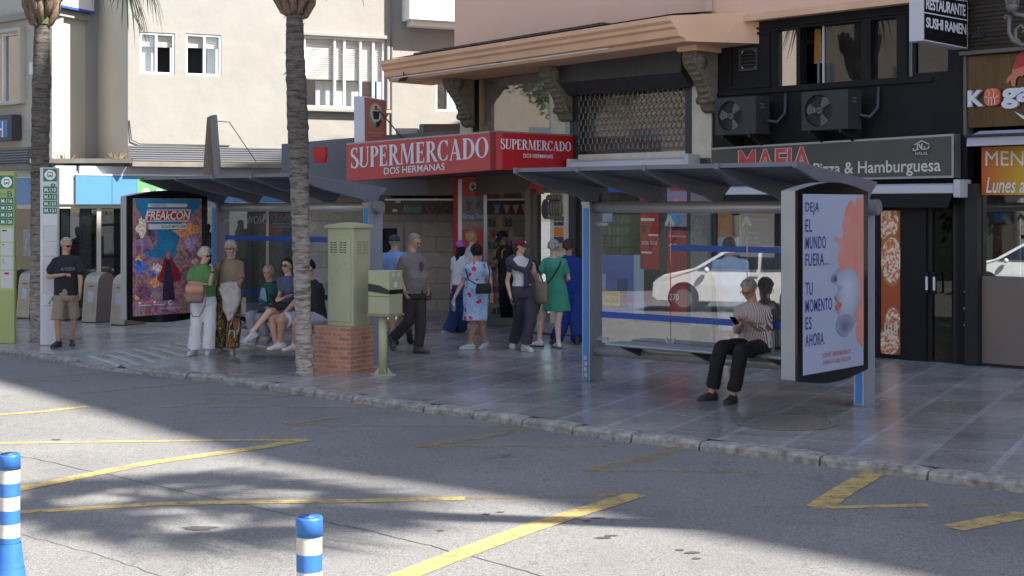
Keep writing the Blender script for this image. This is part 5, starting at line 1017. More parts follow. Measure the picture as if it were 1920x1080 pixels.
# rooftop boxes between the buildings
t = thing('rooftop_box', 'brown and teal equipment box on the kiosk roof', 'roof box', ray(810, 262, 27.2)); m = M(); m.ob(ray(788, 262, 27), V((.9, 0, 0)), V((0, .8, 0)), Z*.30); m.build('body', mat('box_brown', (.14, .10, .09), .7), t); m = M(); m.ob(ray(786, 262, 26.98), V((.08, 0, 0)), V((0, .5, 0)), Z*.29); m.build('teal_panel', mat('box_teal', (.12, .24, .23), .6), t); m = M(); m.ob(ray(742, 262, 27.2), V((.42, 0, 0)), V((0, .8, 0)), Z*.22); m.build('parapet', cream2, t)
# ---------------- bus shelters ----------------
roofm = mat('shelter_roof', (.06, .066, .085), .35, .1, c2=(.08, .088, .11), ns=2)
finm = mat('shelter_fin', (.15, .165, .21), .4, .1, c2=(.125, .135, .175), ns=3)
gshel = glassmat('shelter_glass', (.93, .97, .97), .22, .0, .03)
gshel2 = glassmat('shelter_glass_far', (.9, .94, .94), .10, .0, .04)
stripe_m = mat('blue_band', (.01, .07, .36), .3)
pipe_m = mat('pipe_metal', (.42, .43, .45), .33, .35, c2=(.36, .37, .39), ns=2)
poster_blue = mat('poster_blue', (.30, .355, .50), .35, c2=(.35, .41, .55), ns=1.2)
navy = mat('navy_print', (.02, .03, .22), .5)
def shelter(P0, ang, L, label, gm, panel_side, stripes, grp='bus shelters along the kerb'):
    a = R(ang); u = V((math.cos(a), -math.sin(a), 0)); f = V((-math.sin(a), -math.cos(a), 0)); Z = V((0, 0, 1))
    def at(x, y, z): p = P0+u*x+f*y; return V((p.x, p.y, z))
    g0 = zg(P0.x); g1 = zg((P0+u*L).x)
    t = thing('bus_shelter', label, 'bus shelter', at(0, 0, g0), grp)
    for k, x in enumerate((0, L)):
        g = (g0, g1)[k]
        m = M(); m.ob(at(x-.05, -.14, g), u*.1, f*.25, Z*(2.2-g)); m.ob(at(x-.075, -.17, g+.001), u*.15, f*.31, Z*.012)
        p = m.build('post', post_grey, t, bevel=.008)
        m = M(); m.ob(at(x-.06, .112, g+.02), u*.12, f*.018, Z*(2.19-g)); m.build('edge_trim', alu, p)
        m = M(); m.ob(at(x-.038, .131, g+.03), u*.076, f*.006, Z*(2.10-g)); m.build('blue_strip', blue_paint, p)
        m = M(); m.ob(at(x-.065, .10, 2.17), u*.13, f*.05, Z*.035); m.build('post_cap', alu, p)
        if x == 0:
            m = M()
            for q, z in enumerate((.27, .20, .13, .06)): m.ob(at(x-.025+.008*(q % 2), .1375, g+z), u*.04, f*.003, Z*.045)
            m.build('sticker_remnant', mat('sticker', (.5, .45, .35), .8), p)
    m = M(); m.tube([at(.05, 0, 2.14), at(L-.05, 0, 2.14)], .07, 20); m.build('top_pipe', pipe_m, t, True)
    m = M(); m.tube([at(L+.05, .0, 2.14), at(L+.16, .0, 2.14)], .085, 24); m.tube([at(L+.16, 0, 2.14), at(L+.17, 0, 2.14)], .07, 24); m.build('pipe_cap', mat('cap_grey', (.16, .165, .18), .5), t)
    m = M(); m.tube([at(.05, 0, .375+g0), at(L-.05, 0, .375+g1*.8)], .062, 20); m.build('bottom_pipe', pipe_m, t, True)
    npn = 3; edges = [.14, 1.18, 2.24, L-.08] if L > 3.65 else [.14, 1.16, 2.2, L-.08]
    for i in range(npn):
        m = M(); m.ob(at(edges[i]+.006, -.006, .47), u*(edges[i+1]-edges[i]-.012), f*.012, Z*1.58); pn = m.build('glass_pane', gm, t)
        m = M(); m.ob(at(edges[i]+.006, .0065, .78), u*(edges[i+1]-edges[i]-.012), f*.002, Z*.075); m.build('blue_band', stripe_m, pn)
        if i in stripes:
            x0 = edges[i]+.006; m = M(); m.ob(at(x0, .0065, 1.625), u*(edges[i+1]-edges[i]-.012), f*.002, Z*.07); m.build('blue_band', stripe_m, pn)
    for i in (1, 2):
        for z, s in ((2.04, 1), (.46, -1)):
            x = edges[i]; m = M()
            m.prism([at(x-.02, .02, z), at(x+.02, .02, z), at(x+.075, .02, z-.10*s), at(x+.05, .02, z-.13*s), at(x, .02, z-.07*s), at(x-.05, .02, z-.13*s), at(x-.075, .02, z-.10*s)], f*-.012); m.build('glass_clamp', alu, t)
    for z in (1.93, .52): m = M(); m.prism([at(.05, .02, z+.03), at(.05, .02, z-.03), at(.25, .02, z-.012), at(.25, .02, z+.012)], f*-.012); m.build('glass_clamp', alu, t)
    # bench
    m = M(); m.ob(at(.55, .10, .50), u*(L-.9), f*.34, Z*.025); m.tube([at(.55, .44, .505), at(L-.35, .44, .505)], .018, 10); m.tube([at(.55, .10, .505), at(L-.35, .10, .505)], .018, 10); b = m.build('bench_seat', alu, t, bevel=.004)
    for x in (.75, 1.75, 2.75):
        m = M(); m.prism([at(x, .02, .34), at(x, .02, .46), at(x, .42, .50), at(x, .42, .475), at(x, .2, .40)], u*.03); m.build('bench_bracket', darkgrey, b)
    # roof and fins
    zf, zb = 2.585-.03*0, 2.40
    m = M(); m.prism([at(-.02, 1.42, zf), at(-.02, -.20, zb), at(-.02, -.20, zb-.02), at(-.02, 1.42, zf-.02)], u*(L+.04)); rf = m.build('roof', roofm, t)
    m = M(); m.ob(at(-.03, 1.41, zf-.035), u*(L+.06), f*.03, Z*.045); m.build('gutter', finm, rf)
    for i in range(5):
        x = -.02+(L-.0)*i/4; prof = [(1.47, zf+.015), (1.47, zf-.05), (.95, zf-.20), (.5, 2.30), (.28, 2.26), (.13, 2.205), (-.02, 2.20), (-.06, 2.22), (-.12, 2.30), (-.24, zb-.01), (-.24, zb+.015)]
        m = M(); m.prism([at(x, y, z) for y, z in prof], u*.045); m.build('roof_fin', finm, t, bevel=.006)
    # illuminated-advert case
    x1 = .27 if panel_side == 'L' else L+.27; x0 = x1-.19
    s0, s1 = .44, 1.86; zt, zbm = 2.30, .47; n = 10
    def arc(zz, h): return [(s1-(s1-s0)*i/n, zz+h*math.sin(math.pi*i/n)) for i in range(n+1)]
    prof = arc(zt, .09)+arc(zbm, -.07)[::-1]
    m = M(); m.prism([at(x0, s, z) for s, z in prof], u*(x1-x0-.03)); case = m.build('advert_case', mat('case_grey', (.36, .37, .385), .45, .4, c2=(.3, .31, .325), ns=3), t, bevel=.01)
    m = M(); m.prism([at(x1-.028, s, z) for s, z in prof], u*.026); m.build('advert_border', black_gloss, case)
    q = [at(x1+.001, 1.77, .52), at(x1+.001, .55, .52), at(x1+.001, .55, 2.27), at(x1+.001, 1.77, 2.27)]
    if panel_side == 'R':    # second foot, under the case
        m = M(); m.ob(at(x1-.20, .5, g1), u*.02, f*.02, Z*.4); 
    return t, case, q, at, u, f
SH1, case1, qp1, at1, u1, f1 = shelter(V((1.0, 17.66, 0)), 41.5, 3.7, 'grey bus shelter where the lone old man sits, with a pale blue face advert', gshel, 'R', (1, 2))
SH2, case2, qp2, at2, u2, f2 = shelter(V((-4.62, 22.55, 0)), 42.5, 3.6, 'grey bus shelter behind the green cabinet, with a colourful convention advert', gshel2, 'L', (0, 1, 2))
for o in (SH1, SH2): o['group'] = 'bus shelters along the kerb'
# advert with the face
m = M(); polyq(m, qp1, [(0, 0), (1, 0), (1, 1), (0, 1)], .002, .002); ad = m.build('advert_poster', poster_blue, SH1)
lines = [('DEJA', .035, .25, .885, .955), ('EL', .035, .14, .79, .86), ('MUNDO', .035, .36, .695, .765), ('FUERA...', .035, .40, .60, .67), ('TU', .035, .15, .44, .51), ('MOMENTO', .035, .46, .345, .415), ('ES', .035, .13, .25, .32), ('AHORA.', .035, .34, .155, .225)]
for s, a, b_, c0, c1 in lines: text('advert_lettering', s, sub(qp1, a, c0, b_, c1), navy, ad, .006, bold=.004, spacing=1.12)
coral = mat('coral_print', (.60, .27, .23), .5, c2=(.50, .19, .16), ns=5)
text('advert_lettering', '¡QUÉ BÁRBARO!', sub(qp1, .30, .075, .78, .115), mat('rust_print', (.42, .13, .10), .5), ad, .006)
text('advert_lettering', 'HAIR & CARE SALON', sub(qp1, .32, .042, .77, .066), MC['rust_print'], ad, .006)
m = M(); rr = random.Random(5)
pts = [(1, .985), (.88, .985), (.86, .93), (.80, .97), (.74, .955), (.69, .92), (.67, .87), (.63, .82), (.66, .78), (.62, .74), (.52, .765), (.50, .74), (.56, .725), (.60, .70), (.57, .66), (.56, .62), (.60, .59), (.57, .57), (.64, .545), (.66, .50), (.70, .46), (.76, .455), (.80, .47), (.82, .41), (.87, .40), (.90, .36), (.94, .385), (1, .34)]
polyq(m, qp1, pts[::-1], .004, .002)
polyq(m, qp1, [(.84, .305), (.88, .34), (1, .37), (1, .10), (.95, .115), (.90, .14), (.86, .20), (.89, .25)][::-1], .0045, .002)
m.build('paint_splash', coral, ad)
FP = [(.64, .60), (.52, .565), (.455, .535), (.445, .508), (.50, .492), (.555, .478), (.56, .455), (.54, .435), (.505, .418), (.53, .398), (.56, .380), (.515, .358), (.52, .335), (.565, .315), (.555, .285), (.525, .262), (.545, .215), (.61, .185), (.71, .182), (.80, .215), (.88, .27), (.93, .34), (.985, .40), (.985, .52), (.86, .585), (.74, .61)]
def shade_(pts, nm, n, c0, c1, ctr, k0=0, out=.003):
    for i in range(n):
        f_ = 1-i/n*.92; c = tuple(a+(b-a)*(i/(n-1)) for a, b in zip(c0, c1)); m = M(); polyq(m, qp1, [(ctr[0]+(x-ctr[0])*f_, ctr[1]+(y-ctr[1])*f_) for x, y in pts], out+.0006*i, .0005); m.build(nm, mat('%s_%d' % (nm, i), c, .5), ad)
shade_(FP, 'printed_face', 8, (.25, .29, .40), (.44, .49, .62), (.73, .47))
shade_([(.50, .55), (.452, .528), (.452, .508), (.50, .495), (.55, .505), (.545, .535)], 'printed_nostril', 5, (.20, .23, .33), (.05, .06, .11), (.505, .515), out=.009)
shade_([(.57, .305), (.545, .275), (.53, .258), (.55, .215), (.62, .19), (.71, .186), (.80, .22), (.84, .26), (.78, .30), (.68, .315)], 'printed_chin', 6, (.24, .27, .37), (.12, .14, .21), (.66, .235), out=.009)
m = M(); polyq(m, qp1, [(.505, .425), (.50, .412), (.53, .392), (.60, .377), (.615, .368), (.59, .352), (.545, .338), (.515, .352), (.52, .368), (.545, .380), (.53, .39)], .0135, .001); m.build('printed_lips', mat('lip_print', (.50, .12, .09), .5), ad)
m = M(); m.ob(at1(3.7+.24, 1.30, 2.31), u1*.012, f1*.25, V((0, 0, .03))); 
# convention advert
m = mat('convention_art', (.03, .2, .4), .4); t = m.node_tree; Lk = t.links.new; b = t.nodes['Principled BSDF']
tc = t.nodes.new('ShaderNodeTexCoord'); vo = t.nodes.new('ShaderNodeTexVoronoi'); vo.inputs['Scale'].default_value = 9; vo.inputs['Randomness'].default_value = 1
nz = t.nodes.new('ShaderNodeTexNoise'); nz.inputs['Scale'].default_value = 7; nz.inputs['Detail'].default_value = 8; nz.inputs['Distortion'].default_value = 2.2
Lk(tc.outputs['Object'], nz.inputs['Vector']); Lk(tc.outputs['Object'], vo.inputs['Vector'])
r = t.nodes.new('ShaderNodeValToRGB'); cols = [(.25, (.03, .02, .06)), (.38, (.16, .10, .20)), (.45, (.30, .08, .12)), (.52, (.42, .25, .22)), (.58, (.25, .20, .36)), (.64, (.50, .26, .08)), (.72, (.12, .18, .40)), (.8, (.5, .40, .42))]
while len(r.color_ramp.elements) < len(cols): r.color_ramp.elements.new(.5)
for e, (p, c) in zip(r.color_ramp.elements, cols): e.position = p; e.color = (*c, 1)
Lk(nz.outputs[0], r.inputs[0]); mx = t.nodes.new('ShaderNodeMix'); mx.data_type = 'RGBA'; mx.blend_type = 'OVERLAY'; mx.inputs[0].default_value = .22; Lk(r.outputs[0], mx.inputs[6]); Lk(vo.outputs['Color'], mx.inputs[7]); Lk(mx.outputs[2], b.inputs['Base Color'])
m = M(); polyq(m, qp2, [(0, 0), (1, 0), (1, 1), (0, 1)], .002, .002); ad2 = m.build('advert_poster', MC['convention_art'], SH2)
sb = mat('printed_sky_blue', (.02, .23, .42), .5, c2=(.015, .14, .33), ns=4, contrast=.15)
m = M(); polyq(m, qp2, [(.02, .995), (.98, .995), (.97, .93), (.86, .86), (.80, .82), (.72, .78), (.68, .70), (.64, .60), (.60, .52), (.58, .47), (.40, .48), (.28, .50), (.2, .48), (.26, .55), (.34, .60), (.35, .65), (.29, .70), (.28, .78), (.20, .80), (.12, .86), (.05, .93)][::-1], .004, .002); m.build('printed_sky', sb, ad2)
m = M(); polyq(m, qp2, [(.47, .53), (.53, .53), (.56, .47), (.66, .38), (.70, .30), (.58, .27), (.42, .27), (.34, .30), (.40, .38), (.44, .47)], .005, .002); m.build('printed_cape', mat('printed_crimson', (.32, .02, .03), .5, c2=(.2, .012, .02), ns=8), ad2)
m = M(); polyq(m, qp2, [(.47, .47), (.53, .47), (.56, .36), (.58, .26), (.60, .12), (.42, .12), (.43, .26), (.45, .36)], .006, .002); m.build('printed_robe', mat('printed_dusk', (.03, .02, .05), .5), ad2)
m = M(); polyq(m, qp2, [(.475, .54), (.525, .54), (.535, .51), (.52, .475), (.48, .475), (.465, .51)], .0065, .002); m.build('printed_head', mat('printed_skin', (.38, .19, .12), .5), ad2)
rq = random.Random(21); extra_ = [(rq.uniform(.06, .94), rq.uniform(.12, .72), rq.uniform(.03, .07), rq.uniform(.02, .045), rq.choice([(.3, .06, .08), (.05, .08, .3), (.45, .3, .25), (.14, .08, .16), (.5, .24, .06), (.2, .16, .3), (.06, .03, .06)]), 'x%d' % i) for i in range(34)]; extra_ = [e for e in extra_ if not (.33 < e[0] < .66 and e[1] > .25)]
for (cx, cy, rx, ry, c, nm) in extra_+[(.1, .42, .10, .07, (.03, .1, .4), 'a'), (.78, .72, .2, .08, (.45, .16, .07), 'b'), (.15, .60, .13, .06, (.16, .11, .2), 'c'), (.85, .60, .12, .10, (.22, .16, .3), 'd'), (.35, .40, .1, .05, (.5, .36, .36), 'e'), (.32, .28, .08, .05, (.5, .2, .08), 'f'), (.15, .2, .13, .08, (.10, .04, .08), 'g'), (.12, .76, .08, .09, (.5, .42, .3), 'h')]:
    m = M(); pts = [(min(.99, max(.01, cx+rx*math.cos(i*.2618)*(.45+.75*rr.random()))), cy+ry*math.sin(i*.2618)*(.45+.75*rr.random())) for i in range(24)]
    polyq(m, qp2, pts, .0045, .002); m.build('printed_creature', mat('printed_creature_%s' % (nm if len(nm) < 2 else int(c[0]*1000+c[2]*10)), c, .5, c2=tuple(min(1, x*2.2+.05) for x in c), ns=26, contrast=.12, det=8), ad2)
m = M(); polyq(m, qp2, [(.16, .80), (.80, .80), (.84, .905), (.20, .905)], .007, .002); polyq(m, qp2, [(.22, .735), (.78, .735), (.78, .78), (.22, .78)], .007, .002); polyq(m, qp2, [(.21, .925), (.78, .925), (.78, .955), (.21, .955)], .007, .002)
bn = m.build('printed_banner', mat('banner_white', (.62, .62, .6), .5), ad2)
m = M(); polyq(m, qp2, [(.175, .81), (.80, .81), (.825, .895), (.205, .895)], .009, .002); m.build('printed_band', mat('banner_red', (.45, .03, .03), .5), ad2)
text('advert_lettering', 'FREAkCON', sub(qp2, .18, .815, .82, .892), mat('print_offwhite', (.75, .74, .72), .5), ad2, .012, shear=.2, bold=.02)
text('advert_lettering', '22,23,24 MAYO 2026', sub(qp2, .40, .745, .76, .770), inkblack, ad2, .01, bold=.01)
text('advert_lettering', 'X ANIVERSARIO', sub(qp2, .24, .931, .48, .949), inkblack, ad2, .01)
text('advert_lettering', 'WWW.FREAKCON.ES', sub(qp2, .35, .045, .68, .058), MC['print_offwhite'], ad2, .007)
m = M(); n = 20
for i in range(n-4):
    a0 = .7+i*.314; a1 = a0+.314
    polyq(m, qp2, [(.53+.03*math.cos(a0), .10+.02*math.sin(a0)), (.53+.03*math.cos(a1), .10+.02*math.sin(a1)), (.53+.018*math.cos(a1), .10+.012*math.sin(a1)), (.53+.018*math.cos(a0), .10+.012*math.sin(a0))], .007, .002)
for x in (.08, .29): polyq(m, qp2, [(x, .085), (x+.16, .085), (x+.16, .092), (x, .092)], .007, .002); polyq(m, qp2, [(x, .10), (x+.03, .10), (x+.03, .12), (x, .12)], .007, .002)
m.build('printed_logos', MC['print_offwhite'], ad2)

# ---------------- bus stop totems ----------------
sgreen = mat('sign_green', (.01, .17, .09), .45)
def bus_icon(q, par):
    m = M(); n = 24; polyq(m, q, [(.5+.40*math.cos(2*math.pi*i/n), .5+.40*math.sin(2*math.pi*i/n)) for i in range(n)], .004); m.build('roundel', whitepap, par)
    m = M(); polyq(m, q, [(.30, .36), (.70, .36), (.70, .68), (.64, .72), (.36, .72), (.30, .68)], .007); polyq(m, q, [(.34, .28), (.40, .28), (.40, .36), (.34, .36)], .007); polyq(m, q, [(.60, .28), (.66, .28), (.66, .36), (.60, .36)], .007); par2 = m.build('bus_symbol', sgreen, par)
    m = M(); polyq(m, q, [(.35, .48), (.65, .48), (.65, .65), (.35, .65)], .010); polyq(m, q, [(.35, .39), (.42, .39), (.42, .43), (.35, .43)], .010); polyq(m, q, [(.58, .39), (.65, .39), (.65, .43), (.58, .43)], .010); m.build('bus_window', whitepap, par)
def totem(x0, x1, xs, ytop, ybase, D0, mm, routes, label, panel, yic, tail):
    # x0..x1 front face columns, xs = left side column
    pl = Pl(ray((x0+x1)/2, 387, D0), (.12, -1)); g = pl.pt(x1, ybase); k = (EYE-g.z)
    q = [pl.pt(x0, ybase), pl.pt(x1, ybase), pl.pt(x1, ytop), pl.pt(x0, ytop)]
    for p in q[:2]: p.z = zg(p.x)
    zt = q[3].z; q[2].z = zt
    t = thing('bus_stop_totem', label, 'bus stop sign', (q[0]+q[1])/2, 'bus stop totems by the kerb')
    slab('column', q, pl.n, .17, mm, t, bevel=.012)
    H = zt-q[0].z
    def T(y): return (pl.pt((x0+x1)/2, y).z-q[0].z)/H
    a, b_ = (panel[0]-x0)/(x1-x0), (panel[1]-x0)/(x1-x0)
    def box(ya, yb, m_, nm, o=.003, a=a, b=b_):
        m = M(); polyq(m, q, [(a, T(yb)), (b, T(yb)), (b, T(ya)), (a, T(ya))], o, .003); return m.build(nm, m_, t)
    s = sub(q, a, T(yic[1]), b_, T(yic[0])); pb = box(yic[0], yic[1], sgreen, 'bus_plate'); bus_icon([p+pl.n*.003 for p in s], pb)
    text('zone_lettering', 'B', sub(q, a+(b_-a)*.55, T(yic[1]+15), b_-.04, T(yic[1]+4)), sgreen, t, .004, bold=.02)
    text('zone_lettering', 'ZONA', sub(q, a, T(yic[1]+12), a+(b_-a)*.42, T(yic[1]+8)), sgreen, t, .004)
    for nm, (ya, yb) in routes:
        o = box(ya, yb, sgreen, 'route_plate'); text('route_lettering', nm, sub(q, a+(b_-a)*.10, T(yb-2.5), a+(b_-a)*.92, T(ya+2.5)), whitepap, o, .007, bold=.015)
    return t, q, T, box, a, b_
lime = mat('lime_paint', (.36, .42, .16), .5, c2=(.31, .37, .13), ns=2); 
t, q, T, box, a, b_ = totem(75, 108, 74, 314, 647, 23.2, mat('totem_white', (.62, .62, .66), .45, c2=(.56, .56, .60), ns=2),
    [('M.110', (350, 362)), ('M.112', (363.5, 375)), ('M.120', (376.5, 387.5)), ('M.121', (389, 400.5))], 'white bus stop totem beside the man in black, ZONA B routes 110 to 121', (81, 107), (316, 340), 0)
o = box(422, 551, alu, 'timetable_frame'); 
pm_ = mat('timetable_paper', (.55, .58, .58), .4, c2=(.45, .48, .48), ns=25)
box(426, 452, pm_, 'timetable', .006, a+.06, b_-.04); box(454, 480, pm_, 'timetable', .006, a+.06, b_-.04); box(482, 547, mat('panel_blank', (.5, .5, .55), .4), 'blank_panel', .006, a+.06, b_-.04)
m = M(); polyq(m, q, [(.45, T(570)), (.56, T(570)), (.68, T(556)), (.74, T(556)), (.74, T(560)), (.9, T(570)), (.78, T(570)), (.66, T(561))], .004); m.build('green_emblem', sgreen, t)
text('emblem_lettering', 'Junta de Andalucía', sub(q, .25, T(575), .98, T(571.5)), inkblack, t, .004)
t, q, T, box, a, b_ = totem(-14, 27, 27, 321, 638, 23.6, lime,
    [('M.116', (370.5, 383)), ('M.123', (384, 396)), ('M.124', (397, 409)), ('M.126', (410, 422))], 'lime green bus stop totem at the left edge, ZONA B routes 116 to 126', (0, 25), (329, 354), 0)
box(425, 545, mat('lime_frame', (.40, .46, .2), .5), 'timetable_frame', .003, a-.03, b_+.03)
for ya, yb in ((428, 453), (456, 479), (482, 506), (508, 541)):
    o = box(ya, yb, pm_, 'timetable', .006, a+.04, b_-.02)
box(431, 434, sgreen, 'timetable_heading', .009, a+.1, b_-.3); box(458, 460, sgreen, 'timetable_heading', .009, a+.1, b_-.4); box(484, 494, mat('pale_green', (.3, .5, .3), .5), 'timetable_heading', .009, a+.1, b_-.4); box(511, 515, red, 'timetable_heading', .009, a+.2, b_-.2)

# ---------------- green utility cabinet on a brick plinth ----------------
cabm = mat('cabinet_green', (.40, .41, .265), .55, c2=(.34, .35, .22), ns=2.5, bump=.05, bs=30)
cabd = mat('cabinet_groove', (.07, .08, .045), .6)
brick = brickmat('red_brick', (.56, .225, .12), (.38, .145, .085), (.36, .31, .26), .235, .0615, .011)
c0 = gpt(656.5, 701); a = R(31); ul = V((-math.cos(a), math.sin(a), 0)); ur = V((math.sin(a), math.cos(a), 0)); Z = V((0, 0, 1))
t = thing('utility_cabinet', 'tall olive green electrical cabinet on a red brick plinth', 'utility cabinet', c0+(ul*.29+ur*.26))
b0 = V((c0.x, c0.y, zg(c0.x)-.02)); ptop = .615
m = M(); m.ob(b0, ul*.60, ur*.52, Z*(ptop+.02)); m.build('brick_plinth', brick, t)
b1 = c0+ur*.05+ul*.03; b1.z = c0.z+ptop-.002
hb = 1.30; wl, wr = .43, .37
b1 = c0+ur*.07+ul*.0; b1.z = c0.z+ptop-.002
m = M(); m.ob(b1, ul*wl, ur*wr, Z*hb); cb = m.build('cabinet_body', cabm, t, bevel=.006)
m = M(); L0 = b1-ul*.03-ur*.03+Z*hb; w2, d2 = ul*(wl+.06), ur*(wr+.06)
m.add([L0, L0+w2, L0+w2+d2, L0+d2, L0+Z*.035, L0+w2+Z*.035, L0+w2+d2+Z*.035, L0+d2+Z*.035, L0+w2*.5+d2*.25+Z*.075, L0+w2*.5+d2*.75+Z*.075], [(0, 3, 2, 1), (0, 1, 5, 4), (1, 2, 6, 5), (2, 3, 7, 6), (3, 0, 4, 7), (4, 5, 8), (5, 6, 9, 8), (6, 7, 9), (7, 4, 8, 9)])
m.build('cabinet_roof', cabm, t)
nl = ul.cross(Z)*1; nl = nl if nl.y < 0 else -nl
ql = [b1+ul*(wl-.02)+Z*.06+nl*.001, b1+ul*.04+Z*.06+nl*.001, b1+ul*.04+Z*(hb-.1)+nl*.001, b1+ul*(wl-.02)+Z*(hb-.1)+nl*.001]
m = M(); m.prism([p+nl*.012 for p in ql], -nl*.012); dr = m.build('cabinet_door', cabm, t, bevel=.004)
m = M()
for i in range(5):
    for x in (.10, .27, .52, .69):
        polyq(m, ql, [(x, .80+i*.028), (x+.12, .80+i*.028), (x+.12, .812+i*.028), (x, .812+i*.028)], .0135, .002)
m.build('vent_slots', cabd, dr)
nr_ = ur.cross(Z); nr_ = nr_ if nr_.x > 0 else -nr_
qr = [b1+nr_*.001, b1+ur*wr+nr_*.001, b1+ur*wr+Z*hb+nr_*.001, b1+Z*hb+nr_*.001]
m = M()
for i in range(5):
    for x in (.22, .60): polyq(m, qr, [(x, .74+i*.028), (x+.24, .74+i*.028), (x+.24, .752+i*.028), (x, .752+i*.028)], .006, .006)
m.build('vent_slots', mat('cabinet_louvre', (.28, .30, .19), .5), cb)
m = M(); rr = random.Random(11)
for i in range(9):
    x, y = rr.uniform(.1, .8), rr.uniform(.35, .75); pts = [ql[0]+nl*.0135]*0
    P = [qmap(ql, x+rr.uniform(-.1, .1), y+rr.uniform(-.07, .07))+nl*.014 for _ in range(4)]; m.tube(P, .0022, 4)
m.build('scratched_graffiti', mat('scratch', (.38, .40, .30), .6), dr)
# ---------------- small green box on a post ----------------
pb = gpt(718, 703); t = thing('meter_box_post', 'small olive green box on a round post, strapped with black tape', 'meter box', pb)
m = M(); m.tube([pb-Z*.02, pb+Z*.80], .057, 20); m.build('post', cabm, t, True)
m = M(); m.box(pb+Z*.008, .26, .26, .016, .5); 
for k in range(4):
    d = V((math.cos(k*1.57+.5), math.sin(k*1.57+.5), 0)); m.prism([pb+d*.05+Z*.016, pb+d*.13+Z*.016, pb+d*.05+Z*.11], d.cross(Z)*.008)
m.build('base_plate', cabm, t)
a = R(31); bx = pb-ul*.055+Z*.80-ur*.14; bx = V((pb.x+.095, pb.y-.17, pb.z+.80))
m = M(); m.ob(bx, ul*.335, ur*.30, Z*.56); bb = m.build('box', cabm, t, bevel=.006)
m = M(); m.ob(bx-nl*0-ur*.02-ul*.02-Z*.028, ul*.36, ur*.33, Z*.028); m.build('tray', mat('tray_green', (.26, .24, .13), .6), t)
ql2 = [bx+ul*.335+nl*.002, bx+nl*.002, bx+Z*.56+nl*.002, bx+ul*.335+Z*.56+nl*.002]; qr2 = [bx+nr_*.002, bx+ur*.30+nr_*.002, bx+ur*.30+Z*.56+nr_*.002, bx+Z*.56+nr_*.002]
m = M(); polyq(m, ql2, [(0, .52), (1, .46), (1, .56), (.55, .66), (0, .70)], .003); polyq(m, qr2, [(0, .46), (1, .46), (1, .56), (0, .56)], .003); m.build('tape', mat('black_tape', (.015, .015, .015), .3), bb)
m = M(); polyq(m, ql2, [(0, .40), (1, .40), (1, .412), (0, .412)], .003, .002); m.build('seam', cabd, bb)
m = M()
for cx, cy, s in ((.45, .68, .16), (.3, .9, .1), (.72, .9, .1)): polyq(m, qr2, [(cx+s*math.cos(i*.785)*(.8+.4*rr.random()), cy+s*.5*math.sin(i*.785)*(.8+.4*rr.random())) for i in range(8)], .003, .002)
m.build('peeled_stickers', mat('peeled_white', (.55, .57, .52), .7), bb)

# ---------------- litter inlets ----------------
binm = mat('brushed_steel', (.52, .47, .40), .38, .55, c2=(.42, .37, .31), ns=3, bump=.03, bs=80, stretch=(8, 1, 1)); binside = mat('bin_side', (.10, .072, .065), .5, c2=(.13, .095, .085), ns=3)
def bin_(px, py, wpx, label, s=1.0, ang=28, side=True):
    c = gpt(px, py); a = R(ang); uu = V((math.cos(a), -math.sin(a), 0)); bk = V((math.sin(a), math.cos(a), 0)); Wd = .36*s; Dp = .62*s
    t = thing('litter_bin', label, 'litter bin', c+uu*0, 'steel litter inlets beside the shelter')
    H = .98*s; prof = [(0, .0), (.10, .82*H/.98)]+[(.10+.10+.30*(1-math.cos(math.pi/2*i/5))*1.0-.0, .82*H/.98+(.16)*math.sin(math.pi/2*i/5)) for i in range(0, 6)]
    prof = [(0, .02), (.075, .80), (.10, .87), (.15, .925), (.22, .96), (.32, .98), (.42, .95), (.50, .88), (.56, .75), (.62, .02)]
    P = [c+bk*(x*s)+Z*(z*s) for x, z in prof]
    m = M(); m.prism(P, uu*Wd); m.build('steel_hood', binm, t, bevel=.008)
    m = M(); m.prism([p+uu*(Wd+.0005) for p in P], uu*.006); m.build('side_panel', binside, t)
    m = M(); m.ob(c+bk*.03-Z*.01, uu*Wd, bk*.56*s, Z*.03); m.build('plinth', black, t)
    q = [c+uu*.03+Z*.2*s+bk*.019*s, c+uu*(Wd-.03)+Z*.2*s+bk*.019*s, c+uu*(Wd-.03)+Z*.79*s+bk*.074*s, c+uu*.03+Z*.79*s+bk*.074*s]
    m = M(); polyq(m, q, [(0, 0), (1, 0), (1, 1), (0, 1)], .004, .004); d = m.build('flap', mat('bin_flap', (.46, .42, .36), .35, .5, c2=(.38, .35, .31), ns=6), t, bevel=.003)
    m = M(); polyq(m, q, [(.3, .86), (.72, .86), (.72, .885), (.3, .885)], .012, .008); m.build('handle', black, d)
    m = M(); polyq(m, q, [(.25, .35), (.72, .33), (.78, .68), (.3, .72)], .006, .002); m.build('sticker', mat('bin_sticker', (.5, .54, .58), .5, c2=(.3, .35, .42), ns=20), d)
bin_(153, 605, 30, 'steel litter bin standing just right of the man in black'); bin_(206, 610, 30, 'steel litter bin closest to the left shelter advert')
bin_(30, 597, 30, 'steel litter bin between the lime totem and the palm', 1.0); bin_(115, 600, 30, 'steel litter bin half hidden behind the man in black', .97); bin_(-8, 594, 30, 'steel litter bin mostly hidden behind the lime totem', 1.0)
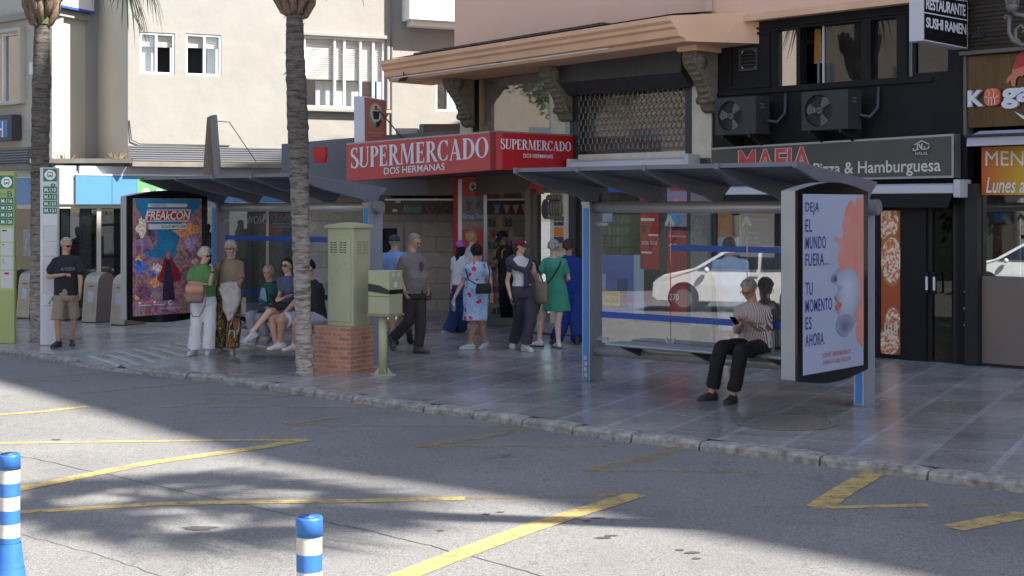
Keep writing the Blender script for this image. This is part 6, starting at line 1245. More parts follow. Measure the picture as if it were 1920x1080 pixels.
# ---------------- flexible posts ----------------
pb_ = mat('bollard_blue', (.012, .10, .42), .5, c2=(.04, .16, .42), ns=9, bump=.1, bs=30); pw_ = mat('bollard_white', (.62, .61, .58), .6, c2=(.40, .38, .35), ns=5, contrast=.3, bump=.1, bs=30)
def bollard(px, ytop, D, label, seed):
    top = ray(px, ytop, D); x, y = top.x, top.y; g = zg(x)+RD; H = top.z-g
    t = thing('flexible_bollard', label, 'bollard', (x, y, g), 'blue and white flexible posts in the road'); r = .0615; n = 28
    def bnd(name, z0, z1, r0, r1, mm, dome=False):
        m = M(); pts = [V((x, y, g+z0)), V((x, y, g+z1))]; rs = [r0, r1]
        if dome: pts = [V((x, y, g+z0)), V((x, y, g+z1-.015)), V((x, y, g+z1-.004)), V((x, y, g+z1)), V((x, y, g+z1-.006))]; rs = [r0, r1, r1*.96, r1*.82, r1*.6]
        m.tube(pts, rs, n, dome); m.build(name, mm, t, True)
    b = [(.0, .10, .095, .083), (.10, .22, .08, .068)]
    bnd('foot', 0, .09, .10, .088, pb_); bnd('collar', .09, .24, .086, .068, pb_)
    zs = [.24, .31, .385, .46, .535, .61, H-.095]
    cols = [pw_, pb_, pw_, pb_, pw_, pb_]
    # bands counted from the top
    z = H-.095; k = 0; zz = [H-.095]
    while z > .30: z -= .083; zz.append(max(z, .24)); 
    bnd('cap', H-.095, H, r+.003, r+.003, pb_, True)
    for k in range(len(zz)-1): bnd('reflective_band' if k % 2 == 0 else 'blue_band', zz[k+1], zz[k], r+(-.0004 if k % 2 == 0 else .0004), r+(-.0004 if k % 2 == 0 else .0004), pw_ if k % 2 == 0 else pb_)
    if zz[-1] > .241: bnd('blue_band', .24, zz[-1], r, r, pb_)
bollard(18, 850, 8.7, 'blue and white striped flexible post at the left edge of the road', 1); bollard(580, 967, 6.8, 'blue and white striped flexible post nearest the camera, bottom centre', 2)

# ---------------- palms ----------------
def barkm(name, c, c2):
    m = mat(name, c, .95); t = m.node_tree; L = t.links.new; b = t.nodes['Principled BSDF']; tc = t.nodes.new('ShaderNodeTexCoord')
    def nz(sc_, st, det=6, d=0):
        mp = t.nodes.new('ShaderNodeMapping'); mp.inputs['Scale'].default_value = st; n = t.nodes.new('ShaderNodeTexNoise'); n.inputs['Scale'].default_value = sc_; n.inputs['Detail'].default_value = det; n.inputs['Roughness'].default_value = .65; n.inputs['Distortion'].default_value = d
        L(tc.outputs['Object'], mp.inputs[0]); L(mp.outputs[0], n.inputs['Vector']); return n.outputs[0]
    r = t.nodes.new('ShaderNodeValToRGB'); e = r.color_ramp.elements; e[0].position = .36; e[0].color = (*[x*.35 for x in c], 1); e[1].position = .62; e[1].color = (*c2, 1); e2 = r.color_ramp.elements.new(.48); e2.color = (*c, 1)
    L(nz(6, (1, 1, 5.0), 7, .6), r.inputs[0])
    sx = t.nodes.new('ShaderNodeSeparateXYZ'); L(tc.outputs['Object'], sx.inputs[0])
    mr = t.nodes.new('ShaderNodeMapRange'); mr.inputs[1].default_value = .4; mr.inputs[2].default_value = 3.2; mr.inputs[3].default_value = 2.1; mr.inputs[4].default_value = .62; L(sx.outputs[2], mr.inputs[0])
    mx = t.nodes.new('ShaderNodeMix'); mx.data_type = 'RGBA'; mx.blend_type = 'MULTIPLY'; mx.inputs[0].default_value = 1; L(r.outputs[0], mx.inputs[6]); L(mr.outputs[0], mx.inputs[7]); L(mx.outputs[2], b.inputs['Base Color'])
    bp = t.nodes.new('ShaderNodeBump'); bp.inputs['Strength'].default_value = .6; bp.inputs['Distance'].default_value = .025; L(nz(7, (1, 1, 4.5), 8, .6), bp.inputs['Height']); L(bp.outputs[0], b.inputs['Normal']); return m
bark = barkm('palm_bark', (.145, .128, .115), (.22, .195, .175))
boot = mat('palm_boot', (.24, .17, .12), .85, c2=(.09, .06, .04), ns=9, stretch=(6, 6, 1), contrast=.15, bump=.4, bs=20)
leafg = mat('palm_leaf', (.055, .085, .02), .45, c2=(.12, .16, .04), ns=2.5); leafd = mat('palm_dry', (.26, .19, .11), .8, c2=(.17, .12, .07), ns=4)
def fan(m, c, d, ln, pet, rnd, droop=.5, nb=26):
    d = d.normalized(); side = d.cross(V((0, 0, 1))); side = side.normalized() if side.length > .01 else V((1, 0, 0)); up = side.cross(d)
    h = c+d*pet+V((0, 0, -.12*pet)); m.tube([c, c+d*pet*.5+V((0, 0, .02)), h], [.022, .016, .012], 5)
    for i in range(nb):
        a = (i/(nb-1)-.5)*R(170); dr = (d*math.cos(a)+side*math.sin(a)).normalized(); l = ln*(.72+.28*math.cos(a))*rnd.uniform(.85, 1.1)
        sd = (side*math.cos(a)-d*math.sin(a)); wv = .028*ln/1.0; pts = []
        for k, tt in enumerate((0, .35, .7, 1)):
            z = -droop*l*(tt**2.2)*rnd.uniform(.8, 1.2); pts.append((h+dr*l*tt*(1-.25*droop*tt)+V((0, 0, z))+up*.03*math.cos(i*3.14), (wv*(.25, 1, .7, .06)[k])))
        o = len(m.v)
        for p, w_ in pts: m.v += [p-sd*w_, p+sd*w_]
        for k in range(3): m.f.append((o+2*k, o+2*k+1, o+2*k+3, o+2*k+2)); m.mi.append(m.m)
def palm(cl, rad, label, crownz, seed, fans=26, flen=1.15, boots=True, lean=V((0, 0, 0)), extra=()):
    rnd = random.Random(seed); base = cl[0]
    t = thing('palm_tree', label, 'palm tree', base, 'palm trees along the street')
    m = M(); P = []; Rr = []
    for a_, b2 in zip(range(len(cl)-1), range(1, len(cl))):
        n = max(2, int((cl[b2]-cl[a_]).length/.045))
        for k in range(n):
            f = k/n; P.append(cl[a_].lerp(cl[b2], f)); Rr.append((rad[a_]*(1-f)+rad[b2]*f)*(1+rnd.uniform(-.03, .05)+.03*math.sin(k*1.9)))
    P.append(cl[-1]); Rr.append(rad[-1]); m.tube(P, Rr, 22)
    for i in range(22*0, len(m.v)):
        v = m.v[i]; nn = mnoise.noise(v*9); m.v[i] = v+V((nn, mnoise.noise(v*9+V((5, 5, 5))), 0))*.008
    m.build('trunk', bark, t, True)
    top = cl[-1]; r0 = rad[-1]
    if boots:
        m = M()
        for i in range(60):      # ragged fibres at the neck
            a = rnd.uniform(0, 6.28); p = top+V((math.cos(a)*r0, math.sin(a)*r0, rnd.uniform(-.9, .05))); m.tube([p, p+V((math.cos(a), math.sin(a), 0))*rnd.uniform(.01, .05)+V((0, 0, rnd.uniform(-.06, .02)))], [.006, .002], 4)
        nB = 9
        for k in range(4):
            for i in range(nB):
                if rnd.random() < .12: continue
                a = 2*math.pi*(i+k*.5)/nB+rnd.uniform(-.28, .28); d = V((math.cos(a), math.sin(a), 0)); z0 = -.03+k*.13+rnd.uniform(-.05, .05); r1 = r0*(.72+.12*k+rnd.uniform(-.06, .08))
                m.tube([top+d*r1*.8+Z*z0, top+d*(r1+.07)+Z*(z0+.05), top+d*(r1+.15+.02*k)+Z*(z0+.22), top+d*(r1+.19+.03*k)+Z*(z0+.52)], [.02, rnd.uniform(.035, .06), rnd.uniform(.045, .07), .035], 7)
        m.build('leaf_sheaths', boot, t, True)
    m = M(); c = V((top.x, top.y, top.z+crownz))
    m.tube([top, c], [r0*1.2, r0*.9], 10); m2 = M()
    for i in range(fans):
        a = 2.4*i+rnd.uniform(-.3, .3); e = R(70)-R(118)*(i/fans)
        d = V((math.cos(a)*math.cos(e), math.sin(a)*math.cos(e), math.sin(e)))
        fan(m if i < fans*.86 else m2, c+d*.1, d, flen*rnd.uniform(.85, 1.15), flen*rnd.uniform(.8, 1.1), rnd, .35+.5*(i/fans))
    for d, ln, pet, dry in extra: fan(m2 if dry else m, c+d.normalized()*.1, d, ln, pet, rnd, .9, 22)
    o = m.build('crown', [leafg], t); o2 = m2.build('dry_fronds', leafd, t) if m2.v else None
g1_ = gpt(75, 640); D1 = g1_.y
cl1 = [ray(73, 644, D1), ray(72, 500, D1), ray(75, 300, D1), ray(78, 150, D1), ray(79, 46, D1)]; cl1[0].z = zg(cl1[0].x)-.02
palm(cl1, [.145, .135, .145, .15, .125], 'palm with a thick ringed trunk between the two bus stop totems', 2.9, 1, extra=[(V((.66, -.2, -.85)), .72, 2.45, 0), (V((.72, .3, -.80)), .62, 2.3, 0)])
g2_ = gpt(572, 704); D2 = g2_.y
cl2 = [ray(572, 706, D2), ray(568, 600, D2), ray(563, 400, D2), ray(558, 220, D2), ray(554, 120, D2), ray(552, 26, D2)]; cl2[0].z = zg(cl2[0].x)-.02
palm(cl2, [.115, .105, .115, .135, .125, .105], 'palm with a slender leaning trunk beside the green cabinet', 2.9, 2)
# two taller palms stand on the pavement outside the frame; they throw the frond shadows on the road
for k, (x, y, h, s) in enumerate(((8.0, 8.1, 10.2, 3),)):
    b = V((x, y, zg(x))); palm([b, b+Z*h*.5+V((-.35, -.75, 0)), b+Z*h+V((-.75, -1.9, 0))], [.16, .14, .12], 'tall leaning palm farther up the pavement past the right shelter', .5, s, fans=38, flen=.80, boots=False)
# ---------------- people ----------------
def skinmat(name, c):
    m = mat(name, c, .5, c2=tuple(x*.82 for x in c), ns=9); b = m.node_tree.nodes['Principled BSDF']
    b.inputs['Subsurface Weight'].default_value = .12; b.inputs['Subsurface Radius'].default_value = (.02, .008, .004); return m
sk_a = skinmat('skin_tan', (.50, .28, .19)); sk_b = skinmat('skin_fair', (.62, .39, .29)); sk_c = skinmat('skin_brown', (.34, .18, .11))
shoe_white = mat('shoe_white', (.62, .62, .63), .6, c2=(.5, .5, .52), ns=25); shoe_dark = mat('shoe_dark', (.025, .025, .028), .5); sole_m = mat('sole_pale', (.5, .48, .45), .7); lens = mat('dark_lens', (.01, .01, .012), .12)
def cloth(name, c, c2=None, ns=6, **k): return mat('cloth_'+name, c, k.pop('rough', .85), c2=c2 or tuple(x*.75 for x in c), ns=ns, bump=.25, bs=55, **k)
WS = bpy.data.scenes.new('workshop')
def remesh(m, vox, name, mt, par, smooth_it=2, fold=0, fs=7, seed=0, mats=None):
    me = bpy.data.meshes.new('tmp'); me.from_pydata([tuple(p) for p in m.v], [], m.f)
    o = bpy.data.objects.new('tmp', me); WS.collection.objects.link(o)
    r = o.modifiers.new('r', 'REMESH'); r.mode = 'VOXEL'; r.voxel_size = vox; r.use_smooth_shade = True
    s = o.modifiers.new('s', 'SMOOTH'); s.factor = .5; s.iterations = smooth_it
    WL = WS.view_layers[0]; WL.update(); dg_ = WL.depsgraph
    n = bpy.data.meshes.new_from_object(o.evaluated_get(dg_)); bpy.data.objects.remove(o); bpy.data.meshes.remove(me)
    org = ORG[par.name]; sh = V((seed*3.1, seed*1.7, 0))
    if fold:
        import numpy as np
        k = len(n.vertices); co = np.empty(k*3, 'f'); no = np.empty(k*3, 'f'); n.vertices.foreach_get('co', co); n.vertex_normals.foreach_get('vector', no)
        co = co.reshape(-1, 3); no = no.reshape(-1, 3); am = np.empty(k, 'f')
        for i, c in enumerate(co.tolist()):
            q = V((c[0]*fs+sh.x, c[1]*fs+sh.y, c[2]*fs*.45)); am[i] = fold*(mnoise.noise(q)+.5*mnoise.noise(q*2.3))
        n.vertices.foreach_set('co', (co+no*am[:, None]).ravel())
    n.transform(Matrix.Translation(-org))
    n.name = name; n.materials.clear(); n.materials.append(mt); n.shade_smooth()
    o2 = bpy.data.objects.new(name, n); sc.collection.objects.link(o2); o2.parent = par; ORG[o2.name] = org; return o2
def _end():
    bpy.data.scenes.remove(WS)
def hand(m, w_, hd, pn, s, curl=.5, thumb=1, sp=1.0):
    # w_: wrist, hd: direction of the hand, pn: palm normal; five separate fingers
    hd = hd.normalized(); pn = (pn-hd*pn.dot(hd)).normalized(); sd = hd.cross(pn)*thumb
    c = w_+hd*.048*s; m.ell(c, sd*.040*s, pn*.016*s, hd*.056*s, 12, 8)
    for k, (off, ln) in enumerate(((.029, .070), (.010, .080), (-.010, .076), (-.028, .060))):
        b = w_+hd*.088*s+sd*off*s; d = (hd+sd*off*4*sp).normalized(); l = ln*s; r = .0088*s; a = curl*(1+.12*k)
        p1 = b+d*l*.42; d2 = (d*math.cos(a)+pn*math.sin(a)).normalized(); p2 = p1+d2*l*.33; d3 = (d*math.cos(a*1.8)+pn*math.sin(a*1.8)).normalized(); p3 = p2+d3*l*.27
        m.cap_(b-d*.02*s, p1, r*1.05, r, 7); m.cap_(p1, p2, r, r*.92, 7); m.cap_(p2, p3, r*.92, r*.75, 7)
    b = w_+hd*.03*s+sd*.03*s; d = (hd*.75+sd*.65+pn*.3*curl).normalized(); p1 = b+d*.036*s; d2 = (hd*.95+sd*.25+pn*.5*curl).normalized(); m.cap_(b, p1, .012*s, .0105*s, 8); m.cap_(p1, p1+d2*.032*s, .0105*s, .008*s, 8)
NP = [0]
def person(label, J, face=0, hface=None, hp=0, H=1.0, W=1.0, fem=False, skin=None, top=None, bot=None, hair=None, cap=None, shoe=None, glasses=None, foot=None, group=None, cur=(.5, .5), hdir=(None, None), beard=None, lift=(0, 0), belly=0, watch=None, thw=1.0):
    NP[0] += 1; sid = NP[0]; s = H; skin = skin or sk_b; hface = face if hface is None else hface
    fa = R(face); Fw = V((math.sin(fa), -math.cos(fa), 0)); Lt = V((math.cos(fa), math.sin(fa), 0)); Ls = Lt if Lt.x >= 0 else -Lt
    D0 = J['D']; Z = V((0, 0, 1))
    def P(j): return ray(j[0], j[1], D0+(j[2] if len(j) > 2 else 0))
    # ankles: planted feet find their depth on the pavement
    AN = {}
    for k in 'ab':
        j = J['an'+k]
        if len(j) == 2:
            kx = (j[0]-960)/F; h = .085*s; D = (EYE+.024-h)/((j[1]-HOR)/F+.012*kx); AN[k] = V((kx*D, D, zg(kx*D)+h))
        else: AN[k] = P(j)
    neck = P(J['neck']); hip = P(J['hip']); hw = (.158 if fem else .185)*s*W; hh = (.088 if not fem else .092)*s*(W**.5)
    SH_ = {'a': neck-Ls*hw*.92-Z*.082*s, 'b': neck+Ls*hw*.92-Z*.082*s}; HP = {'a': hip-Ls*hh, 'b': hip+Ls*hh}
    if 'lean' in J: pass
    base = V(((AN['a'].x+AN['b'].x)/2, (AN['a'].y+AN['b'].y)/2, zg(hip.x)))
    t = thing('person', label, 'person', base, group)
    EL = {k: P(J['el'+k]) for k in 'ab' if 'el'+k in J}; WR = {k: P(J['wr'+k]) for k in 'ab' if 'wr'+k in J}
    KN = {k: P(J['kn'+k]) for k in 'ab'}
    for k in 'ab':
        if len(J['kn'+k]) == 2:   # knee midway in depth, bent slightly forward
            kk = J['kn'+k]; md = (HP[k].y+AN[k].y)/2+Fw.y*.05; KN[k] = ray(kk[0], kk[1], md)
    hc = P(J['head'])
    ha = R(hface); hF = V((math.sin(ha), -math.cos(ha), 0)); hL = V((math.cos(ha), math.sin(ha), 0)); pt_ = R(hp)
    hFp = hF*math.cos(pt_)-Z*math.sin(pt_); hU = Z*math.cos(pt_)+hF*math.sin(pt_)
    up = (neck-hip); Lg = up.length; up = up/Lg; Fb = (Fw-up*Fw.dot(up)).normalized()
    def tors(tab, inf, m, n=20, dz=0):
        rings = []
        for tt, a, b in tab: rings.append((hip+up*Lg*tt+Fb*(belly*.04*max(0, 1-abs(tt-.3)/.3)), Lt*(a*s*W+inf), Fb*(b*s*W+inf+belly*.04*max(0, 1-abs(tt-.3)/.3))))
        m.loft(rings, n, ex=2.3)
    if fem: TB = [(-.13, .08, .07), (-.10, .150, .105), (.02, .172, .118), (.15, .160, .110), (.38, .122, .090), (.55, .132, .098), (.70, .148, .112), (.80, .150, .102), (.88, .128, .088), (.95, .088, .07), (1.0, .058, .055)]
    else: TB = [(-.13, .08, .07), (-.10, .140, .105), (.02, .162, .115), (.15, .158, .112), (.38, .148, .105), (.55, .160, .110), (.70, .176, .118), (.80, .176, .112), (.88, .150, .098), (.95, .100, .078), (1.0, .064, .06)]
    # ---- the body: one continuous surface
    m = M(); tors(TB, -.008, m)
    m.cap_(neck-Z*.05*s, hc-hU*.05*s-hF*.012*s, .062*s*(.9 if fem else 1), .056*s*(.9 if fem else 1), 14)
    for k in 'ab': m.cap_(neck-Z*.03*s, SH_[k]+Z*.004, .050*s, .046*s, 12)
    q = s*(.95 if fem else 1)
    c1 = hc+hU*.028*q-hFp*.012*q; m.ell(c1, hL*.076*q, hFp*.096*q, hU*.088*q, 18, 12)
    m.ell(hc-hU*.035*q+hFp*.018*q, hL*.060*q, hFp*.068*q, hU*.072*q, 16, 10); m.ell(hc-hU*.088*q+hFp*.058*q, hL*.026*q, hFp*.022*q, hU*.020*q, 10, 7)
    m.cap_(hc+hU*.016*q+hFp*.080*q, hc-hU*.022*q+hFp*.103*q, .009*q, .0145*q, 8); m.ell(hc+hU*.032*q+hFp*.078*q, hL*.050*q, hFp*.014*q, hU*.010*q, 10, 6)
    m.ell(hc-hU*.055*q+hFp*.080*q, hL*.024*q, hFp*.012*q, hU*.011*q, 10, 6)
    for e in (-1, 1):
        m.ell(hc-hU*.002*q+hL*.077*q*e-hFp*.005*q, hL*.009*q, hFp*.018*q, hU*.031*q, 10, 7); m.ell(hc-hU*.02*q+hL*.040*q*e+hFp*.052*q, hL*.022*q, hFp*.026*q, hU*.026*q, 10, 7)
    aw = (.9 if fem else 1)*(W**.5)
    for k in 'ab':
        sg = -1 if k == 'a' else 1
        if k in EL:
            m.cap_(SH_[k], EL[k], .050*s*aw, .038*s*aw, 12); m.cap_(EL[k], WR[k], .038*s*aw, .026*s*aw, 12); m.cap_(EL[k].lerp(WR[k], .15), EL[k].lerp(WR[k], .45), .040*s*aw, .035*s*aw, 12)
            hd = (WR[k]-EL[k]).normalized(); 
            if hdir[0 if k == 'a' else 1]: hd = V(hdir[0 if k == 'a' else 1]).normalized()
            pn = (neck-SH_[k]).normalized() if abs(hd.z) > .6 else -Z
            if abs(pn.dot(hd)) > .9: pn = Fw
            hand(m, WR[k]-hd*.005, hd, pn, s*(.92 if fem else 1), cur[0 if k == 'a' else 1], 1 if k == 'a' else -1)
        m.cap_(HP[k], KN[k], .083*s*(W**.5)*thw, .056*s*thw, 14); m.cap_(KN[k], AN[k], .052*s*thw, .036*s, 12); m.cap_(KN[k].lerp(AN[k], .15)-Fw*.012, KN[k].lerp(AN[k], .42)-Fw*.012, .056*s*thw, .046*s*thw, 12)
        fd = (foot or {}).get(k, (face, 0)); a = R(fd[0]); pit = R(fd[1]); fF = V((math.sin(a), -math.cos(a), 0)); fD = fF*math.cos(pit)-Z*math.sin(pit); fU = Z*math.cos(pit)+fF*math.sin(pit)
        fp = AN[k]-fU*.052*s; m.cap_(fp-fD*.03*s, fp+fD*.11*s, .032*s, .026*s, 10)
    remesh(m, .0085, 'body', skin, t, 2)
    # ---- face details
    dk_ = mat('iris_dark', (.03, .02, .015), .2); br = (hair or {}).get('brow', mat('brow_grey', (.18, .15, .13), .9)); 
    m = M(); 
    for e in (-1, 1): m.ell(hc+hU*.008*q+hL*.031*q*e+hFp*.083*q, hL*.014*q, hFp*.007*q, hU*.008*q, 8, 5)
    m.build('eyes', dk_, t, True)
    m = M()
    for e in (-1, 1): m.cap_(hc+hU*.029*q+hL*.018*q*e+hFp*.093*q, hc+hU*.030*q+hL*.047*q*e+hFp*.082*q, .0055*q, .004*q, 6)
    m.build('eyebrows', br, t, True)
    m = M(); m.ell(hc-hU*.056*q+hFp*.0905*q, hL*.024*q, hFp*.007*q, hU*.0075*q, 10, 6); m.build('lips', mat('lips', (.36, .13, .11), .5), t, True)
    if glasses:
        m = M(); 
        for e in (-1, 1):
            cc_ = hc+hU*.008*q+hL*.032*q*e+hFp*.100*q
            if glasses == 'sun': m.ell(cc_, hL*.029*q, hFp*.006*q, hU*.019*q, 12, 6)
            else: m.tube([cc_+hL*.026*q*math.cos(i*.5236)+hU*.018*q*math.sin(i*.5236) for i in range(13)], .0017*q, 5)
            m.cap_(cc_+hL*.024*q*e+hU*.006*q, hc+hL*.079*q*e+hU*.008*q-hFp*.0*q, .003*q, .003*q, 5)
        m.cap_(hc+hU*.012*q-hL*.01*q+hFp*.104*q, hc+hU*.012*q+hL*.01*q+hFp*.104*q, .003*q, .003*q, 5); m.build('sunglasses' if glasses == 'sun' else 'glasses', lens, t, True)
    # ---- hair: shell over the skull, open at the face
    if hair:
        st = hair.get('style', 'short'); th = hair.get('th', .012)*q; m = M(); nA, nB = 48, 26; o_ = 0; vs = []
        for j in range(nB+1):
            ph = math.pi*j/nB                     # 0 top .. pi bottom
            for i in range(nA):
                a = 2*math.pi*i/nA; x, y, z = math.sin(ph)*math.sin(a), math.sin(ph)*math.cos(a), math.cos(ph)    # y forward
                lim = {'short': -.36, 'bob': -.75, 'long': -.62, 'bald': -.22, 'bun': -.45}[st]
                front = y > .15
                zl = lim if y < -.1 else (lim+(.62-lim)*min(1, max(0, (y+.1)/.75)))
                if st == 'bald' and y > -.2: zl = max(zl, .98 if z > .55 else zl)
                k = 1.0 if z > zl else -1
                nn = mnoise.noise(V((x*3+sid, y*3, z*3)))*.5+mnoise.noise(V((x*9+sid, y*9, z*3)))*.7
                ex_ = th*(1+nn) if k > 0 else -.012*q
                if st == 'bald' and z > .5 and y > -.35: ex_ = -.01*q
                if cap and z > -.05 and k > 0: ex_ = -.002*q
                vol = hair.get('vol', 0)*q*max(0, z+.1)
                vs.append(c1+hL*x*(.078*q+ex_+vol*.6)+hFp*y*(.098*q+ex_+vol*.3)+hU*z*(.090*q+ex_+vol))
        m.add(vs, [(j*nA+i, j*nA+(i+1) % nA, (j+1)*nA+(i+1) % nA, (j+1)*nA+i)[::-1] for j in range(nB) for i in range(nA)])
        if st in ('bob', 'long'):
            ln = hair.get('len', .10)*q
            m.loft([(c1-hU*.02*q-hFp*.03*q, hL*.088*q, hFp*.070*q), (c1-hU*(.05*q+ln*.4)-hFp*.035*q, hL*.085*q, hFp*.062*q), (c1-hU*(.06*q+ln)-hFp*.045*q, hL*.060*q, hFp*.04*q)], 16)
        if st == 'bun': m.ell(c1-hFp*.105*q-hU*.02*q, hL*.045*q, hFp*.04*q, hU*.05*q, 12, 8)
        if st == 'pony': pass
        for pp in hair.get('tails', ()): m.tube([c1+hL*a*q+hFp*b*q+hU*c*q for a, b, c, r in pp], [r*q for a, b, c, r in pp], 9)
        m.build('hair', hair['m'], t, True)
    if cap:
        m = M(); rr_ = []; cc_ = c1+hU*.018*q
        for j in range(8):
            a = j/7*math.pi/2; rr_.append((cc_+hU*.083*q*math.sin(a), hL*.088*q*max(.03, math.cos(a)), hFp*.107*q*max(.03, math.cos(a))))
        rr_ = [(cc_-hU*.022*q, hL*.086*q, hFp*.105*q)]+rr_; m.loft(rr_, 20); cp = m.build('cap', cap['m'], t, True)
        b = R(cap.get('turn', 0)); bF = hFp*math.cos(b)+hL*math.sin(b); bL = hL*math.cos(b)-hFp*math.sin(b)
        m = M(); vs = []; n = 10
        for i in range(n+1):
            a = -1.25+2.5*i/n; dd = bL*math.sin(a)*.078*q+bF*math.cos(a)*.09*q; ot = bL*math.sin(a)*.074*q+bF*(math.cos(a)*.075+.105)*q
            vs += [cc_+dd-hU*.012*q, cc_+ot-hU*(.028-.0*a*a+.012*a*a)*q]
        m.add(vs+[v-hU*.006*q for v in vs], [(2*i, 2*i+1, 2*i+3, 2*i+2) for i in range(n)]+[(2*n+2+2*i+2, 2*n+2+2*i+3, 2*n+2+2*i+1, 2*n+2+2*i) for i in range(n)]+[(2*i+1, 2*n+3+2*i, 2*n+5+2*i, 2*i+3) for i in range(n)])
        m.build('cap_peak', cap.get('pm', cap['m']), t, True)
        if cap.get('badge'): m = M(); pb_c = cc_+bF*.100*q+hU*.028*q; m.ell(pb_c, bL*.022*q, bF*.008*q, hU*.02*q, 10, 6); m.build('cap_badge', cap['badge'], cp)
    # ---- clothes
    up_t = lambda py: None
    if top:
        m = M(); hem = top.get('hem', -.10); inf = top.get('inf', .014); tab = [r for r in TB if r[0] > hem+.01 and r[0] < .97]
        i0 = 0
        for i in range(len(TB)-1):
            if TB[i][0] <= hem <= TB[i+1][0]: f_ = (hem-TB[i][0])/(TB[i+1][0]-TB[i][0]); first = (hem, max(TB[i][1]*(1-f_)+TB[i+1][1]*f_, .14), max(.105, TB[i][2]*(1-f_)+TB[i+1][2]*f_)); break
        else: first = (hem, .17, .12)
        if top.get('loose'): tab = [(a, max(b, .150 if fem else .165), max(c, .112)) for a, b, c in tab if a < .8]+[r for r in tab if r[0] >= .8]; first = (hem, max(first[1], .168), max(first[2], .12))
        tab = [first]+tab+[(.985, .074, .068), (1.03, .060, .060)]; tors(tab, inf, m)
        if fem:
            for e in (-1, 1): m.ell(hip+up*Lg*.66+Lt*.075*s*e+Fb*.085*s, Lt*.065*s, Fb*.055*s, up*.06*s, 12, 8)
        sl = top.get('sleeve', .55)
        for k in 'ab':
            if k not in EL: continue
            m.cap_(neck-Z*.035*s, SH_[k]+Z*.008, .056*s, .056*s, 12); e0 = SH_[k]; lim = EL[k]; r0, r1 = .060*s*aw, (.060+top.get('bag', .006))*s*aw
            if sl <= 1: m.cap_(e0, e0.lerp(lim, sl*.9), r0, r1, 12); m.tube([e0.lerp(lim, sl*.5), e0.lerp(lim, sl)], [r1, r1*1.03], 14)
            else: m.cap_(e0, lim, r0, .052*s*aw, 12); m.cap_(lim, lim.lerp(WR[k], sl-1), .052*s*aw, .043*s*aw, 12)
        remesh(m, .011, top.get('name', 'shirt'), top['m'], t, 2, .012, 9, sid)
    if bot:
        kd = bot['kind']; m = M()
        if kd in ('trousers', 'shorts'):
            tb = [(-.14, .150, .112), (-.06, .165, .125), (.02, .176 if fem else .168, .124), (.10, .168 if fem else .162, .118), (bot.get('waist', .16), .150 if fem else .158, .112)]
            tors(tb, .012, m); ln = bot.get('len', 2 if kd == 'trousers' else .85); rt, rk_, ra_ = bot.get('r', (.098, .078, .072))
            for k in 'ab':
                if ln <= 1: e = HP[k].lerp(KN[k], ln); m.cap_(HP[k], HP[k].lerp(KN[k], ln*.8), rt*s, rk_*s*1.04, 14); m.tube([HP[k].lerp(KN[k], ln*.5), e], [rk_*s*1.06, rk_*s*1.12], 16)
                else:
                    e = KN[k].lerp(AN[k], min(ln-1, 1)); ax = (AN[k]-KN[k]).normalized(); ex2 = e+ax*(.02*s if ln >= 2 else 0); m.cap_(HP[k], KN[k], rt*s, rk_*s, 14); m.cap_(KN[k], KN[k].lerp(e, .8), rk_*s, ra_*s, 14); m.tube([KN[k].lerp(e, .5), ex2], [(rk_*.4+ra_*.6)*s, ra_*s*1.05], 16)
            remesh(m, .011, kd, bot['m'], t, 2, .014, 7, sid+20)
        elif kd == 'dress':
            hemz = bot['hem'];                     # hem point (pixel) -> centre of the hem
            hc_ = P(hemz); rw, rd_ = bot.get('w', (.26, .2)); rings = [(hc_, Lt*rw*s, Fb*rd_*s), (hc_.lerp(hip, .5), Lt*(rw*.6+.175*.4)*s, Fb*(rd_*.6+.05)*s), (hip, Lt*.19*s*W, Fb*.14*s*W), (hip+up*Lg*.18, Lt*.178*s*W, Fb*.128*s*W)]
            m.loft(rings, 28); tors([r for r in TB if .1 < r[0] < .96]+[(.965, .088, .072)], .015, m)
            sl = bot.get('sleeve', .6)
            for k in 'ab':
                if k in EL: m.cap_(neck-Z*.045*s, SH_[k]+Z*.006, .052*s, .054*s, 12)
                if k in EL and sl: m.cap_(SH_[k], SH_[k].lerp(EL[k], sl*.85), .060*s*aw, .060*s*aw, 12); m.tube([SH_[k].lerp(EL[k], sl*.5), SH_[k].lerp(EL[k], sl)], [.063*s*aw, .066*s*aw], 14)
            for e in (-1, 1): m.ell(hip+up*Lg*.64+Lt*.075*s*e+Fb*.085*s, Lt*.07*s, Fb*.055*s, up*.065*s, 12, 8)
            remesh(m, .011, 'dress', bot['m'], t, 2, .016, 8, sid+40)
    # ---- shoes
    sm, so, bulk = (shoe or (shoe_white, sole_m, 1.0))
    for k in 'ab':
        fd = (foot or {}).get(k, (face, 0)); a = R(fd[0]); pit = R(fd[1]); fF = V((math.sin(a), -math.cos(a), 0)); fD = fF*math.cos(pit)-Z*math.sin(pit); fU = Z*math.cos(pit)+fF*math.sin(pit); fS = fD.cross(fU)
        o0 = AN[k]-fU*.085*s; b = s*bulk*(.92 if fem else 1); m = M(); rg = []
        for x, w2, zc_, h2 in ((-.075, .022, .045, .028), (-.062, .034, .050, .040), (-.02, .038, .060, .050), (.03, .038, .056, .044), (.08, .042, .046, .033), (.125, .044, .039, .026), (.165, .036, .034, .020), (.187, .016, .030, .012)): rg.append((o0+fD*x*b+fU*zc_*b, fS*w2*b, fU*h2*b))
        m.loft(rg, 14, ex=2.4); m.cap_(o0+fU*.07*s-fD*.01, o0+fU*.10*s-fD*.012, .040*b, .040*b, 12); sh_ = m.build('shoe', sm, t, True)
        m = M(); rg = []
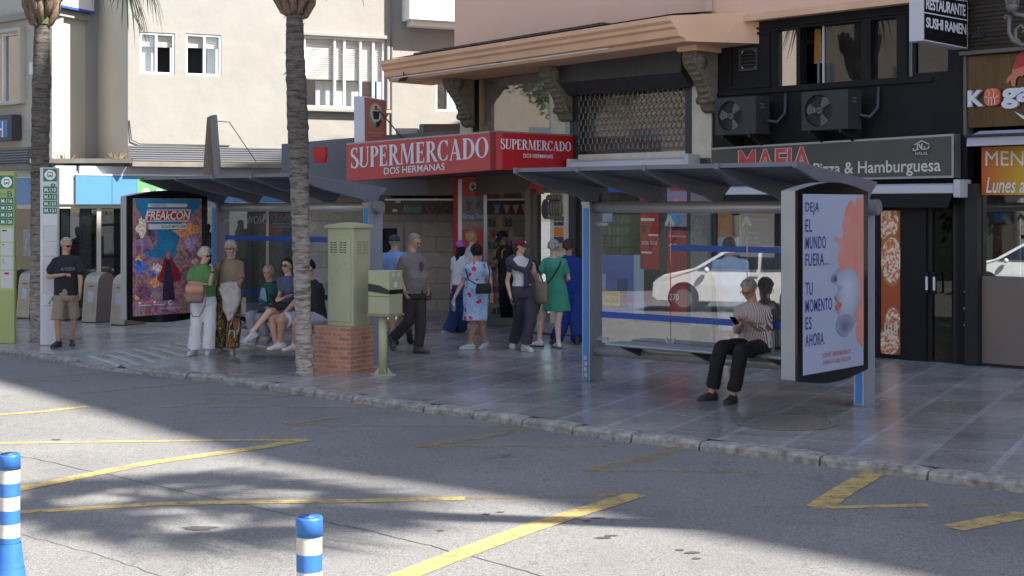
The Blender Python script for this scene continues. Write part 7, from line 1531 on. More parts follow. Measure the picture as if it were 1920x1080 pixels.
        for x, w2 in ((-.080, .020), (-.06, .038), (0, .038), (.06, .041), (.12, .047), (.165, .038), (.19, .016)): rg.append((o0+fD*x*b+fU*.012*b, fS*w2*b, fU*.0125*b))
        m.loft(rg, 14, ex=3.5); m.build('sole', so, sh_, True)
    return dict(t=t, hc=hc, hL=hL, hF=hFp, hU=hU, neck=neck, hip=hip, SH=SH_, EL=EL, WR=WR, HP=HP, KN=KN, AN=AN, F=Fb, L=Lt, Ls=Ls, up=up, Lg=Lg, s=s)
def bag(pts_c, w_, h, d_, u, n, label, mt, strap=None, sm=None, name='handbag', cat='bag', flap=None):
    c = V(pts_c); t = thing(name, label, cat, c-Z*h/2); m = M(); Zv = V((0, 0, 1))
    m.loft([(c-Zv*h/2, u*w_*.46, n*d_*.42), (c-Zv*h*.3, u*w_*.52, n*d_*.55), (c+Zv*h*.15, u*w_*.50, n*d_*.5), (c+Zv*h/2, u*w_*.44, n*d_*.25)], 16, ex=4); m.build('bag_body', mt, t, True)
    if flap: m = M(); m.loft([(c+Zv*h*.0+n*d_*.12, u*w_*.50, n*d_*.5), (c+Zv*h*.3+n*d_*.08, u*w_*.52, n*d_*.48), (c+Zv*h*.54, u*w_*.46, n*d_*.3)], 16, ex=4); m.build('flap', flap, t, True)
    if strap: m = M(); m.tube(strap, .010, 6); m.build('strap', sm or mt, t, True)
    return t
grey_h = mat('hair_grey', (.46, .45, .43), .8, c2=(.15, .14, .13), ns=34, stretch=(1, 1, .25), bump=.8, bs=70, contrast=.18); white_h = mat('hair_white', (.70, .69, .65), .8, c2=(.32, .30, .27), ns=30, stretch=(1, 1, .3), bump=.8, bs=60, contrast=.2); dark_h = mat('hair_dark', (.010, .008, .007), .75, c2=(.03, .02, .017), ns=30, stretch=(1, 1, .3), bump=.6, bs=60, spec=.2); brown_h = mat('hair_brown', (.09, .045, .028), .7, c2=(.03, .018, .012), ns=30, stretch=(1, 1, .3), bump=.6, bs=60, spec=.3); blond_h = mat('hair_blond', (.55, .40, .20), .7, c2=(.25, .16, .07), ns=30, stretch=(1, 1, .3), bump=.6, bs=60)
def phone(p, a, b, label):
    t = M().prism([p-a*.035-b*.07, p+a*.035-b*.07, p+a*.035+b*.07, p-a*.035+b*.07], a.cross(b).normalized()*.009).build('mobile_phone', mat('phone_black', (.012, .012, .015), .2), bevel=.003); tag(t, label, 'phone'); return t
# 1 man in black t-shirt
bk_t = cloth('black_jersey', (.018, .018, .022)); khaki = cloth('khaki', (.30, .235, .18))
p1 = person('man in a black t-shirt and khaki shorts walking past the white totem', dict(D=22.9, head=(125, 460), neck=(124, 479), hip=(124, 553), ela=(91, 519, -.02), wra=(120, 515, -.30), elb=(151, 524, -.02), wrb=(150, 548, -.08), kna=(108, 601), knb=(139, 597), ana=(109, 641), anb=(135, 638)), face=22, hface=48, hp=12, skin=sk_a, top=dict(m=bk_t, hem=-.0, sleeve=.66, loose=1, inf=.022, bag=.016), bot=dict(kind='shorts', m=khaki, len=.98, r=(.105, .092, 0)), hair=dict(m=grey_h, style='short', brow=grey_h), glasses='sun', shoe=(shoe_dark, mat('sole_dark', (.04, .04, .045), .7), 1.05), foot=dict(a=(-12, 0), b=(20, 0)), cur=(.9, .7))
q_ = [p1['neck']-p1['up']*.21+p1['F']*.162+p1['L']*x+Z*z for x, z in ((-.09, -.025), (.12, -.025), (.12, .025), (-.09, .025))]; text('shirt_lettering', 'IA VODEN', q_, mat('print_silver', (.22, .24, .27), .7), p1['t'], .0, bold=.01)
# 2, 3 standing women
green_t = cloth('leaf_green', (.115, .27, .085)); wtr = cloth('white_linen', (.74, .74, .76), c2=(.64, .64, .68), ns=3)
p2 = person('white-haired woman in a green top and wide white trousers, hand near her mouth', dict(D=21.4, head=(385, 480), neck=(380, 497), hip=(382, 563), ela=(356, 530, -.03), wra=(381, 533, -.28), elb=(394, 533, -.20), wrb=(399, 508, -.27), kna=(368, 610), knb=(394, 610), ana=(364, 655), anb=(391, 655)), face=12, hface=50, hp=5, H=.95, W=1.08, fem=True, skin=sk_b, top=dict(m=green_t, hem=.12, sleeve=.7, loose=1, inf=.02, bag=.02, name='top'), bot=dict(kind='trousers', m=wtr, len=1.96, r=(.108, .095, .10)), hair=dict(m=white_h, style='short', th=.026, vol=.016, brow=white_h), glasses='sun', shoe=(shoe_white, sole_m, 1.05), foot=dict(a=(-18, 0), b=(5, 0)), cur=(.6, 1.0), hdir=((.9, -.2, .05), (-.1, -.2, 1)))
bag(ray(365, 551, 21.05), .26, .27, .10, V((.97, .25, 0)), V((.2, -.98, 0)), 'small mauve handbag with a peach flap hanging from her forearm', mat('mauve_leather', (.27, .165, .15), .5, c2=(.22, .13, .12), ns=4), [ray(356, 560, 21.03), ray(354, 580, 21.0), ray(362, 594, 21.0), ray(374, 593, 21.0), ray(384, 575, 21.03), ray(386, 556, 21.05), ray(384, 536, 21.1)], mat('strap_brown', (.25, .15, .11), .6), flap=mat('peach_leather', (.52, .26, .15), .5))
m = M(); m.loft([(p2['WR']['b']-Z*.03, V((.030, 0, 0)), V((0, .026, 0))), (p2['WR']['b']-Z*.005, V((.030, 0, 0)), V((0, .026, 0)))], 12); m.build('wristwatch', shoe_dark, p2['t'], True)
beige_t = cloth('beige_knit', (.36, .26, .185)); pat = mat('leaf_print', (.03, .035, .015), .8); t_ = pat.node_tree; b_ = t_.nodes['Principled BSDF']; tc_ = t_.nodes.new('ShaderNodeTexCoord'); mp_ = t_.nodes.new('ShaderNodeMapping'); mp_.inputs['Scale'].default_value = (9, 9, 3.2); mp_.inputs['Rotation'].default_value = (.2, .5, 0); n_ = t_.nodes.new('ShaderNodeTexNoise'); n_.inputs['Scale'].default_value = 1.0; n_.inputs['Detail'].default_value = 1; n_.inputs['Distortion'].default_value = 1.5; r_ = t_.nodes.new('ShaderNodeValToRGB'); r_.color_ramp.interpolation = 'CONSTANT'
cols = [(0, (.03, .035, .015)), (.40, (.30, .24, .05)), (.45, (.04, .045, .02)), (.52, (.40, .13, .03)), (.58, (.025, .025, .012)), (.62, (.55, .50, .44)), (.67, (.03, .03, .015))]
while len(r_.color_ramp.elements) < len(cols): r_.color_ramp.elements.new(.5)
for e, (p, c) in zip(r_.color_ramp.elements, cols): e.position = p; e.color = (*c, 1)
for a, b in ((tc_.outputs['Object'], mp_.inputs[0]), (mp_.outputs[0], n_.inputs['Vector']), (n_.outputs[0], r_.inputs[0]), (r_.outputs[0], b_.inputs['Base Color'])): t_.links.new(a, b)
p3 = person('woman in a beige top and leaf-patterned trousers holding a pale jacket', dict(D=21.75, head=(432, 468), neck=(431, 487), hip=(428, 562), ela=(409, 522, .0), wra=(418, 542, -.22), elb=(452, 524, -.03), wrb=(441, 543, -.24), kna=(413, 607), knb=(440, 607), ana=(411, 651), anb=(437, 652)), face=3, hface=-3, hp=-4, H=.98, W=1.12, fem=True, skin=sk_b, top=dict(m=beige_t, hem=.10, sleeve=.85, loose=1, inf=.018, name='top'), bot=dict(kind='trousers', m=pat, len=1.98, r=(.108, .10, .10)), hair=dict(m=white_h, style='short', th=.024, vol=.02, brow=grey_h), glasses='clear', shoe=(mat('shoe_beige', (.4, .36, .32), .7), sole_m, 1.0), foot=dict(a=(-15, 0), b=(6, 0)))
m = M()   # jacket folded over her hands
pts = [(414, 530), (444, 526), (452, 548), (449, 572), (440, 580), (432, 598), (425, 578), (418, 560), (411, 545)]
m.loft([(ray(430, 529, 21.42), V((.13, 0, 0)), V((0, .07, 0))), (ray(432, 545, 21.38), V((.17, 0, 0)), V((0, .085, 0))), (ray(434, 562, 21.38), V((.15, 0, 0)), V((0, .075, 0))), (ray(432, 582, 21.4), V((.10, 0, 0)), V((0, .05, 0))), (ray(430, 600, 21.42), V((.03, 0, 0)), V((0, .03, 0)))], 20)
jk = thing('jacket', 'pale off-white jacket draped over her folded arms', 'jacket', ray(431, 600, 21.4)); remesh(m, .012, 'cloth', cloth('offwhite', (.55, .51, .50), c2=(.42, .39, .38), ns=4), jk, 1, .035, 11, 3)
bag(ray(411, 552, 21.7), .10, .30, .12, V((1, 0, 0)), V((0, -1, 0)), 'dark brown shoulder bag hanging at the beige woman\'s side', mat('brown_leather', (.09, .04, .025), .5), [ray(410, 535, 21.6), ray(412, 505, 21.5), ray(416, 488, 21.7)])
# 4-6 seated under the left shelter
teal = cloth('teal_knit', (.012, .075, .07)); ltb = cloth('pale_blue', (.19, .32, .40)); gtr = cloth('grey_trousers', (.27, .27, .33))
p4 = person('seated grey-haired woman in a teal cardigan and grey trousers', dict(D=21.05, head=(503, 512), neck=(507, 530), hip=(507, 592), ela=(489, 562, -.05), wra=(503, 576, -.30), elb=(521, 565, -.05), wrb=(507, 572, -.30), kna=(468, 592, -.42), knb=(487, 597, -.5), ana=(478, 632, -.40), anb=(503, 634, -.45)), face=-35, hface=-12, hp=0, H=.93, fem=True, skin=sk_a, top=dict(m=teal, hem=.0, sleeve=1.85, loose=1, inf=.026, name='cardigan'), bot=dict(kind='trousers', m=gtr, len=1.8, r=(.095, .078, .07)), hair=dict(m=grey_h, style='short', th=.018, brow=grey_h), shoe=(mat('shoe_grey', (.2, .19, .19), .8), sole_m, .95), foot=dict(a=(-30, 55), b=(-25, 20)))
m = M(); pp = p4; m.loft([(pp['hip']+pp['up']*pp['Lg']*x+pp['F']*(.145-.0*x), pp['L']*w2, pp['F']*.022) for x, w2 in ((.05, .07), (.3, .075), (.6, .07), (.85, .04))], 12); m.build('blouse', ltb, p4['t'], True)
bag(ray(497, 580, 20.72), .22, .15, .09, V((.8, -.6, 0)), V((-.6, -.8, 0)), 'black clutch bag on the grey-haired woman\'s lap', mat('green_black_bag', (.012, .03, .028), .5))
navy_t = cloth('slate_blue', (.085, .10, .19)); blk = cloth('black_cotton', (.012, .012, .015)); cream_s = cloth('cream_short', (.45, .43, .40))
p5 = person('seated woman in dark glasses and a slate blue t-shirt, legs crossed', dict(D=20.7, head=(538, 499), neck=(541, 518), hip=(547, 588), ela=(526, 549, -.04), wra=(522, 558, -.30), elb=(556, 552, .0), wrb=(534, 558, -.28), kna=(505, 584, -.48), knb=(509, 598, -.44), ana=(472, 624, -.62), anb=(518, 645, -.40)), face=-30, hface=-22, hp=0, H=.97, fem=True, skin=sk_b, top=dict(m=navy_t, hem=.05, sleeve=.6, inf=.014), bot=dict(kind='shorts', m=cream_s, len=.5, r=(.100, .088, 0)), hair=dict(m=dark_h, style='bun', th=.010, brow=dark_h), glasses='sun', shoe=(mat('trainer_grey', (.36, .38, .46), .7, c2=(.55, .55, .6), ns=20), sole_m, 1.0), foot=dict(a=(-62, 22), b=(-30, 0)))
phone(ray(511, 558, 20.3), V((.8, -.5, 0)).normalized(), V((-.2, -.5, .8)).normalized(), 'black mobile phone held by the seated woman in dark glasses'); bag(ray(528, 573, 20.35), .34, .11, .12, V((.86, -.5, 0)), V((-.5, -.86, 0)), 'flat black bag across the lap of the woman in dark glasses', blk)
lbs = cloth('light_blue_cotton', (.42, .47, .58), c2=(.36, .41, .52))
p6 = person('seated man in a black t-shirt and pale blue shorts half hidden by the palm', dict(D=20.3, head=(577, 503), neck=(582, 526), hip=(590, 597), ela=(557, 562, -.15), wra=(531, 590, -.46), elb=(594, 562, .0), wrb=(572, 572, -.2), kna=(527, 601, -.55), knb=(554, 604, -.52), ana=(526, 646, -.45), anb=(553, 648, -.42)), face=-38, hface=-42, hp=0, H=1.0, W=1.08, skin=sk_a, top=dict(m=bk_t, hem=-.02, sleeve=.66, loose=1, inf=.02), bot=dict(kind='shorts', m=lbs, len=.86, r=(.112, .10, 0)), hair=dict(m=dark_h, style='short', th=.014, brow=dark_h), shoe=(shoe_white, mat('sole_gum', (.3, .2, .13), .7), 1.1), foot=dict(a=(-55, 0), b=(-50, 0)), hdir=((-.55, -.5, -.5), None))
# socks of the seated man
m = M()
for k in 'ab': m.cap_(p6['AN'][k]+Z*.0, p6['AN'][k]+Z*.06, .046, .044, 12)
m.build('socks', shoe_white, p6['t'], True)
# 7, 8
sky_s = cloth('sky_shirt', (.19, .30, .56)); 
p7 = person('man seen from behind in a sky blue shirt and navy flat cap', dict(D=22.6, head=(740, 455), neck=(741, 472), hip=(741, 545), ela=(719, 520, .0), wra=(722, 548, -.05), elb=(762, 518, .0), wrb=(764, 545, -.1), kna=(735, 592), knb=(757, 592, .1), ana=(738, 637), anb=(768, 622, .0)), face=168, W=1.1, skin=sk_a, top=dict(m=sky_s, hem=-.05, sleeve=.7, loose=1, inf=.02), bot=dict(kind='shorts', m=blk, len=.95, r=(.105, .09, 0)), hair=dict(m=grey_h, style='short', th=.006), cap=dict(m=cloth('navy_cap', (.03, .04, .07))), shoe=(shoe_dark, shoe_dark, 1.1), foot=dict(a=(170, 0), b=(170, 50)))
taupe = cloth('taupe_jersey', (.20, .175, .175)); dkb = cloth('dark_brown', (.042, .030, .030))
p8 = person('balding man in a taupe t-shirt and dark trousers striding to the right', dict(D=21.2, head=(777, 453), neck=(773, 475), hip=(778, 549), ela=(750, 518, -.05), wra=(759, 545, -.16), elb=(797, 516, .12), wrb=(800, 538, .05), kna=(766, 603, .05), knb=(789, 604), ana=(738, 632, .25), anb=(784, 651)), face=42, hface=62, hp=26, H=1.02, W=1.0, skin=sk_a, belly=1, top=dict(m=taupe, hem=-.02, sleeve=.62, loose=1, inf=.018, bag=.01), bot=dict(kind='trousers', m=dkb, len=1.96, r=(.10, .085, .076)), hair=dict(m=mat('hair_iron', (.13, .12, .115), .8, c2=(.28, .26, .25), ns=34, stretch=(1, 1, .25)), style='short', th=.004, brow=grey_h), shoe=(mat('shoe_taupe', (.09, .08, .07), .7), shoe_dark, 1.02), foot=dict(a=(48, 68), b=(62, 0)), cur=(.7, .5))
m = M(); rr = random.Random(3); cN = p8['hip']+p8['up']*p8['Lg']*.68+p8['F']*.152+p8['L']*.05
for i in range(26):
    a = rr.uniform(0, 6.28); l = rr.uniform(.02, .085); m.tube([cN+p8['L']*math.cos(a)*.015+Z*math.sin(a)*.02, cN+p8['L']*math.cos(a)*l*.7+Z*(math.sin(a)*l*1.3)+p8['F']*.004], [.008, .003], 5)
m.build('printed_figure', mat('print_ink_violet', (.06, .055, .09), .8), p8['t'], True)
bag(ray(802, 552, 21.25), .10, .17, .08, V((.7, .7, 0)), V((.7, -.7, 0)), 'small brown pouch at the striding man\'s far hip', mat('pouch_brown', (.06, .045, .03), .7))
# 9-12
jean = cloth('indigo', (.012, .03, .12), c2=(.02, .045, .16)); 
p9 = person('woman with a purple cap, long black hair and wide indigo jeans, seen from behind', dict(D=24.2, head=(863, 463), neck=(865, 479), hip=(864, 545), ela=(849, 515, .0), wra=(846, 537, -.1), elb=(884, 510, .0), wrb=(886, 535, 0), kna=(853, 584), knb=(871, 584, .05), ana=(842, 617), anb=(863, 615)), face=-150, hface=-165, H=.95, fem=True, skin=sk_a, top=dict(m=cloth('white_tee', (.62, .64, .70)), hem=.18, sleeve=.6, loose=1, inf=.018), bot=dict(kind='trousers', m=jean, len=2.0, r=(.105, .10, .115)), hair=dict(m=dark_h, style='long', len=.14, th=.016, tails=[[(.03, -.03, -.08, .05), (.07, -.06, -.2, .05), (.10, -.05, -.34, .04), (.10, -.03, -.44, .02)]]), cap=dict(m=cloth('purple_cap', (.42, .13, .42)), badge=mat('badge_grey', (.2, .1, .2), .6), turn=180), shoe=(shoe_white, sole_m, .95), foot=dict(a=(-120, 0), b=(-120, 0)))
p10 = person('blond person standing partly hidden behind the red column poster', dict(D=25.2, head=(886, 446), neck=(886, 462), hip=(884, 528), ela=(872, 495, .1), wra=(874, 520, .1), elb=(902, 495, .1), wrb=(902, 518, .05), kna=(876, 570), knb=(890, 570), ana=(873, 605), anb=(887, 605)), face=120, H=.98, fem=True, skin=sk_b, top=dict(m=cloth('white_tee', (.62, .64, .70)), hem=.1, sleeve=.6, inf=.016), bot=dict(kind='shorts', m=cloth('rose_short', (.4, .12, .12)), len=.7, r=(.10, .09, 0)), hair=dict(m=blond_h, style='bob', len=.03, th=.026), shoe=(shoe_white, sole_m, .95))
fl = mat('cloth_floral', (.30, .45, .68), .8); t_ = fl.node_tree; b_ = t_.nodes['Principled BSDF']; tc_ = t_.nodes.new('ShaderNodeTexCoord'); v_ = t_.nodes.new('ShaderNodeTexVoronoi'); v_.inputs['Scale'].default_value = 8; n_ = t_.nodes.new('ShaderNodeTexNoise'); n_.inputs['Scale'].default_value = 17; n_.inputs['Detail'].default_value = 2
ad_ = t_.nodes.new('ShaderNodeMath'); ad_.operation = 'MULTIPLY_ADD'; ad_.inputs[1].default_value = .75; r_ = t_.nodes.new('ShaderNodeValToRGB'); r_.color_ramp.interpolation = 'CONSTANT'; cols = [(0, (.50, .03, .10)), (.60, (.20, .015, .05)), (.64, (.65, .28, .36)), (.70, (.30, .45, .68)), (.90, (.03, .07, .12)), (.92, (.30, .45, .68))]
while len(r_.color_ramp.elements) < len(cols): r_.color_ramp.elements.new(.5)
for e, (p, c) in zip(r_.color_ramp.elements, cols): e.position = p; e.color = (*c, 1)
for a, b in ((tc_.outputs['Object'], v_.inputs['Vector']), (tc_.outputs['Object'], n_.inputs['Vector']), (n_.outputs[0], ad_.inputs[0]), (v_.outputs['Distance'], ad_.inputs[2]), (ad_.outputs[0], r_.inputs[0]), (r_.outputs[0], b_.inputs['Base Color'])): t_.links.new(a, b)
p11 = person('woman in a blue floral dress with a black crossbody bag, walking away', dict(D=21.5, head=(893, 472), neck=(893, 489), hip=(893, 552), ela=(868, 528, .0), wra=(853, 556, -.08), elb=(919, 524, .0), wrb=(921, 552, -.05), kna=(887, 607), knb=(901, 607), ana=(882, 645), anb=(911, 642)), face=-150, hface=-165, hp=5, H=.97, W=1.14, fem=True, skin=sk_a, bot=dict(kind='dress', m=fl, hem=(891, 600), w=(.205, .17), sleeve=.62), hair=dict(m=dark_h, style='bob', len=.035, th=.02), shoe=(mat('shoe_mint', (.38, .50, .53), .7), sole_m, 1.05), foot=dict(a=(-70, 0), b=(-40, 12)))
bag(ray(907, 541, 21.22), .25, .15, .09, V((.93, .1, 0)), V((0, -1, 0)), 'black crescent bag on the back of the floral dress', blk, [ray(896, 535, 21.28), ray(878, 524, 21.3), ray(872, 500, 21.4)]); m = M(); m.tube([ray(916, 533, 21.25), ray(918, 510, 21.3), ray(914, 493, 21.4)], .01, 6)
o = m.build('bag_strap', blk, p11['t']); bt_ = M(); a_ = ray(851, 563, 21.38); bt_.tube([a_-Z*.0, a_-Z*.02, a_-Z*.15, a_-Z*.17], [.012, .03, .032, .01], 12); o = bt_.build('water_bottle', glassmat('bottle_plastic', (.8, .85, .9), .2, .1, .3), None, True); tag(o, 'clear plastic bottle in the hand of the woman in the floral dress', 'bottle')
p12 = person('man in a black polo and black cap looking at his phone by the kiosk rack', dict(D=25.6, head=(941, 446), neck=(945, 461), hip=(951, 528), ela=(930, 496, -.05), wra=(918, 500, -.28), elb=(964, 492, .0), wrb=(958, 520, -.1), kna=(944, 568), knb=(957, 568), ana=(946, 598), anb=(957, 596)), face=-50, hface=-58, hp=30, skin=sk_c, top=dict(m=bk_t, hem=-.05, sleeve=.62, inf=.018), bot=dict(kind='trousers', m=cloth('dark_denim', (.018, .025, .045)), len=1.95, r=(.095, .078, .07)), hair=dict(m=dark_h, style='short', th=.008, brow=dark_h), cap=dict(m=cloth('black_cap', (.012, .012, .014)), badge=mat('badge_white', (.6, .6, .6), .6)), shoe=(shoe_white, sole_m, 1.1), foot=dict(a=(-60, 0), b=(-60, 0)))
phone(ray(910, 499, 25.35), V((.3, -.9, 0)).normalized(), V((-.8, -.2, .4)).normalized(), 'dark phone in the hands of the man in the black cap'); m = M()
for e in (-1, 1): q = p12; m.tube([q['neck']+q['L']*.10*e+q['F']*.13-Z*.22, q['neck']+q['L']*.10*e+q['F']*.125-Z*.08, q['neck']+q['L']*.10*e+Z*.0-Z*.01, q['neck']+q['L']*.10*e-q['F']*.13-Z*.12], .017, 6)
o = m.build('backpack_strap', mat('strap_orange', (.45, .2, .03), .7), p12['t'], True)
# 13 woman in maroon cap
plum = cloth('charcoal_plum', (.035, .03, .05), c2=(.05, .045, .07)); whk = cloth('white_rib', (.60, .58, .62))
p13 = person('woman in a maroon cap and white top with a jumper over her shoulders', dict(D=21.3, head=(976, 462), neck=(975, 482), hip=(979, 549), ela=(951, 528, -.02), wra=(957, 556, -.10), elb=(1007, 524, -.02), wrb=(1003, 508, -.24), kna=(976, 604), knb=(994, 604), ana=(962, 641), anb=(985, 648)), face=22, hface=58, hp=4, H=.99, W=.95, fem=True, skin=sk_b, top=dict(m=whk, hem=.17, sleeve=.3, inf=.008, name='top'), bot=dict(kind='trousers', m=plum, len=1.9, waist=.20, r=(.105, .098, .085)), hair=dict(m=brown_h, style='long', len=.06, th=.012), cap=dict(m=cloth('maroon_cap', (.13, .008, .03)), badge=mat('badge_white', (.6, .6, .6), .6)), shoe=(shoe_white, mat('sole_cream', (.55, .52, .48), .7), 1.18), foot=dict(a=(-5, 0), b=(32, 0)), hdir=(None, (-.1, -.1, 1)))
m = M(); q = p13; jm = cloth('navy_jumper', (.045, .045, .075))
for e in (-1, 1): m.cap_(q['neck']+q['L']*.06*e-q['F']*.06+Z*.0, q['neck']+q['L']*.165*e+q['F']*.0-Z*.06, .055, .065, 12); m.cap_(q['neck']+q['L']*.165*e-Z*.07, q['neck']+q['L']*.10*e+q['F']*.11-Z*.16, .062, .05, 12); m.cap_(q['neck']+q['L']*.10*e+q['F']*.11-Z*.16, q['neck']+q['L']*.03+q['F']*.155-Z*.20, .048, .036, 12); m.cap_(q['neck']+q['L']*.165*e-q['F']*.02-Z*.07, q['neck']+q['L']*.17*e-Z*.19, .06, .045, 12)
m.cap_(q['neck']+q['L']*.05+q['F']*.16-Z*.21, q['neck']+q['L']*.035+q['F']*.15-Z*.42, .036, .042, 12); m.cap_(q['neck']+q['L']*.02+q['F']*.16-Z*.20, q['neck']+q['L']*.085+q['F']*.15-Z*.36, .032, .038, 12)
remesh(m, .011, 'jumper', jm, p13['t'], 2, .010, 9, 77)
phone(ray(960, 569, 21.15), V((.2, -.9, 0)).normalized(), V((.3, 0, -1)).normalized(), 'phone held low by the woman in the maroon cap')
bag(ray(1015, 549, 21.5), .22, .34, .14, V((.9, -.3, 0)), V((-.2, -.95, 0)), 'olive beige tote bag carried on her shoulder', mat('tote_olive', (.20, .165, .11), .8, c2=(.16, .13, .085), ns=5), [ray(1010, 527, 21.4), ray(1006, 505, 21.2), ray(1000, 489, 21.2), ray(1002, 486, 21.4), ray(1018, 528, 21.6)], shoe_dark)
# 14, 15 women seen from behind
mint = cloth('jade_cotton', (.05, .30, .19)); cob = cloth('cobalt', (.008, .035, .24))
p14 = person('grey-haired woman in a jade green dress walking away, black strap across her back', dict(D=22.1, head=(1038, 464), neck=(1039, 481), hip=(1041, 548), ela=(1011, 520, .0), wra=(1014, 540, -.18), elb=(1066, 522, .0), wrb=(1052, 530, .22), kna=(1013, 603), knb=(1046, 603), ana=(1011, 640), anb=(1047, 643)), face=165, H=.98, W=1.08, fem=True, skin=sk_b, bot=dict(kind='dress', m=mint, hem=(1043, 582), w=(.245, .21), sleeve=.72), hair=dict(m=grey_h, style='bun', th=.018, vol=.01), shoe=(shoe_white, shoe_dark, 1.05), foot=dict(a=(-110, 0), b=(-160, 0)))
m = M(); m.tube([ray(1020, 540, 21.93), ray(1036, 520, 21.90), ray(1050, 497, 21.95), ray(1052, 485, 22.05)], .012, 6); m.build('crossbody_strap', blk, p14['t'], True)
p15 = person('woman in a long cobalt blue tunic and trousers beside the blue shelter post', dict(D=23.0, head=(1066, 464), neck=(1068, 481), hip=(1073, 548), ela=(1049, 518, .1), wra=(1052, 540, .1), elb=(1092, 520, .0), wrb=(1093, 545, -.05), kna=(1058, 600), knb=(1080, 600), ana=(1043, 635), anb=(1082, 636)), face=160, H=1.0, W=1.05, fem=True, skin=sk_a, top=dict(m=cob, hem=-.2, sleeve=.9, loose=1, inf=.03, name='tunic'), bot=dict(kind='trousers', m=cob, len=1.97, r=(.11, .105, .105)), hair=dict(m=brown_h, style='bun', th=.02, vol=.01), shoe=(mat('sandal_brown', (.05, .03, .02), .6), shoe_dark, 1.0), foot=dict(a=(-150, 0), b=(170, 0)))
m = M(); q = p15; m.loft([(q['hip']-Z*.30, q['L']*.215, q['F']*.17), (q['hip']-Z*.1, q['L']*.20, q['F']*.155), (q['hip']+Z*.12, q['L']*.185, q['F']*.14)], 24); remesh(m, .012, 'tunic_skirt', cob, p15['t'], 1, .012, 7, 91)
# 16 seated man with striped shirt
stp = mat('striped_shirt', (.5, .5, .5), .8); t_ = stp.node_tree; b_ = t_.nodes['Principled BSDF']; tc_ = t_.nodes.new('ShaderNodeTexCoord'); mp_ = t_.nodes.new('ShaderNodeMapping'); mp_.inputs['Rotation'].default_value = (.0, .12, R(38)); w_ = t_.nodes.new('ShaderNodeTexWave'); w_.bands_direction = 'X'; w_.inputs['Scale'].default_value = 19; w_.inputs['Distortion'].default_value = 1.0; w_.inputs['Detail Scale'].default_value = 2; r_ = t_.nodes.new('ShaderNodeValToRGB'); e = r_.color_ramp.elements; e[0].position = .42; e[0].color = (.19, .10, .10, 1); e[1].position = .56; e[1].color = (.62, .58, .58, 1)
for a, b in ((tc_.outputs['Object'], mp_.inputs[0]), (mp_.outputs[0], w_.inputs['Vector']), (w_.outputs[0], r_.inputs[0]), (r_.outputs[0], b_.inputs['Base Color'])): t_.links.new(a, b)
blt = cloth('black_trousers', (.010, .010, .012))
p16 = person('old man in a striped shirt and black trousers sitting in the right shelter', dict(D=15.95, head=(1404, 543), neck=(1412, 569), hip=(1416, 650), ela=(1383, 619, -.16), wra=(1384, 601, -.40), elb=(1441, 618, -.04), wrb=(1402, 605, -.38), kna=(1352, 652, -.45), knb=(1391, 659, -.56), ana=(1334, 737, -.38), anb=(1374, 742, -.48)), face=-36, hface=-42, hp=30, H=.98, W=1.05, skin=sk_a, top=dict(m=stp, hem=.0, sleeve=1.6, loose=1, inf=.022), bot=dict(kind='trousers', m=blt, len=1.88, r=(.105, .085, .078)), hair=dict(m=grey_h, style='short', th=.012, brow=grey_h), glasses='clear', shoe=(shoe_dark, shoe_dark, 1.0), foot=dict(a=(-62, 0), b=(-35, 0)), cur=(.9, .9), hdir=((.3, -.5, .3), (-.9, -.4, .05)))
phone(ray(1378, 601, 15.50), V((.75, -.6, 0)).normalized(), V((-.4, -.5, .55)).normalized(), 'black phone in the hands of the old man in the right shelter')
# 17 solid figure behind the right shelter glass, in place of a reflected passer-by
p17 = person('man in a pale blue shirt added behind the right shelter glass in place of a reflection', dict(D=19.3, head=(1367, 462), neck=(1369, 484), hip=(1372, 568), ela=(1345, 526, .0), wra=(1348, 558, -.1), elb=(1397, 526, .0), wrb=(1396, 558, -.1), kna=(1362, 625), knb=(1382, 625), ana=(1360, 672), anb=(1384, 672)), face=175, W=1.12, skin=sk_a, top=dict(m=cloth('pale_sky', (.40, .48, .62)), hem=-.08, sleeve=.66, loose=1, inf=.02), bot=dict(kind='shorts', m=cloth('pale_short', (.5, .5, .52)), len=.9, r=(.11, .095, 0)), hair=dict(m=dark_h, style='short', th=.012), shoe=(shoe_white, sole_m, 1.05))
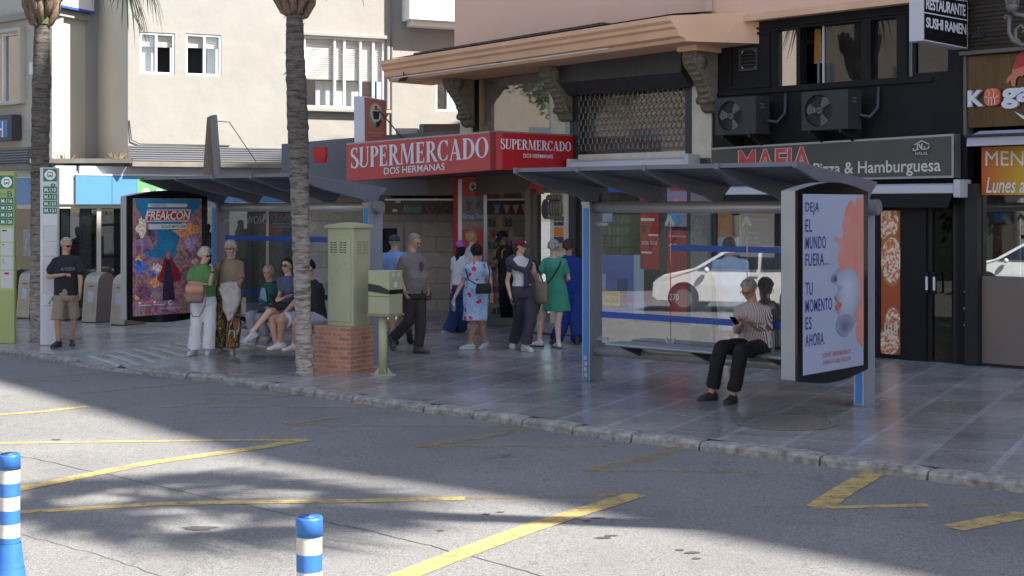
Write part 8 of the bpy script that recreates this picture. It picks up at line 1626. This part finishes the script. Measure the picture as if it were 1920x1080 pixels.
# ---------------- what stands across and along the street, seen only in reflections, partly added for the light ----------------
def hatch(P0, ang, label, col):
    a = R(ang); f = V((math.cos(a), math.sin(a), 0)); sd = V((-math.sin(a), math.cos(a), 0)); Z = V((0, 0, 1)); P0 = V(P0); P0.z = gz(P0.x, 0)+RD
    t = thing('parked_car', label, 'car', P0, 'cars parked across the street')
    prof = [(-1.98, .30), (-2.02, .62), (-1.93, .95), (-1.72, 1.38), (-1.45, 1.47), (-.3, 1.50), (.35, 1.44), (1.05, 1.02), (1.75, .86), (2.0, .68), (2.03, .35), (1.9, .25), (-1.8, .25)]
    m = M(); rings = []
    for s_, sc2 in ((-.84, .93), (-.80, .985), (-.6, 1), (.6, 1), (.80, .985), (.84, .93)):
        rings.append([P0+f*x*(.97+.03*sc2)+sd*(s_*(1-.13*max(0, z-.95)/.5))+Z*(.25+(z-.25)*sc2) for x, z in prof])
    n = len(prof); o = len(m.v)
    for r in rings: m.v += r
    for j in range(len(rings)-1):
        for i in range(n): m.f.append((o+j*n+i, o+(j+1)*n+i, o+(j+1)*n+(i+1) % n, o+j*n+(i+1) % n)); m.mi.append(0)
    m.f.append(tuple(o+i for i in range(n))); m.mi.append(0); m.f.append(tuple(o+(len(rings)-1)*n+i for i in range(n-1, -1, -1))); m.mi.append(0)
    m.build('body', mat('car_paint', col, .25, coat=1), t, bevel=.02)
    gl = mat('car_glass', (.02, .03, .045), .08)
    for s_ in (-1, 1):
        for pts in ([(-.42, 1.0), (-.42, 1.40), (.30, 1.37), (.92, 1.0)], [(-1.28, 1.02), (-1.3, 1.36), (-.52, 1.40), (-.52, 1.0)], [(-1.72, 1.05), (-1.58, 1.32), (-1.40, 1.35), (-1.38, 1.03)]):
            off = lambda z: .845*(1-.13*max(0, z-.95)/.5)-.004
            m = M(); m.prism([P0+f*x+sd*s_*(off(z)+.004)+Z*z for x, z in pts], sd*-s_*.02); m.build('side_window', gl, t)
        for x in (-1.27, 1.28):
            m = M(); c = P0+f*x+Z*.315+sd*s_*.74; m.tube([c-sd*.11, c+sd*.11], .315, 28); w2 = m.build('wheel', mat('tyre', (.02, .02, .02), .8), t, bevel=.02)
            m = M(); m.tube([c+sd*s_*.112, c+sd*s_*.118], .21, 24); rm = m.build('rim', mat('rim', (.35, .35, .36), .3, .7), w2); m = M(); m.tube([P0+f*x+Z*.33+sd*s_*.70, P0+f*x+Z*.33+sd*s_*.846], .36, 28); m.build('wheel_arch', black, t)
        m = M(); m.ell(P0+f*.72+sd*s_*.98+Z*.98, f*.07, sd*.10, Z*.07, 10, 6); m.build('mirror', mat('car_paint', col, .25), t, True); m = M(); m.ell(P0+f*1.86+sd*s_*.62+Z*.70, f*.14, sd*.16, Z*.09, 10, 6); m.build('headlight', alu, t, True)
        m = M(); m.ob(P0+f*-.45+sd*s_*.835+Z*.86, f*.2, sd*s_*.03, Z*.03); m.build('door_handle', mat('car_paint', col, .25), t)
# mirror of the shelter glass: the car stands to the left of the camera, on the sunlit road
nS = f1.normalized(); gP = at1(1.9, 0, 0)
def mirror(p): d = (p-gP).dot(nS); return p-nS*2*d
v = ray(1398, 560, 33.0); v.z = 0; cpos = mirror(v); 
e1 = ray(1262, 560, 33.4); e1.z = 0; e2 = ray(1462, 560, 32.6); e2.z = 0; d_ = (mirror(e1)-mirror(e2)); 
hatch(cpos, math.degrees(math.atan2(d_.y, d_.x)), 'white hatchback parked across the street, seen mirrored in the shelter glass', (.72, .73, .74))
stonec = mat('pale_masonry', (.52, .47, .40), .9, c2=(.42, .38, .32), ns=1.5)
def block(P, u, L_, H_, dep, label, mt, nw, fl_):
    u = V(u).normalized(); n = u.cross(V((0, 0, 1))); P = V(P); P.z = -.6; t = thing('apartment_block', label, 'building', P, 'buildings across the street'); m = M(); m.ob(P, u*L_, -n*dep, V((0, 0, 1))*H_); m.build('wall', mt, t)
    for i in range(nw):
        for j in range(fl_):
            c = P+u*(L_*(i+.5)/nw)+V((0, 0, 1.6+3.1*j))+n*.02; m = M(); m.ob(c-u*.65, u*1.3, n*.03, V((0, 0, 1.4))); m.build('window', mat('far_window', (.06, .08, .10), .15), t)
block((-46, -6, 0), (.35, 1, 0), 44, 13, 8, 'brown stone apartment block across the street', mat('brown_masonry', (.20, .17, .14), .9, c2=(.15, .13, .105), ns=1.5), 10, 3)
block((-40, -30, 0), (.2, 1, 0), 24, 12, 8, 'cream apartment block further down across the street', cream, 6, 3)
ob_ = FA.P(32, 0, 27); block((ob_.x, ob_.y, 0), -UA, 39, 17, 9, 'unseen white block added behind the viewpoint to bounce sun onto the shopfronts', mat('far_white', (.80, .77, .72), .9, c2=(.74, .71, .66), ns=.8), 12, 5)  # bright block added to bounce sunlight onto the shaded facades
def tree(P, h, r, seed):
    rr = random.Random(seed); P = V(P); P.z = zg(P.x)-.1; t = thing('street_tree', ('leafy street tree %s' % ('across the road directly behind the parked car' if seed == 1 else 'across the road, taller than its neighbour by the car' if seed == 2 else 'standing behind the viewpoint' if seed == 3 else 'far down the street past the left palm' if seed == 4 else 'farthest down the street, tallest of all')), 'tree', P, 'street trees across the road'); Z = V((0, 0, 1)); m = M(); m.tube([P, P+Z*h*.45, P+Z*h*.6+V((.3, .2, 0))], [.2, .15, .1], 8)
    for k in range(6): a = k*1.05; m.tube([P+Z*h*.45, P+Z*h*.7+V((math.cos(a)*r*.5, math.sin(a)*r*.5, 0))], [.09, .03], 6)
    m.build('trunk', bark, t, True); m = M()
    for i in range(2600):
        a = rr.uniform(0, 6.28); e = math.asin(rr.uniform(-1, 1)); q = rr.uniform(.45, 1)**.5*r*(.75+.35*mnoise.noise(V((math.cos(a)*2, math.sin(a)*2, e*2+seed)))); c = P+Z*h*.75+V((math.cos(a)*math.cos(e)*q, math.sin(a)*math.cos(e)*q, math.sin(e)*q*.8)); d = V((rr.uniform(-1, 1), rr.uniform(-1, 1), rr.uniform(-.6, .6))).normalized()*.16; s_ = d.cross(V((rr.uniform(-1, 1), rr.uniform(-1, 1), 1))).normalized()*.07
        m.add([c-d, c+s_, c+d, c-s_], [(0, 1, 2, 3)])
    m.build('crown', mat('tree_leaf', (.05, .09, .025), .5, c2=(.09, .14, .04), ns=3), t)
hd_ = thing('backing_hedge', 'long dark hedge added behind the parked car to darken the shelter reflection', 'hedge', V((-24, 12, zg(-24)))); m = M(); rh = random.Random(12)  # hedge added to keep the reflection above the car dark
for i in range(9000):
    f_ = rh.uniform(0, 1); c = V((-27+5.0*f_+rh.uniform(-.7, .7), -4+30*f_, rh.uniform(-.3, 3.4))); d = V((rh.uniform(-1, 1), rh.uniform(-1, 1), rh.uniform(-.8, .8))).normalized()*.16; s_ = d.cross(V((rh.uniform(-1, 1), rh.uniform(-1, 1), 1))).normalized()*.07
    m.add([c-d, c+s_, c+d, c-s_], [(0, 1, 2, 3)])
core = M(); core.prism([V((-28.2, -5, -.4)), V((-26.2, -5, -.4)), V((-21.2, 26.5, -.4)), V((-23.2, 26.5, -.4))], V((0, 0, 3.3))); core.build('dark_backing', mat('hedge_core', (.012, .016, .008), .9), hd_)  # solid dark box added so the mirrored hedge stays dark
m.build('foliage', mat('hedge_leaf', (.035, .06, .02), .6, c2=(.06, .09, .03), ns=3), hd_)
tree((-23, 9, 0), 7.5, 3.0, 1); tree((-24, 3, 0), 8.5, 3.2, 2); tree((-12, -15, 0), 8, 3, 3); tree((-25, 24, 0), 10, 3.0, 4); tree((-30, 29, 0), 11, 3.2, 5)

_end()
